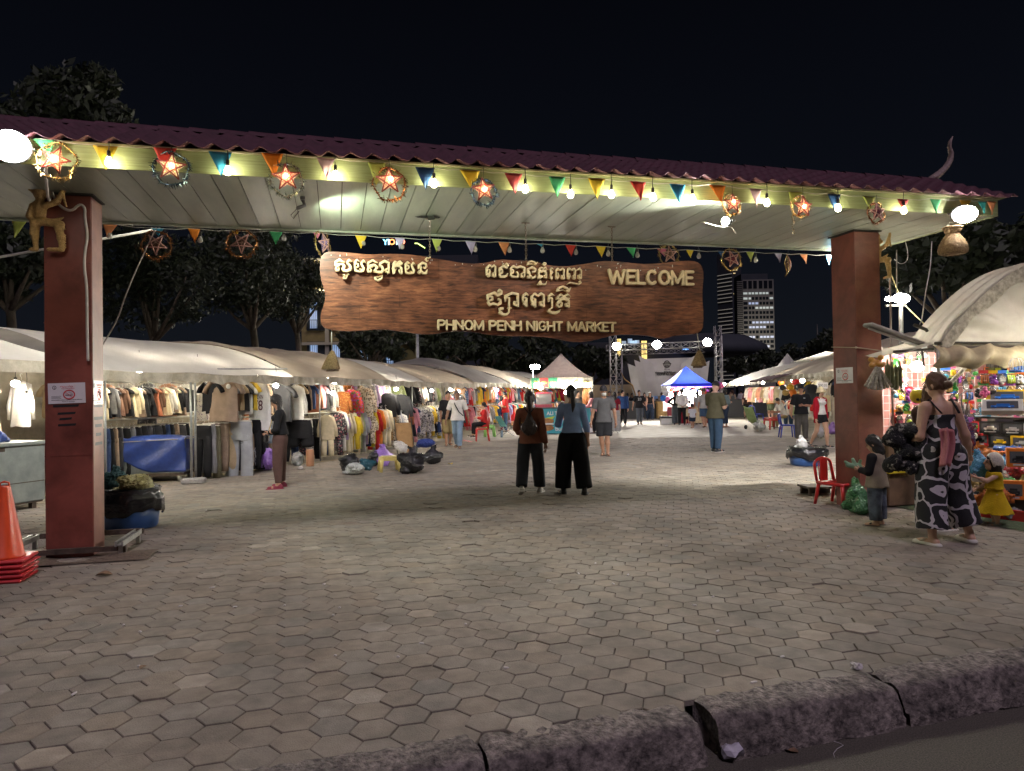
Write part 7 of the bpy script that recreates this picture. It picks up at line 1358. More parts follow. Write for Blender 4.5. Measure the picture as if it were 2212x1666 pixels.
for u,v,sz,m,lb,sd in((754,1017,(.48,.42,.44),bl_bag,'black rubbish bag at the left of the bag pile',1),(767,1025,(.56,.4,.28),mat('white_clear_bag',(.5,.52,.5),.2,var=.2,scale=12,bump=.9,bscale=20,coat=.4),'see-through white bag in front of bag pile',2),(792,1016,(.34,.36,.30),mat('teal_bag',(.02,.10,.14),.25,bump=.9,bscale=18,coat=.4),'teal rubbish bag in the middle of the pile',6),(806,1008,(.3,.3,.4),bl_bag,'small black bag behind the purple bag',7),(826,1006,(.62,.40,.46),purp,'big purple bag behind the yellow stool',4),(890,1022,(.66,.5,.52),bl_bag,'biggest black rubbish bag right of the yellow stool',5),(934,1003,(.46,.42,.42),bl_bag,'black rubbish bag under the blue cloth bag',9),(577,1016,(.5,.45,.62),purp,'purple sack leaning on the flame-print trousers',8),(641,1006,(.3,.3,.36),clearp,'clear bag beside the water bottle',11)):
 soft_bag(G(u,v),sz,m,lb,seed=sd,h=.016,group='bags on the ground',knot=sd in(5,9,4))
soft_bag(G(919,1003)+Vector((0,.1,.38)),(.5,.34,.26),mat('royal_blue_cloth',(.018,.04,.20),.6,bump=.4,bscale=20),'royal blue cloth bag lying on black bag',seed=12,knot=False,h=.016);soft_bag(G(868,1018)+Vector((0,.12,.34)),(.3,.22,.24),mat('crumpled_white_cloth',(.55,.53,.5),.9,bump=.8,bscale=26),'crumpled white cloth on the biggest black bag',seed=13,knot=False,h=.014)
def stool(p,W,H,c,label,rot=0.0,rnd_top=False):
 m=mat('plastic_'+label.split()[0],c,.38,var=.06);root=empty('plastic_stool',p,rot,label,'stool','plastic stools');MB().box((0,0,H-.02),(W*.82,W*.82,.04),bev=.015).build('seat',m,root);MB().box((0,0,H*.80),(W*.86,W*.86,H*.16),bev=.006).build('apron',m,root)
 for sx in(-1,1):
  for sy in(-1,1):MB().tube([(sx*W*.5,sy*W*.5,0.0),(sx*W*.40,sy*W*.40,H*.92)],[W*.085,W*.10],4,flat=.8).build('leg',m,root)
 return root
stool(G(841,1018),.40,.32,(.62,.50,.16),'yellow plastic stool in front of the purple bag',.3);stool(G(1058,944),.36,.46,(.25,.55,.15),'green plastic stool beside the seated woman in red',.2);stool(G(938,945)+Vector((0,.5,0)),.36,.30,(.45,.04,.03),'red plastic stool under the orange floral dresses',.1)
def chair(p,rot,c,label,H=.80,W=.42,sh=.42):
 m=mat('chair_'+label.split()[0],c,.32,var=.05,coat=.2);root=empty('plastic_chair',p,rot,label,'chair','plastic chairs')
 MB().sheet(lambda u,v:((u-.5)*W*.96,(v-.5)*W,sh-.02*math.sin(u*3.14)+(.0)),8,8).build('seat',m,root,solid=.022);MB().tube([(-W*.47,-W*.48,sh),(-W*.49,W*.48,sh-.01),(W*.49,W*.48,sh-.01),(W*.47,-W*.48,sh)],.02,6,flat=1.2).build('seat_rim',m,root)
 for sx in(-1,1):MB().tube([(sx*W*.45,W*.45,sh),(sx*W*.50,W*.52,0)],[.028,.02],6).build('leg',m,root);MB().tube([(sx*W*.43,-W*.42,sh),(sx*W*.48,-W*.56,0)],[.028,.02],6).build('leg',m,root)
 q=MB();n=12;pts=[(-W*.46,-W*.47,sh),(-W*.47,-W*.55,sh+(H-sh)*.55)]+[(-W*.46*math.cos(a),-W*.58,sh+(H-sh)*(.72+.28*math.sin(a)))for a in np.linspace(0.2,math.pi-.2,n)]+[(W*.47,-W*.55,sh+(H-sh)*.55),(W*.46,-W*.47,sh)];q.tube(pts,.02,6);q.build('back_frame',m,root)
 r=MB();r.box((0,-W*.53,sh+(H-sh)*.5),(W*.40,.012,(H-sh)*.95),M=Matrix.Identity(4));[r.tube([(x,-W*.53-.01,sh+.03),(x*1.1,-W*.585,H-.05)],.006,5)for x in(-W*.2,W*.2)];r.build('back_panel',m,root);return root
RCH=(.56,.022,.02)
chair(G(1042,953),R(96),RCH,'red plastic chair the woman in red sits on',.82)
b=MB();T_=lambda*q:[Vector(p)for p in q]
fc=empty('folding_chair',G(1096,941),R(60),'folding metal reclining chair with dark cloth at the left stalls','chair')
for sx in(-.25,.25):MB().tube(T_((sx,-.45,0),(sx,.3,.42),(sx,.42,.75)),.013,6).build('side_tube',pipe_m,fc);MB().tube(T_((sx,.35,0),(sx,-.25,.42)),.013,6).build('side_tube',pipe_m,fc)
MB().sheet(lambda u,v:((u-.5)*.48,-.25+v*.68,.40-.06*math.sin(v*3.1)+max(0,v-.6)*.9),4,10).build('seat_cloth',C('dark_green_cloth',(.02,.09,.08)),fc)
for i,(u,v)in enumerate(((1005,953),(1015,955))):o=MB().ball((0,0,.012),(.05,.125,.018),10,6).build('slipper',pinkc,loc=G(u,v),rot=(0,0,.9));MB().tube([(-.04,.03,.02),(0,.06,.05),(.04,.03,.02)],.012,5).build('strap',pinkc,o);tag(o,'pink slipper lying on the paving by the red chair','slipper','pair of pink slippers')
def bottle(u,v,m,label,h=.28,r=.04):tag(MB().lathe([(r*.9,0),(r,.02),(r,h*.62),(r*.95,h*.7),(r*.35,h*.9),(r*.35,h)],14).build('bottle',m,loc=G(u,v)),label,'bottle','bottles on the ground')
bottle(652,994,mat('water_bottle',(.30,.42,.55),.1,trans=.5),'clear water bottle beside the tan tumbler',.34,.055);bottle(1084,945,MATS['water_bottle'],'clear water bottle under the folding chair',.3,.045);tag(MB().lathe([(.085,0),(.09,.02),(.09,.36),(.08,.38)],16).build('tumbler',mat('tan_tumbler',(.42,.21,.11),.5),loc=G(670,1007)),'tan cylindrical tumbler on the paving by the stalls','tumbler')
hm_=empty('hammock_chair',G(876,990),.3,'tan canvas folding lounger with white cloth by the bag pile','lounger');MB().sheet(lambda u,v:((u-.5)*.42,-.35+.75*v+.0,.12+.95*max(0,v-.35)**1.1*1.3+.12*math.sin((1-v)*5)),6,14).build('canvas',C('tan_canvas',(.33,.20,.09)),hm_,solid=.01)
for sx in(-.22,.22):MB().tube([(sx,-.38,.0),(sx,-.1,.2),(sx,.42,1.0)],.014,6).build('frame_tube',sock_m,hm_)
soft_bag(hm_.location+Vector((-.12,-.1,.2)),(.34,.26,.3),MATS['crumpled_white_cloth'],'white cloth bundle on the tan lounger',seed=14,knot=False,h=.016)
# ========================= TOY STALL AT THE RIGHT PILLAR
plas=lambda n,c,**k:mat('toy_'+n,c,k.get('rough',.3),var=.08,scale=12,coat=.3)
TC={'red':(.55,.02,.03),'yellow':(.72,.47,.02),'blue':(.03,.14,.5),'green':(.06,.38,.08),'orange':(.75,.20,.02),'pink':(.70,.14,.30),'purple':(.36,.08,.5),'black':(.02,.02,.022),'white':(.68,.66,.62),'sky blue':(.12,.42,.68),'lime':(.40,.58,.06),'gold':(.42,.27,.08),'silver':(.45,.45,.47)}
wt_m=tarp('old_white_tarp',(.42,.395,.345),(.29,.275,.235))
ts=empty('toy_stall_tent',GW(10.8,1.5),GANG,'barrel-roofed tent of the toy stall beside the right pillar','tent')
o0=Vector((10.8,1.5,0));AR=lambda k:(9.62+4.0*k,2.12+1.12*math.sin(math.pi*k)**.9)
def tsh(fn,nu,nv,name,m,**k):return MB().sheet(lambda u,v:Vector(fn(u,v))-o0,nu,nv).build(name,m,ts,**k)
def gab(u,v):
 s,z=AR(u);z=2.10+(z-2.10)*v;an=math.atan2(z-1.9,s-11.7);return(s,.38+.075*math.sin(an*22+math.sin(an*7))*v**.6*(1-.7*v**6)+.02*math.sin(u*23+v*14),z)
tsh(gab,90,14,'gable_sheet',wt_m)
tsh(lambda u,v:(AR(u)[0],.30+.55*v,AR(u)[1]+.02+.03*math.sin(v*40)*math.sin(u*9)-.05*math.sin(v*3*math.pi)**2),40,40,'roof_sheet',wt_m)
tsh(lambda u,v:(AR(u)[0]-.0,.29-.01*math.sin(u*90)*v,AR(u)[1]+.03-v*(.20+.03*math.sin(u*40))),60,3,'edge_strip',mat('mildew_strip',(.55,.50,.38),.8,c2=(.22,.20,.15),scale=14))
tsh(lambda u,v:(9.45+4*u,.28-.10*math.sin(v*3.14)-.03*math.sin(u*70+v*3),2.10-.26*v-.03*abs(math.sin(u*14))-.02*math.sin(u*51)),90,8,'rolled_flap',mat('beige_flap',(.44,.36,.22),.7,var=.25,scale=6,bump=.5,bscale=7))
tsh(lambda u,v:(9.05+.6*v,.35+2.4*u,1.98+.16*v+.02*math.sin(u*30)),20,4,'side_awning',wt_m)
for(a,b_,r,m)in(((9.62,.36,0),(9.62,.36,2.12),.022,pipe_m),((13,.4,0),(13,.4,2.1),.022,pipe_m),((9.0,.40,2.02),(9.7,.40,2.06),.016,dpipe_m),((9.55,.33,2.12),(13.4,.33,2.12),.02,dpipe_m)):MB().tube([Vector(a)-o0,Vector(b_)-o0],r,8).build('frame_pipe',m,ts)
br_=empty('price_board',GW(10.05,.5,1.72),GANG,'pale slanting board with prices under the toy stall flap','board');q=MB().box((0,0,0),(.55,.012,.055)).build('board',mat('pale_board',(.55,.52,.45),.6),br_);br_.rotation_euler=(0,R(-40),GANG);t=text_obj('1PCS = 1000',.04,.002,blk,br_);t.location=(0,-.009,0)
def qp(u,v,D):return AT(u,v,D)
A_,B_=qp(1872,706,8.9),qp(1994,750,9.3);ff=empty('fluorescent_fitting',(A_+B_)/2,0,'unlit grey fluorescent fitting sticking out in front of the right pillar','lamp fitting');d_=(B_-A_);M=Matrix.Translation((0,0,0))@d_.to_track_quat('X','Z').to_matrix().to_4x4()
MB().box((0,0,.03),(d_.length,.16,.05),M=M,bev=.02).build('housing',mat('fitting_grey',(.33,.31,.29),.5,var=.2),ff);MB().tube([M@Vector((-d_.length*.46,0,-.01)),M@Vector((d_.length*.46,0,-.01))],.016,8).build('tube',mat('dead_tube',(.6,.57,.55),.3),ff);MB().tube([M@Vector((d_.length*.35,.02,.05)),M@Vector((d_.length*.5,0,-.06)),M@Vector((d_.length*.62,.05,-.22))],.016,7).build('arm',dpipe_m,ff)
tag(MB().tube([qp(1975,702,9.3),qp(2000,712,9.35),qp(2016,735,9.4),qp(2023,762,9.4)],.022,7).build('bent_pipe',dpipe_m),'short bent dark pipe at the corner of the toy stall roof','pipe')
lp_=qp(1950,850,17.5);lpz=qp(1947,646,17.5).z;lpo=empty('light_pole',(lp_.x,lp_.y,0),0,'grey pole with two bright floodlights behind the right pillar','light pole');MB().tube([(0,0,0),(0,0,lpz-.15)],.05,10).build('pole',dpipe_m,lpo);MB().box((-.12,0,lpz-.16),(.5,.05,.05)).build('cross_arm',dpipe_m,lpo)
for x,y,w,lb in((-.03,-.1,.42,0),(-.30,-.05,.2,1)):MB().ball((x,y,lpz),(w*.5,.05,.12 if lb==0 else .06),12,8).build('lamp_head',led_m,lpo)
lamp('SPOT','beam',lpo,(-.03,-.5,lpz),420,(1,.96,.85),.15,(R(-62),0,R(-30)),R(150),.7)
tag(MB().tube([qp(1914,566,9.6),qp(1950,655,12),qp(2040,742,9.6)],.009,6).build('guy_rope',mat('yellow_rope',(.5,.42,.2),.7)),'yellow guy rope slanting past the lit light pole','rope')
stall_bulb(qp(1981,792,9.75),55,'big lit bulb of the toy stall behind the auburn-haired woman',.085,(1,.93,.8));stall_bulb(GW(11.2,1.2,1.98),60,'lit bulb inside the toy stall over the car boxes',.06,(1,.92,.78));stall_bulb(GW(10.9,-.35,1.95),30,'lit bulb at the front right of the toy stall',.06,(1,.92,.78))
grid_m=mat('white_wire_grid',(.55,.52,.5),.4);b=MB()
for i in range(22):b.tube([GW(10.1+i*.11,2.5,.5),GW(10.1+i*.11,2.5,2.1)],.004,4)
for i in range(14):b.tube([GW(10.1,2.5,.5+i*.12),GW(12.3,2.5,.5+i*.12)],.004,4)
tag(b.build('display_grid',grid_m),'white wire display grid at the back of the toy stall','display grid');tag(MB().sheet(lambda u,v:GW(10.1+2.7*u,2.62+.03*math.sin(u*40),2.15*v),20,3).build('back_sheet',mat('pink_back_sheet',(.45,.20,.17),.8,var=.25,scale=3)),'pinkish sheet at the back of the toy stall','sheet')
sh_=empty('toy_shelf',GW(11.0,1.2),GANG,'dark stepped shelf holding the toy car boxes','shelf')
for z in(.62,.94,1.16):MB().box((.18,-.2,z-.012),(.5,2.6,.024)).build('board',dpipe_m,sh_)
for y in(-1.45,1.05):MB().box((.38,y,.75),(.05,.05,1.5)).build('post',dpipe_m,sh_)
def car_box(p,W,H,c,label,rz,tilt=0.0,wc=None,group='toy car boxes on the shelf'):
 o=MB().box((0,0,H/2),(W,.11,H),bev=.004).build('toy_box',plas(c.replace(' ','_')+'_card',TC[c]),loc=p,rot=(tilt,0,rz));tag(o,label,'toy box',group)
 MB().box((0,-.056,H*.52),(W*.76,.004,H*.62)).build('window',plas('window',(.10,.10,.11),rough=.1),o);v=plas('mini_'+(wc or 'silver'),TC[wc or 'silver'],rough=.2);q=MB();q.box((0,-.060,H*.38),(W*.56,.012,H*.17),bev=.006).box((.02*W,-.060,H*.52),(W*.32,.010,H*.16),bev=.006);[q.tube([(sx*W*.17,-.07,H*.30),(sx*W*.17,-.058,H*.30)],H*.075,8)for sx in(-1,1)];q.build('toy_car',v,o);MB().box((0,-.0575,H*.12),(W*.5,.003,H*.09)).build('print',plas('print_white',(.6,.6,.6)),o);return o
YS=GANG-math.pi/2+.35
rows=[(1.165,[('white','silver'),('white','blue'),('sky blue','silver'),('silver','red'),('pink','white')],.10),(.945,[('white','black'),('red','silver'),('black','white'),('black','silver'),('silver','blue'),('black','red')],.155),(.765,[('yellow','black'),('red','black'),('black','yellow'),('yellow','silver'),('blue','white'),('orange','black')],.165)]
for r_,(z,cs,H)in enumerate(rows):
 for i,(c,w)in enumerate(cs):car_box(GW(10.92+.02*r_,1.62-i*.33-.12*r_,z),.28,H,c,f'{c} window box with a {w} toy car, {["top", "middle", "bottom"][r_]} row of the shelf',YS,wc=w)
MB().box((.2,-.2,.752),(.45,2.6,.022)).build('board',dpipe_m,sh_)
for u,v,D,W,H,c,lb in((2165,878,8.75,.42,.16,'white','white boxed toy with dark window tilted on top of the car boxes'),(2175,858,9.0,.45,.18,'yellow','yellow boxed toy set above the tilted white box'),(2190,830,9.2,.40,.14,'white','white shallow toy box high on the toy stall shelf'),(2205,795,9.3,.28,.18,'orange','orange boxed toy hung at the right edge of the photo')):car_box(qp(u,v,D)-Vector((0,0,H/2)),W,H,c,lb,-.55,R(-28),'blue','boxed toys propped above the shelf')
def packet(p,W,H,c,c2,label,rz,kind):
 root=empty('toy_packet',p,rz,label,'toy packet','packeted toys hanging in the toy stall');MB().box((0,.004,-.02),(W,.003,.04)).build('header_card',plas(c.replace(' ','_')+'_card',TC[c]),root)
 S=SDF();S.ell((0,0,-.04-H*.5),(W*.48,.028,H*.46),.01);V,Q=S.mesh(.014,noise=.006,nfreq=60);raw_mesh('pouch',V,Q,mat('clear_pouch',(.45,.44,.43),.12,trans=.75,bump=.5,bscale=40),root);m=plas(c2.replace(' ','_'),TC[c2]);b=MB();rg=random.Random(hash(label)%999 if False else len(label))
 if kind==0:b.ball((0,-.015,-.05-H*.55),(W*.30,.03,H*.25),10,7)
 elif kind==1:[b.tube([(x*W,-.015,-.06),(x*W*1.05,-.02,-.03-H*.9)],.011,6)for x in(-.3,-.1,.1,.3)]
 elif kind==2:[b.ball((rg.uniform(-.3,.3)*W,-.015,-.06-rg.random()*H*.8),.02+.012*rg.random(),7,5)for _ in range(9)]
 else:b.box((0,-.012,-.05-H*.5),(W*.6,.035,H*.35),bev=.01).box((0,-.012,-.05-H*.78),(W*.35,.03,H*.2),bev=.01)
 b.build('toy',m,root);MB().tube([(0,.004,0),(0,.004,.05)],.003,4).build('hook',wire_m,root);return root
CL=list(TC);rgp=random.Random(11);n_=0
for j,(v,D)in enumerate(((750,10.1),(770,10.0),(792,9.9),(812,9.75),(838,9.9),(862,9.7),(890,9.85),(920,9.7),(948,9.8))):
 for i in range(15):
  u=1928+i*18+rgp.uniform(-7,7)+(j%2)*9
  if u>(2118 if j>1 else 2015)and j not in(2,3):continue
  if 1960<u<2002 and 765<v<815:continue
  a,b_=CL[(i*3+j*5)%13],CL[(i*5+j*2+1)%13];n_+=1
  packet(qp(u,v+rgp.uniform(-6,6),D+rgp.uniform(-.2,.3)),rgp.uniform(.08,.145),rgp.uniform(.11,.20),a,b_,uniq(f'{a}-headed packet of {b_} toys hung in {["very top", "next to top", "third", "fourth", "fifth", "sixth", "seventh", "eighth", "lowest"][j]} row of the toy stall',f'{ORDW[i]} from the pillar'),rgp.uniform(-.35,.25),(i+j)%4)
for j in range(2):
 for i in range(5):packet(qp(2125+i*19,800+j*26,9.1),.12,.15,CL[(i+j*3)%13],CL[(i*2+j+4)%13],uniq(f'{CL[(i + j * 3) % 13]}-headed packet of {CL[(i * 2 + j + 4) % 13]} toys hung under the tent flap',ORDW[i]),rgp.uniform(-.3,0),1+(i+j)%3)
bw=empty('bubble_wand_bundle',qp(1896,786,9.15),0,'bundle of grey packeted wands hanging beside the right pillar','toy bundle')
for i in range(13):a=(i-6)*.085;MB().box((0,.03*math.sin(i*2.1),-.17),(.035,.02,.29),M=Matrix.Translation((0,0,-.02))@Matrix.Rotation(a*1.1,4,'Y'),bev=.006).build('wand',mat('olive_wand_pack',(.17,.15,.10),.25,c2=(.42,.40,.34),scale=40,coat=.5),bw)
S=SDF();[S.ell((rgp.uniform(-.08,.08),rgp.uniform(-.05,.05),rgp.uniform(-.03,.08)),(.04,.04,.035),.01)for _ in range(8)];V,Q=S.mesh(.012);raw_mesh('orange_heads',V,Q,plas('amber',(.55,.28,.05)),bw)
for i,(u,v)in enumerate(((1918,812),(1928,818),(1936,822),(1944,815))):tag(MB().lathe([(.02,0),(.036,.02),(.036,.24),(.015,.27),(.012,.33)],10).build('olive_bottle',mat('olive_pack',(.16,.17,.08),.3,var=.3,scale=30),loc=qp(u,v+20,9.3)),['olive packet hanging nearest the pillar edge','second olive packet from the pillar','third olive packet from the pillar','olive packet farthest from pillar'][i],'toy packet','olive packets by the pillar')
fb_=MB().ball((0,0,0),.095,18,12).build('football',plas('ball_yellow',(.75,.6,.03)),loc=qp(1982,856,9.35));tag(fb_,'yellow toy football with black patches hung in the toy stall','ball');q=MB()
for i in range(12):z=[0,.45,-.45,.89,-.89][i%5];a=i*2.4;r=math.sqrt(1-z*z);dv=Vector((r*math.cos(a),r*math.sin(a),z));q.lathe([(.0,.0975),(.024,.0945)],5,M=dv.to_track_quat('Z','Y').to_matrix().to_4x4())
q.build('patches',blk,fb_)
bcg=empty('toy_birdcage',qp(2196,805,8.9),0,'small white toy birdcage with blue base hanging at right','toy');MB().lathe([(.0,.0),(.085,0),(.085,.03),(.0,.032)],16).build('base',plas('blue',TC['blue']),bcg);q=MB();[q.tube([(.08*math.cos(a),.08*math.sin(a),.03),(.08*math.cos(a),.08*math.sin(a),.12),(.05*math.cos(a),.05*math.sin(a),.17),(0,0,.185)],.003,4)for a in np.linspace(0,6.28,15)[:-1]];q.build('bars',plas('print_white',(.6,.6,.6)),bcg)
mt=MB().sheet(lambda u,v:GW(9.45+2.2*u,-1.9+4.2*v,.012+.006*math.sin(u*20)*math.sin(v*30)),10,20).build('green_mat',mat('green_mat',(.07,.10,.05),.95,var=.35,scale=25,bump=.6));tag(mt,'worn green ground mat under the toy stall','mat')
def tub(p,W,L,H,c,label,name='plastic_basket',rz=0.0,taper=1.2,round_=False):
 m=plas(label.split()[0]+'_basket',c);root=empty(name,p,rz,label,'basket');b=MB()
 if round_:b.lathe([(W*.38,0),(W*.5,H),(W*.47,H),(W*.36,.02),(0,.015)],18)
 else:
  for sx,sy,ww,ll in((-1,0,.008,L),(1,0,.008,L),(0,-1,W,.008),(0,1,W,.008)):b.box((sx*W/2,sy*L/2,H/2),(ww,ll,H))
  b.box((0,0,.006),(W,L,.01))
 b.build('basket_body',m,root);MB().tube([(W*.5*math.cos(a),W*.5*math.sin(a),H)for a in np.linspace(0,6.283,25)[:-1]]if round_ else[(-W/2,-L/2,H),(W/2,-L/2,H),(W/2,L/2,H),(-W/2,L/2,H)],.011,6,closed=True).build('rim',m,root);return root
rb=G(1966,1078);tub(Vector((rb.x,rb.y,.01)),.28,.28,.24,(.45,.03,.05),'red round basket of animal-headed wands on the green mat',round_=True)
for i in range(9):
 a=i*.7;c=['red','green','red','orange','yellow','black','red','green','orange'][i];p=Vector((rb.x+.09*math.cos(a),rb.y+.09*math.sin(a),.2));o=MB().tube([(0,0,-.1),(.02*math.cos(a),0,.16)],.012,6).ball((.02*math.cos(a),0,.19),(.036,.034,.04),8,6).ball((.02*math.cos(a)-.025,0,.23),.014,6,4).ball((.02*math.cos(a)+.025,0,.23),.014,6,4).build('animal_wand',plas(c,TC[c]),loc=p);tag(o,uniq(f'{c} animal-headed wand in the red round basket',['at the left','in the middle','at the back','at the right'][i%4]),'toy wand','animal-headed wands in the red basket')
yb=qp(1926,1012,9.6);tub(Vector((yb.x,yb.y,yb.z-.05)),.34,.26,.15,(.62,.52,.03),'yellow crate of small toys behind the boy',rz=.3);tag(MB().box((0,0,0),(.5,.4,.8),bev=.01).build('dark_table',mat('table_brown',(.16,.10,.06),.7,var=.2),loc=Vector((yb.x+.1,yb.y+.15,.42)),rot=(0,0,GANG)),'dark stand under the yellow crate','table')
rt=G(2195,1122);tub(Vector((rt.x+.05,rt.y,.01)),.62,.5,.12,(.6,.03,.03),'shallow red basket of clear packets at the right edge',rz=GANG-1.3)
for i in range(9):soft_bag(Vector((rt.x+.05+rgp.uniform(-.2,.2),rt.y+rgp.uniform(-.18,.18),.03)),(.2,.18,.14),clearp,'clear packet in the shallow red basket',name='clear_packet',seed=i,knot=False,h=.016,cat='packet',group='clear packets in the red basket')
def toy_car(p,c,c2,label,rz,s=1.0):
 root=empty('toy_vehicle',p,rz,label,'toy car','toy vehicles on the mat');root.scale=(s,s,s);MB().box((0,0,.065),(.30,.13,.06),bev=.02).build('body',plas(c,TC[c]),root);MB().box((-.02,0,.115),(.14,.11,.06),bev=.02).build('cabin',plas(c2,TC[c2]),root)
 for sx in(-1,1):
  for sy in(-1,1):MB().tube([(sx*.095,sy*.055,.04),(sx*.095,sy*.08,.04)],.04,12).build('wheel',blk,root)
toy_car(G(1925,1087)+Vector((0,0,.015)),'yellow','red','yellow and red toy racing car on the mat behind the boy',-.3,1.2);toy_car(G(1950,1070)+Vector((0,.1,.015)),'red','yellow','red toy truck on the mat beside the yellow car',.4);toy_car(G(2118,1085)+Vector((0,0,.015)),'silver','black','silver toy car on the mat by the jumpsuit woman',.6,1.1)
soft_bag(G(1862,1112),(.24,.22,.24),mat('green_poly_bag',(.10,.30,.13),.2,bump=.8,bscale=18,coat=.4,trans=.3),'small green plastic bag on the paving beside the boy',seed=3)
soft_bag(G(1852,1102),(.40,.3,.40),MATS['green_poly_bag'],'big green plastic bag at the foot of right pillar',seed=4);soft_bag(G(2005,1083)+Vector((0,.15,0)),(.34,.4,.62),bl_bag,'tall black plastic bag beside the red wand basket',seed=6,h=.016);soft_bag(G(2000,1050)+Vector((0,.5,.3)),(.3,.3,.26),plas('teal_ball',(.05,.25,.33)),'teal round toy behind the wand basket',seed=7,knot=False,cat='toy')
for i in range(30):
 c=['orange','sky blue','red','gold','orange','blue','yellow','silver','green','orange'][i%10];u=2108+(i*37)%118;v=962+(i*23)%112;D=9.15-(v-962)/115*.75
 soft_bag(qp(u,v+8,D)-Vector((0,0,.08)),(.2+.06*(i%3),.18,.17),mat('bagged_'+c.replace(' ','_'),TC[c],.2,c2=tuple(x*.5+.06 for x in TC[c]),scale=16,bump=.8,bscale=26,coat=.5),uniq(f'{c} bagged toy heaped behind the toddler',['upper part','middle part','lower part','left side','right side'][i%5]),name='bagged_toy',seed=i,knot=i%3==0,h=.017,cat='bagged toy',group='bagged toys heaped behind the toddler')
tag(MB().box((0,0,.15),(1.3,.7,.3),bev=.02).build('display_table',dpipe_m,loc=GW(10.7,-.1,0),rot=(0,0,GANG)),'dark low table under the heap of bagged toys','table')
for u,v,c,lb in((2187,1060,'orange','orange toy truck box behind the toddler dress'),(2200,990,'orange','tall orange translucent toy box right of the toddler'),(2125,1022,'white','white toy box between the blue bag and the toddler')):car_box(qp(u,v,8.5)-Vector((0,0,.1)),.24,.22,c,lb,-.5,0,'black','boxed toys behind the toddler')
for i in range(9):c=CL[(i*4+1)%13];soft_bag(G(1893+i*9,1083-(i%3)*14)+Vector((0,.05,.01)),(.22,.18,.2+.05*(i%2)),mat('bagged_'+c.replace(' ','_'),TC[c],.2,c2=tuple(x*.5+.06 for x in TC[c]),scale=16,bump=.8,bscale=26,coat=.5),uniq(f'{c} bagged toy on the mat in front of the brown stand','beside it'),name='bagged_toy',seed=i+40,knot=False,h=.017,cat='bagged toy',group='bagged toys in front of the brown stand')
chair(G(1811,1090),R(-148),RCH,'red plastic child chair in front of the right pillar',.62,.40,.30);tag(MB().box((0,0,.12),(.5,.4,.03)).box((-.2,-.15,.06),(.04,.04,.12)).box((.2,-.15,.06),(.04,.04,.12)).box((0,.15,.06),(.44,.04,.12)).build('low_rack',rust_m,loc=G(1770,1068)),'low dark steel rack behind the red child chair','rack')
# ========================= RIGHT ROW, BURGER STALL, BLUE TENT, STAGE
Q0=Vector((11.1,24.6,0));QD=Vector((.121,.9927,0));QC=Vector((.9927,-.121,0))
def RP(t,c,z=0):return Q0+QD*t+QC*c+Vector((0,0,z))
QY=math.atan2(QC.y,QC.x)
canopy(-3.5,3.4,2.2,3.0,tb_m,'beige arched canopy just left of the right pillar',.04,barrel=.5,pl=RP,seed=11,c0=-.6);canopy(3.5,8.5,2.15,2.85,tg_m,'grey canopy with a dark awning in the right row',.06,barrel=.25,pl=RP,seed=12,c0=-.6);canopy(8.6,18,2.1,2.9,td_m,'farthest canopy of the right row',.05,barrel=.2,pl=RP,seed=13,c0=-.6)
tag(MB().sheet(lambda u,v:RP(3.8+4.5*u,-1.4+.9*v,2.0+.25*v+.03*math.sin(u*30)),30,4).build('dark_awning',C('dark_maroon_awning',(.075,.03,.04))),'dark maroon awning over the bag stall in the right row','awning')
tag(MB().sheet(lambda u,v:RP(-3.5+21*u,3.2+.04*math.sin(u*60),2.6*v),40,2).build('back_sheet',bk_m),'sheet closing the back of the right row','sheet','stall back sheets')
ptk=empty('pointed_tent',RP(13,1.6),0,'small pale pointed tent top in the far right row','tent');MB().lathe([(1.5,2.2),(.5,2.9),(.02,3.5)],4).build('roof',tw_m,ptk)
def rrail(t0,t1,st,z,c,kinds,cs,name,group):
 n=int((t1-t0)/st)
 for i in range(n):
  k=kinds[i%len(kinds)];a,b_,d_=cs[i%len(cs)],cs[(i-1)%len(cs)],cs[(i+1)%len(cs)];garment(k,gm_(a),RP(t0+(i+.5)*st,c,z),QY+rnd.uniform(-.5,.5),uniq(f'{a} {KN[k]} on {name}, between {b_} and {d_}',ORDW[min(i,19)]+' along'),group,.95,t0<5)
rrail(-2.5,2.2,.2,2.0,.6,['t_shirt','shirt'],['charcoal','black','cream','black','taupe','black','navy'],'the right row rail behind the mannequin','clothes behind the mannequin');rrail(3.6,8,.28,1.95,.5,['vest','t_shirt','skirt'],['white','cream','striped','brown','mustard','rust','black','denim blue'],'the right row rail by the bag stall','clothes at the bag stall');rrail(3.6,8,.28,1.15,.3,['shorts','t_shirt'],['red','white','denim blue','sage green','cream','peach'],'the lower rail by the bag stall','clothes at the bag stall');rrail(9,17,.5,1.8,.4,['dress','shirt'],['white','cream','beige','pink','peach'],'the farthest rail of the right row','clothes at far right')
for t,c,z,lb in((-1.2,-.2,1.95,'lit bulb behind head of man in folded-arms pose'),(3.2,-.3,1.95,'lit bulb left of the dark cap man'),(7.0,.2,2.0,'lit bulb under the dark awning'),(10.5,-.2,2.0,'lit bulb in the far right row beside brown shirt woman'),(12,-.6,2.05,'brightest of the far right row bulbs'),(14,-.5,2.0,'farthest lit bulb of the right row'),(15.5,-1.2,2.0,'lit bulb over the backpack woman')):stall_bulb(RP(t,c,z),15,lb,.09)
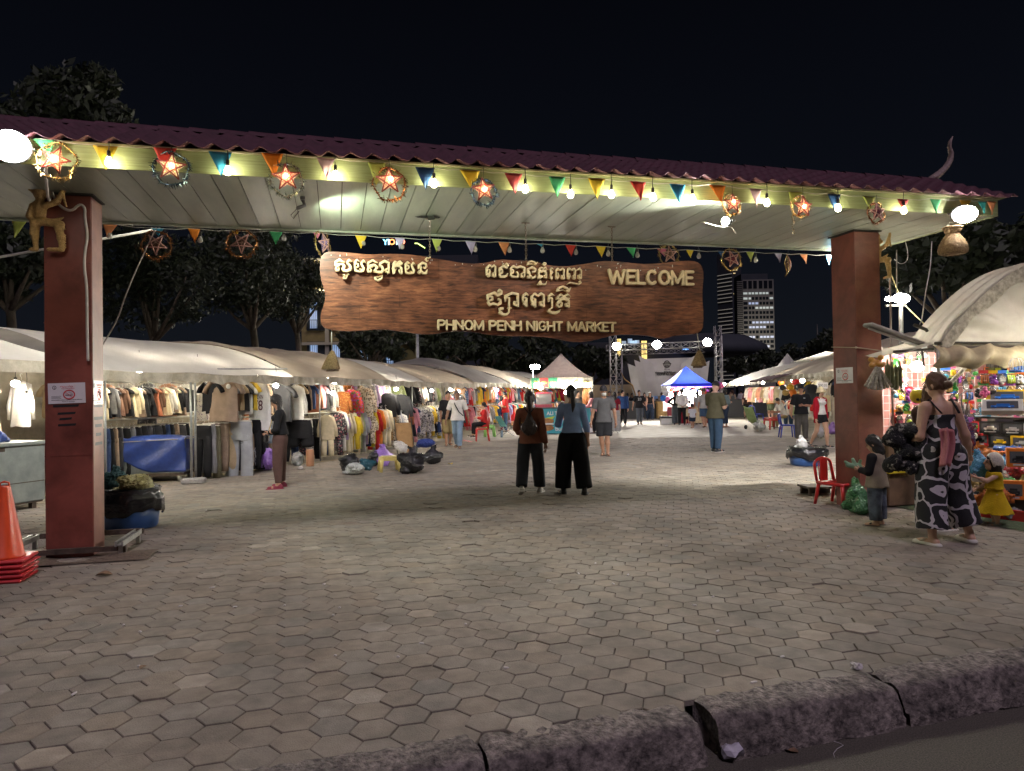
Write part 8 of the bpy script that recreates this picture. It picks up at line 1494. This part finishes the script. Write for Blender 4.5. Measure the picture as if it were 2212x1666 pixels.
for i in range(9):b=MB();S=SDF();S.ell((0,0,0),(.16,.07,.14),.02);V,Q=S.mesh(.03);o=raw_mesh('hanging_handbag',V,Q,plas(['gold','black','red','orange','yellow','white','gold','black','orange'][i],TC[['gold','black','red','orange','yellow','white','gold','black','orange'][i]]));o.location=RP(4.2+.4*i,-.1,1.5+.22*(i%3));tag(o,uniq(f'{["tan", "black", "red", "orange", "yellow", "white", "tan", "black", "orange"][i]} handbag hung at the bag stall','lower down'),'handbag','handbags at the bag stall')
mq=plas('mannequin_white',(.66,.63,.56));person(gp(1781,940),1.66,R(196),'white shop mannequin in a cream long-sleeved top at the right row',top=dict(mt=creamc,sleeve=1.9,hem=.05,loose=.012),bot=dict(mt=blackc,length=.6),hair=(None,None),shoes=(None,None),skin=mq,fem=False,cat='mannequin',name='mannequin',noface=True)
for u,lb in((1752,'dark T-shirt form on a stand left of the white mannequin'),):garment('t_shirt',gm_('charcoal'),qp(u,830,25.6),.2,lb,'forms by the mannequin',1.1,False)
pc_=qp(1777,833,24.9);pcr=empty('price_card',pc_,0,'white price card reading $00.05 above the mannequin','price card');MB().box((0,0,0),(.36,.01,.22)).build('card',wpaper,pcr);t=text_obj('$00.05',.13,.003,blk,pcr,width=.3);t.location=(0,-.008,0)
chair(G(1700,945),R(-100),(.025,.05,.36),'blue plastic chair facing right in front of the right row',.80);chair(G(1634,912),R(-70),(.05,.09,.33),'blue plastic reclining chair behind the green stroller',.85,.5);stool(G(1668,928),.5,.50,(.40,.05,.06),'red plastic stool left of the blue chair',.2)
st_=empty('baby_stroller',G(1630,927),-.9,'pale green baby stroller with bags beside the reclining chair','stroller');MB().sheet(lambda u,v:((u-.5)*.42,-.1-.35*v+.0,.35+.62*v**1.3-.06*math.sin(u*3.1)),6,10).build('seat',C('pale_green_cloth',(.27,.36,.16)),st_,solid=.02);MB().sheet(lambda u,v:((u-.5)*.44,-.08+.5*v,.36-.10*math.sin(v*3)-.05*math.sin(u*3.1)),6,8).build('foot_rest',MATS['pale_green_cloth'],st_,solid=.02)
for sx in(-.22,.22):MB().tube([(sx,-.5,1.02),(sx,-.1,.36),(sx,.38,.1)],.014,6).build('frame',sock_m,st_);[MB().tube([(sx-.02,y,.09),(sx+.02,y,.09)],.09,12).build('wheel',blk,st_)for y in(-.3,.38)]
soft_bag(G(1640,932),(.6,.5,.42),clearp,'clear plastic bag hanging from the green stroller',seed=21,h=.022);soft_bag(G(1797,938),(.5,.4,.42),purp,'purple bag beside the white mannequin feet',seed=22,h=.022);soft_bag(AT(1772,945,22.6),(.22,.16,.4),MATS['white_carrier'],'white plastic bag in the hand of the red cardigan woman',seed=23,h=.02)
fs=empty('burger_stall',(1.98,28.9,0),R(-4),'burger stall with peaked grey canopy, photo banner and turquoise counter','food stall')
MB().sheet(lambda u,v:(-1.25+.0+2.5*u,.1+2.5*v,2.25+1.05*(1-max(abs(u-.5),abs(v-.5))*2)**1.35),24,24).build('canopy',translucent(mat('mauve_canopy',(.44,.37,.35),.8,var=.1),.4),fs)
ban=mat('food_banner',(.42,.38,.30),.35,c2=(.14,.13,.10),scale=5,coat=.3,detail=9)
MB().box((0,-.02,2.05),(2.5,.02,.42)).build('front_banner',ban,fs);MB().box((1.26,1.25,2.02),(.02,2.5,.46)).build('side_banner',mat('pale_banner',(.45,.48,.46),.3,c2=(.3,.36,.33),scale=4),fs);q=MB();q.box((-.95,-.036,2.05),(.5,.006,.40),0).box((-.70,-.040,2.05),(.34,.006,.38),1).box((-.34,-.036,2.05),(.36,.006,.40),0);q.build('banner_panels',[mat('bottle_green_print',(.02,.12,.06),.4),mat('red_print',(.4,.03,.03),.4)],fs)
fr_=MB();[fr_.tube([(-1.08+.02*i,-.05,1.98),(-1.10+.03*i,-.05,2.13+.02*(i%2))],.008,4)for i in range(6)];fr_.box((-1.04,-.05,1.95),(.16,.01,.10));fr_.build('fries_picture',plas('fries',(.7,.45,.06)),fs);q=MB();[q.ball((x,-.045,2.05),(.13,.01,.07),10,6)for x in(-.7,-.34,.62,.98)];q.build('sandwich_pictures',mat('sandwich_print',(.40,.22,.09),.6,c2=(.12,.16,.04),scale=30),fs)
teal=mat('turquoise_panel',(.035,.30,.38),.4);MB().box((0,-.02,.52),(2.5,.5,1.0),bev=.01).build('counter',teal,fs);MB().box((0,-.02,1.045),(2.6,.58,.05)).build('counter_top',mat('dark_top',(.05,.05,.05),.4),fs);MB().box((1.262,-.02,.52),(.02,.48,.98)).build('counter_side',mat('plank_side',(.30,.25,.18),.7,c2=(.08,.06,.05),scale=7,stretch=(1,6,.6)),fs);MB().prism([(1.25,.03),(.55,.03),(.75,.2),(1.0,.42),(1.25,.5)],-.279,-.274).build('white_wave',wpaper,fs)
t=text_obj('ALI TURK',.2,.006,wpaper,fs,bold=.004,width=.82);t.location=(-.20,-.28,.82);t=text_obj('Bur',.22,.006,wpaper,fs);t.location=(-.12,-.28,.2)
q=MB();q.ball((-.62,-.27,.52),(.30,.02,.13),14,8,0).ball((-.62,-.275,.40),(.31,.02,.05),14,6,1).ball((-.62,-.28,.36),(.30,.02,.03),14,6,2).ball((-.62,-.27,.25),(.30,.02,.12),14,8,0);q.build('burger_picture',[mat('bun_print',(.42,.20,.06),.6,c2=(.22,.09,.03),scale=12),plas('print_white',(.6,.6,.6)),mat('lettuce_print',(.10,.10,.03),.6,c2=(.2,.05,.03),scale=20)],fs);q=MB();q.prism([(-.86,.60),(-.28,.72),(-.35,.62),(-.75,.48)],-.279,-.272);q.build('green_flash',plas('lime',TC['lime']),fs);MB().lathe([(0,.0),(.15,.002),(.16,-.004)],20,M=Matrix.Translation((.72,-.273,.85))@Matrix.Rotation(math.pi/2,4,'X')).build('round_logo',wpaper,fs)
for x in(-1.22,1.22):
 for y in(.1,2.5):MB().tube([(x,y,0),(x,y,2.25)],.025,8).build('post',pipe_m,fs)
MB().box((-.72,.15,1.38),(.62,.4,.48)).build('glass_case',mat('case_glass',(.35,.36,.36),.1,trans=.6),fs);MB().box((-.72,.15,1.12),(.68,.46,.12)).build('case_base',mat('maroon_frame',(.22,.02,.04),.4),fs);MB().box((-.72,.15,1.64),(.66,.44,.05)).build('case_lid',MATS['maroon_frame'],fs);MB().lathe([(.06,1.1),(.11,1.2),(.13,1.5),(.10,1.75),(.03,1.8)],14,c=(.95,.3,0)).build('kebab_spit',mat('kebab_meat',(.42,.17,.05),.6,c2=(.2,.07,.02),scale=20,bump=.8),fs);MB().box((1.1,.45,1.5),(.10,.5,.95)).build('side_board',C('wood_brown',(.35,.2,.09)),fs)
for i,(u,v)in enumerate(((1159,832),(1167,838),(1196,831),(1218,835),(1242,834),(1248,829),(1269,832))):stall_bulb(AT(u,v,28.75),2,uniq(f'round lit bulb of the burger stall, {ORDW[i]} from the left',''),.10,group='round bulbs of the burger stall')
stall_bulb(AT(1226,848,30.3),25,'big lit lamp inside the burger stall behind the blue top woman',.14)
person((AT(1252,900,29.9).x,29.9),1.70,R(200),'stall worker bending over the burger counter',top=dict(mt=greyc,sleeve=.8,hem=.05,loose=.012),bot=dict(mt=blackc),lean=(.25,.3),arms='fwd',skin='light');person((AT(1266,900,30.6).x,30.6),1.68,R(150),'stall worker in navy standing by the kebab spit',top=dict(mt=navyc,sleeve=.8,hem=.05,loose=.012),bot=dict(mt=blackc))
for i,u in enumerate((1204,1216)):person((AT(u,900,31+i*.3).x,31+i*.3),1.25,R(175-20*i),['child in dark red top inside the burger stall','girl in red top beside the child in burger stall'][i],top=dict(mt=[maroonc,redc][i],sleeve=1.5,hem=.04,loose=.01),bot=dict(mt=blackc),child=.4,hair=('bob',None))
person((AT(1283,900,28.6).x,28.6),1.66,R(80),'person in dusty pink long-sleeved top leaning on the burger counter side',top=dict(mt=pinkc,sleeve=1.95,hem=.03,loose=.012),bot=dict(mt=blackc),arms='fwd',lean=(0,.18),hair=('bob',None),fem=True);person(gp(1317,906),1.72,R(175),'man in dark clothes far behind the grey polo man',top=dict(mt=greyc,sleeve=1.9,hem=.05,loose=.014),bot=dict(mt=blackc))
lsp=AT(1152,850,33);ls_=empty('street_lamp',(lsp.x,lsp.y,0),0,'thin pole lamp standing left of the burger stall roof','lamp');MB().tube([(0,0,0),(0,0,2.75)],.03,8).build('pole',pipe_m,ls_);MB().box((.1,0,2.85),(.42,.2,.2),bev=.05).build('lamp_head',led_m,ls_);lamp('POINT','lamp_light',ls_,(.1,-.3,2.8),120,(1,.95,.85),.12)
bt_=empty('blue_tent',(AT(1496,900,37).x,37,0),R(3),'royal blue peaked tent stall with violet light strip and bright toys','tent');bm_=translucent(mat('royal_blue_canvas',(.04,.085,.58),.6,var=.1),.5)
MB().sheet(lambda u,v:(-1.12+2.24*u,-.1+2.2*v,1.98+1.0*(1-max(abs(u-.5),abs(v-.5))*2)**1.25),24,24).build('canopy',bm_,bt_);MB().box((0,-.12,1.95),(2.26,.015,.15)).build('valance',bm_,bt_);MB().box((0,-.14,1.855),(2.28,.02,.025)).build('light_strip',emis('violet_strip',(.55,.12,1.0),5),bt_)
for x in(-1.08,1.08):MB().tube([(x,-.1,0),(x,-.1,1.95)],.025,8).build('post',pipe_m,bt_)
tl_=mat('tent_light_sheet',(.7,.66,.6),.8);MB().box((0,1.6,1.25),(2.2,.03,1.3)).build('back_sheet',tl_,bt_);MB().box((0,.35,.42),(2.2,.9,.84),bev=.02).build('counter',C('wine_table_cloth',(.22,.012,.03)),bt_)
for x in(-.9,.55):MB().box((x,-.16,1.52),(.30,.02,.32)).build('red_sign',plas('red',TC['red']),bt_)
for i in range(9):stall_bulb(bt_.location+Vector((-.85+.21*i,.55+.25*(i%3),1.42+.12*(i%2))),4,uniq(f'bright bulb in the blue tent, {ORDW[i]} from its left',''),.12,(1,.9,.92),'bulbs in the blue tent')
for i in range(34):c=CL[i%13];o=MB().ball((0,0,0),(.05+.03*(i%3),.05,.06+.03*(i%2)),8,6).ball((0,0,.08),.035,6,4).build('small_toy',plas(c,TC[c]),loc=bt_.location+Vector((-1.0+(i%17)*.125,.05+.3*(i//17),.9+.06*(i%4)+.75*(i//17))));tag(o,uniq(f'small {c} toy in the blue tent, {"on the counter" if i < 17 else "hung under the roof"}','farther right'),'toy','small toys in the blue tent')
for i,(dx,dz,c)in enumerate(((-1.35,1.55,'silver'),(-1.5,1.3,'blue'),(-1.28,1.2,'pink'),(-1.45,1.75,'white'),(1.3,1.95,'purple'),(1.45,1.9,'pink'))):tag(MB().ball((0,0,0),(.17,.12,.17),12,8).tube([(0,0,-.17),(0,0,-.6)],.006,4).build('balloon',plas(c+'_foil',TC[c],rough=.12),loc=bt_.location+Vector((dx,-.1,dz))),f'{c} foil balloon tied at the {"left" if i < 4 else "right"} side of the blue tent','balloon','foil balloons at the blue tent')
pt_=empty('potted_plant',G(1441,917),0,'leafy flowering plant in a white box left of the blue tent','plant');MB().box((0,0,.16),(.62,.4,.3)).build('planter',plas('print_white',(.6,.6,.6)),pt_);MB().box((0,0,.36),(.66,.44,.10)).build('tray',blk,pt_)
tag(MB().box((0,0,.5),(1.0,.5,.9),bev=.02).box((0,0,1.0),(1.05,.55,.12)).build('snack_counter',C('snack_beige',(.45,.3,.12)),loc=G(1437,905)),'small snack counter left of the blue tent','counter')
SD=47.0
def sp(zx,zy,D=SD):p=AT(1301.2+.147*zx,694+.147*zy,D);return p.x,p.z
sg_=empty('stage_backdrop',(0,SD,0),0,'grey stage backdrop of slanted panels with market emblem and lettering','stage backdrop');pm_=mat('grey_panel',(.60,.59,.56),.6,c2=(.52,.51,.48),scale=1.5)
for i,(pl_,y)in enumerate((([(600,552),(1330,530),(1250,1100),(760,1100)],.3),([(525,505),(750,632),(825,1100),(680,1100)],-.3),([(445,575),(585,625),(672,1100),(560,1100)],-.65),([(335,632),(470,680),(555,1100),(425,1100)],-1.0),([(1145,628),(1345,505),(1325,1100),(1085,1100)],-.25),([(1215,690),(1420,560),(1420,1100),(1180,1100)],-.1),([(1420,660),(1552,585),(1500,1100),(1380,1100)],-.2))):MB().prism([sp(*q)for q in pl_],y,y+.12,M=Matrix(((1,0,0,0),((0,.42,.36,.3,-.42,-.36,-.3)[i],1,0,-(0,.42,.36,.3,-.42,-.36,-.3)[i]*sp(*pl_[0])[0]),(0,0,1,0),(0,0,0,1)))).build('panel',pm_,sg_)
x0,z0=sp(640,1040);MB().box((sp(900,0)[0],-1.2,.55),(12,3,1.1)).build('stage_deck',mat('dark_deck',(.06,.065,.06),.7),sg_)
ink=mat('stage_letter',(.055,.05,.045),.6);fS=lambda ox,oy,k:(lambda zx,zy:(sp(ox+zx*k,oy+zy*k)))
strokes_sdf(SC,fS(770,678,.093),.147*.093*SD/FPX*1.0,.03,.018,'lettering',sg_,ink,y0=.27);strokes_sdf(SB,fS(900,716,.098),.147*.098*SD/FPX*1.0,.03,.018,'lettering',sg_,ink,y0=.27)
a_,b_=sp(815,778),sp(1085,778);t=text_obj('PHNOM PENH NIGHT MARKET',.3,.02,ink,sg_,bold=.008,width=b_[0]-a_[0]);t.location=((a_[0]+b_[0])/2,.27,a_[1])
ex,ez=sp(962,625);q=MB();k=.147*SD/FPX;q.tube([(ex+52*k*math.cos(a),.26,ez+50*k*math.sin(a))for a in np.linspace(math.pi,2*math.pi,14)],5*k,6);q.tube([(ex-62*k,.26,ez+2*k),(ex-20*k,.26,ez+12*k),(ex+20*k,.26,ez+12*k),(ex+62*k,.26,ez+2*k)],7*k,6);q.tube([(ex-40*k,.26,ez+20*k),(ex-15*k,.26,ez+45*k),(ex+15*k,.26,ez+45*k),(ex+40*k,.26,ez+20*k)],7*k,6);[q.tube([(ex+x*k,.26,ez-8*k),(ex+x*.6*k,.26,ez-38*k)],5*k,5)for x in(-30,-10,10,30)];q.tube([(ex-42*k,.26,ez-82*k),(ex,.26,ez-78*k),(ex+42*k,.26,ez-82*k)],4*k,5);q.build('emblem',ink,sg_)
def truss(a,b_,w,label,group='stage truss'):
 a,b_=Vector(a),Vector(b_);d=(b_-a);n=max(3,int(d.length/(w*1.6)));d1=d.normalized();u1=Vector((0,1,0));v1=d1.cross(u1).normalized();q=MB();cs=[(u1*sx+v1*sz)*w/2 for sx,sz in((-1,-1),(1,-1),(1,1),(-1,1))]
 for c in cs:q.tube([a+c,b_+c],w*.075,5)
 for i in range(n):
  for j in range(4):q.tube([a+d*(i/n)+cs[j],a+d*((i+1)/n)+cs[(j+1)%4]],w*.05,4);q.tube([a+d*(i/n)+cs[j],a+d*(i/n)+cs[(j+1)%4]],w*.05,4)
 return tag(q.build('lighting_truss',mat('truss_aluminium',(.45,.44,.42),.4,metal=.7)),label,'truss',group)
TY=45.5
def tpx(zx,zy,D=TY):return AT(1301.2+.147*zx,694+.147*zy,D)
for zx,zt,D,lb in((150,190,45,'left front truss tower beside the stage'),(240,430,47.5,'left rear truss tower beside the stage'),(1700,215,45,'right front truss tower'),(1690,70,47.5,'taller right rear truss tower')):p=tpx(zx,zt,D);truss((p.x,D,0),(p.x,D,p.z),.38,lb)
p,q_=tpx(60,395,45),tpx(1700,330,45);truss(p,q_,.36,'front horizontal truss carrying three floodlights');p,q_=tpx(300,462,48),tpx(1500,425,48);truss(p,q_,.3,'rear horizontal truss above the stage backdrop')
for zx,zy,rz,lb in((210,370,.1,'left floodlight on the stage truss'),(800,345,0,'middle floodlight on the stage truss'),(1545,310,-.1,'right floodlight on the stage truss')):floodlight(tpx(zx,zy,44.6),rz,R(-4),.52,.46,2200,lb,R(140),color=(1,.93,.8),group='stage floodlights')
ub=MB();nfx=tpx(350,920,46);tag(MB().tube([(nfx.x-.4,46,nfx.z+.9),(nfx.x-.1,46,nfx.z+.3),(nfx.x+.4,46,nfx.z-.1),(nfx.x+.6,46,nfx.z-.8)],[.02,.09,.12,.08],8,flat=.4).build('naga_carving',gfig_m),'pale carved naga head beside the stage panels','carving')
tag(MB().box((0,0,1.1),(9,.1,2.2)).build('stage_hoarding',mat('warm_hoarding',(.45,.36,.2),.8,var=.15,scale=1)),'long pale hoarding left of the stage','hoarding').location=(AT(1300,850,50).x,50,0)
# ========================= TREES AND FAR BUILDINGS
bark_m=mat('bark',(.11,.085,.06),.9,var=.35,scale=12,stretch=(1,1,.3),bump=.8,bscale=18)
leafms=[mat('foliage_dark',(.018,.026,.012),.6,var=.35,scale=.9),mat('foliage_mid',(.030,.040,.017),.6,var=.35,scale=.9)]
def tree(u,vtop,D,hw,zlow,label,seed,trunk=True,n=4200,leaf=.16,gaps=.62):
 rg=np.random.RandomState(seed);top=AT(u,vtop,D);root=empty('tree',(top.x,D,0),0,label,'tree','trees behind the market');H=top.z;zc=(H+zlow)/2;hz=(H-zlow)/2
 nc=26;cl=rg.normal(0,1,(nc,3));cl/=np.linalg.norm(cl,axis=1)[:,None];cl*=(rg.rand(nc,1)**.4)*.82;cl=cl*np.array((hw,hw*.8,hz))+np.array((0,0,zc));cs=rg.uniform(.22,.42,nc)*min(hw,hz)
 k=rg.randint(0,nc,n);d=rg.normal(0,1,(n,3));d/=np.linalg.norm(d,axis=1)[:,None];P=cl[k]+d*(cs[k]*rg.uniform(.45,1.12,n)**1)[:,None]*np.array((1.25,1.2,.8))
 a=rg.normal(0,1,(n,3));a/=np.linalg.norm(a,axis=1)[:,None];b_=np.cross(a,rg.normal(0,1,(n,3)));b_/=np.linalg.norm(b_,axis=1)[:,None];L=(leaf*rg.uniform(.6,1.3,n))[:,None]
 V=np.stack([P-a*L,P+b_*L*.42,P+a*L,P-b_*L*.42],1).reshape(-1,3);F=np.arange(n*4).reshape(-1,4);raw_mesh('crown',V,F,leafms,root,smooth=False,mi=rg.randint(0,2,n))
 q=MB();r0=.06+.028*hw
 if trunk:q.tube([(0,0,0),(.08*hw,0,zlow*.5),(-.03*hw,.1,zlow)],[r0*1.4,r0,r0*.9],9)
 for i in range(10):c=cl[i*2];m_=(c*.5+np.array((0,0,zlow))*.5)+np.array((0,0,-.12*hz));q.tube([(-.03*hw,.1,zlow*.95),tuple(m_),tuple(c)],[r0*.7,r0*.4,r0*.12],6)
 q.build('trunk',bark_m,root)
for i,a in enumerate(((330,468,23,2.3,3.6,'dark leafy tree behind the dress stall, right of the left pillar'),(545,462,25,2.6,4.2,'tall dark tree with forked trunk left of the sign'),(640,500,31,2.2,4.6,'dark tree overlapping the yellow building'),(165,95,20,1.7,6.0,'tree top showing above the roof at upper left'),(20,470,19,2.2,4.2,'tree trunk and foliage behind the left edge tents'),(800,690,40,3.4,3.3,'dark tree under the left half of the sign'),(925,700,44,3.2,3.2,'dark tree right of the lamp post under the sign'),(1050,705,50,4.2,3.0,'broad dark tree behind the burger stall roof'),(1180,725,58,5.0,2.4,'broad dark tree left of the stage truss'),(1275,752,62,3.4,2.4,'low dark tree right beside the stage truss'),(1640,762,75,5,3,'dark tree at the foot of the office tower'),(1720,735,82,6,3,'dark tree right of the office tower'),(1795,712,70,4.5,3,'dark tree left of the right pillar'),(2050,470,30,4.6,4.5,'very dark tree behind the toy stall roof'),(2190,440,33,4.2,4.5,'very dark tree at the right edge of the photo'))):tree(*a,seed=i+1,n=9000 if i<5 else 3600,leaf=.10 if i<3 else .15 if i<5 else .2 if i<6 else .28)
FB_D=42.0
fp_=lambda u,v,D=FB_D:AT(u,v,D)
yb_=empty('yellow_building',(fp_(655,700).x,FB_D,0),R(4),'pale yellow old building with tall blue-lit windows and balconies left of the sign','building');yx=yb_.location.x
ywall=mat('ochre_wall',(.20,.16,.07),.8,var=.2,scale=1.5);ytrim=mat('pale_trim',(.32,.30,.25),.7);blw=emis('blue_window',(.28,.48,.85),.55);yb_w=6.6
MB().box((yb_w/2-.1,3,3.85),(yb_w,6,7.7)).build('wall',ywall,yb_);MB().box((yb_w/2,-.3,7.75),(yb_w+.5,.9,.22)).box((yb_w/2,-.12,4.75),(yb_w+.1,.3,.16)).build('cornice',ytrim,yb_)
MB().box((yb_w/2-.1,3.5,8.9),(yb_w-.4,5,2.1)).build('upper_storey',ywall,yb_);q=MB();[q.lathe([(.05,0),(.09,.15),(.05,.5),(.07,.6)],8,c=(.2+i*.33,-.15,9.0))for i in range(18)];q.box((3,-.15,9.65),(yb_w,.16,.1)).box((3,-.15,8.95),(yb_w,.16,.1));q.build('balustrade',ytrim,yb_)
for i,(x,z)in enumerate(((.72,6.35),(2.0,6.35),(.72,4.6-1.15),(2.0,3.45),(3.6,6.35),(3.6,3.45),(5.1,3.45),(5.1,6.35))):
 z=z+(.05 if z>5 else .55);w=MB().box((x,-.02,z),(1.0,.12,1.75)).build('window_frame',mat('dark_shutter',(.02,.028,.035),.5),yb_);MB().box((x-.12,-.09,z),(.42,.02,1.5)).build('pane',blw,w);q=MB();[q.box((x-.3+.11*k,-.11,z),(.02,.015,1.55))for k in range(6)];[q.tube([(x-.5+.1*k,-.25,z-.85),(x-.5+.1*k,-.25,z-.3)],.012,4)for k in range(11)];q.box((x,-.25,z-.28),(1.1,.03,.03));q.build('balcony_rail',sock_m,w)
for x in(1.38,2.8,4.4):MB().box((x,-.08,3.9),(.22,.2,7.6)).build('pilaster',ytrim,yb_)
for x,z in((.95,8.35),(1.55,8.35)):MB().ball((x,-.6,z-.15),.14,8,6).build('wall_lamp',led_m,yb_);lamp('POINT','wall_light',yb_,(x,-.9,z-.3),45,(1,.85,.55),.1)
lamp('POINT','balcony_light',yb_,(1.2,.35,9.4),30,(1,.8,.3),.1)
lpx=AT(902,760,36);tag(MB().tube([(0,0,0),(0,0,4.8)],[.09,.07],10).build('lamp_post',pipe_m,loc=(lpx.x,36,0)),'grey lamp post rising behind the stall roofs under the sign','post')
hb_=empty('hotel_block',(fp_(850,540,120).x,120,0),0,'dark hotel block with coloured neon letters behind the gate','building');dk=mat('night_facade',(.035,.04,.05),.8,var=.2,scale=.2);hz_=fp_(850,530,120).z;MB().box((3,10,hz_/2-.8),(22,18,hz_-1.6)).build('wall',dk,hb_)
for i,(ch,c)in enumerate((('Y',(.2,.7,1)),('I',(.5,.8,1)),('O',(1,.25,.05)),(' ',(1,1,1)),('H',(.4,.8,1)),('O',(1,.2,.1)))):
 if ch!=' ':t=text_obj(ch,1.3,.1,emis('neon_%d'%i,c,3.5),hb_,bold=.03);t.location=(-1.3+i*.55,-.2,fp_(850,524,120).z)
MB().tube([(fp_(896,526,120).x-hb_.location.x,0,fp_(896,526,120).z),(fp_(902,526,120).x-hb_.location.x,0,fp_(902,526,120).z),(fp_(918,536,120).x-hb_.location.x,0,fp_(918,536,120).z)],.09,5).build('neon_line',emis('neon_lime',(.75,1,.2),3),hb_)
gh=empty('lit_hall',(AT(1390,740,150).x,150,0),0,'dark hall with golden vertical light strips behind the stage truss','building');MB().box((0,8,6.2),(26,14,12.4)).lathe([(14,0),(13,2),(9,4),(0,5)],20,c=(16,12,10)).build('wall',dk,gh);gs=emis('gold_strip',(1,.68,.15),1.3)
for zx in(225,245,265,577,592,610,628,643):p=AT(1301.2+.147*zx,730,149.8);MB().box((p.x-gh.location.x,-.3,10.5 if zx<300 else 9),(.16,.2,5 if zx<300 else 7)).build('light_strip',gs,gh)
for zx,zy in((315,325),(405,290),(435,320),(475,318),(510,312)):p=AT(1301.2+.147*zx,694+.147*zy,149.8);MB().box((p.x-gh.location.x,-.25,p.z),(.9,.1,.9)).build('window',emis('cool_window',(.4,.6,.8),.4),gh)
p=AT(1481,753,149);MB().box((p.x-gh.location.x,-1,p.z),(1.2,.1,.5)).build('blue_sign',emis('blue_led_sign',(.1,.35,1),3),gh)
TD=400.0
tb_=empty('office_tower',(AT(1606,700,TD).x,TD,0),0,'grey concrete office tower with a grid of windows, some lit blue-white','building');W_=AT(1673,700,TD).x-AT(1606,700,TD).x;zt_=AT(1640,604,TD).z;con=mat('tower_concrete',(.17,.165,.15),.8,var=.1,scale=.05);con.node_tree.nodes['Principled BSDF'].inputs['Emission Color'].default_value=(.55,.5,.38,1);con.node_tree.nodes['Principled BSDF'].inputs['Emission Strength'].default_value=.0
MB().box((W_/2,8,zt_/2),(W_,16,zt_)).build('wall',con,tb_);MB().box((W_/2-1.5,8,zt_+1.5),(W_*.86,13,4)).build('roof_plant',dk,tb_);q=MB()
zx2x=lambda zx:(zx-490)/455*W_;zy2z=lambda zy:AT(1640,569.3+.1464*zy,TD).z
cols_=[(525,58),(590,34),(637,34),(690,40),(748,36),(797,36),(845,36),(905,48)];rws=[440,515,588,655,725,795,870,940,1010,1085,1155,1225,1300,1375]
LIT={0:'0123456',1:'017',2:'123',3:'34567',6:'234567',7:'12345',9:'0124567',11:'456',12:'12345'}
wl_=emis('tower_white_window',(.75,.95,.85),.26);wb_=emis('tower_blue_window',(.30,.52,1.0),.34);wd_=mat('tower_dark_window',(.012,.014,.018),.2)
bandm=MB()
for r_,zy in enumerate(rws):
 for c_,(zx,ww)in enumerate(cols_):
  m=(wl_ if r_<4 and r_!=2 else wb_)if str(c_)in LIT.get(r_,'')else wd_
  if r_==13 or(r_==12 and m is wd_):bandm.box((zx2x(zx),-.1,zy2z(zy)),(ww/455*W_,.3,1.45));continue
  MB().box((zx2x(zx),-.12+(.1 if m is wd_ else 0),zy2z(zy)),(ww/455*W_,.3,1.55 if m is wd_ else 1.1)).build('window',m,tb_)
w_=bandm.build('window_band',wd_,tb_);w_['kind']='stuff'
for zx in(522,598,670,752,825,897):MB().box((zx2x(zx),-.05,zy2z(312)),(52/455*W_,.3,4.3)).build('louvre_panel',wd_,tb_)
q=MB();xl=AT(1593.6,700,TD).x-tb_.location.x
for i in range(46):z=zt_-1-i*1.05;q.box((xl/2,.6,z),(-xl,1,.42))
q.build('side_ribs',con,tb_);MB().box((xl/2,3,zt_/2-.5),(-xl,4,zt_-1)).build('side_wall',dk,tb_)
sd_=bpy.data.lights.new('tower_uplight','SPOT');sd_.energy=26000;sd_.color=(1,.93,.78);sd_.spot_size=R(60);sd_.spot_blend=1;sd_.shadow_soft_size=2;so_=bpy.data.objects.new('tower_uplight',sd_);col.objects.link(so_);so_.parent=tb_;so_.location=(W_/2-6,-42,4);so_.rotation_euler=(R(118),0,R(-4))
sk=empty('ribbed_skyscraper',(AT(1583,700,470).x,470,0),0,'very dark skyscraper with thin glowing floor edges left of the office tower','building');xw=AT(1583,700,470).x-AT(1560,700,470).x;zs_=AT(1583,545,470).z
MB().add([(-xw,9,0),(0,0,0),(xw*1.2,7,0),(0,18,0),(-xw,9,zs_),(0,0,zs_),(xw*1.2,7,zs_),(0,18,zs_)],[(0,1,5,4),(1,2,6,5),(2,3,7,6),(3,0,4,7),(4,5,6,7)]).build('wall',dk,sk);fl_=emis('floor_edge_light',(.75,.68,.5),.14);fl2=emis('warm_floor_light',(1,.75,.25),.7)
for i in range(30):
 z=zs_-14-i*2.55
 if i in(8,19):continue
 MB().box((-xw/2-.1,4.3,z),(math.hypot(xw,9),.25,.38),rz=math.atan2(-9,xw)).build('floor_edge',fl_,sk)
for x,z,w in((2.5,zs_-11.5,3),(1.6,zs_-13.6,2.2),(1.0,zs_-27,1.4)):MB().box((x,1.2,z),(w,.4,.5)).build('lit_window',fl2,sk)
p=AT(1578,793,300);tag(MB().box((0,0,0),(4.2,.3,.9)).build('shop_sign',emis('amber_sign',(1,.5,.08),1.2),loc=p),'far glowing amber shop sign at the foot of the skyscraper','sign')
spx=AT(1767,780,200);spr=MB();zz=AT(1767,700,200).z;spr.lathe([(2.4,zz-10.5),(2.2,zz-8.6),(1.4,zz-8.4),(1.4,zz-6.8),(.8,zz-6.6),(.75,zz-5),(.25,zz-4),(.03,zz)],12);tag(spr.build('temple_spire',mat('spire_stone',(.12,.11,.09),.8),loc=(spx.x,200,0)),'faint pointed temple spire far behind the right row','spire')
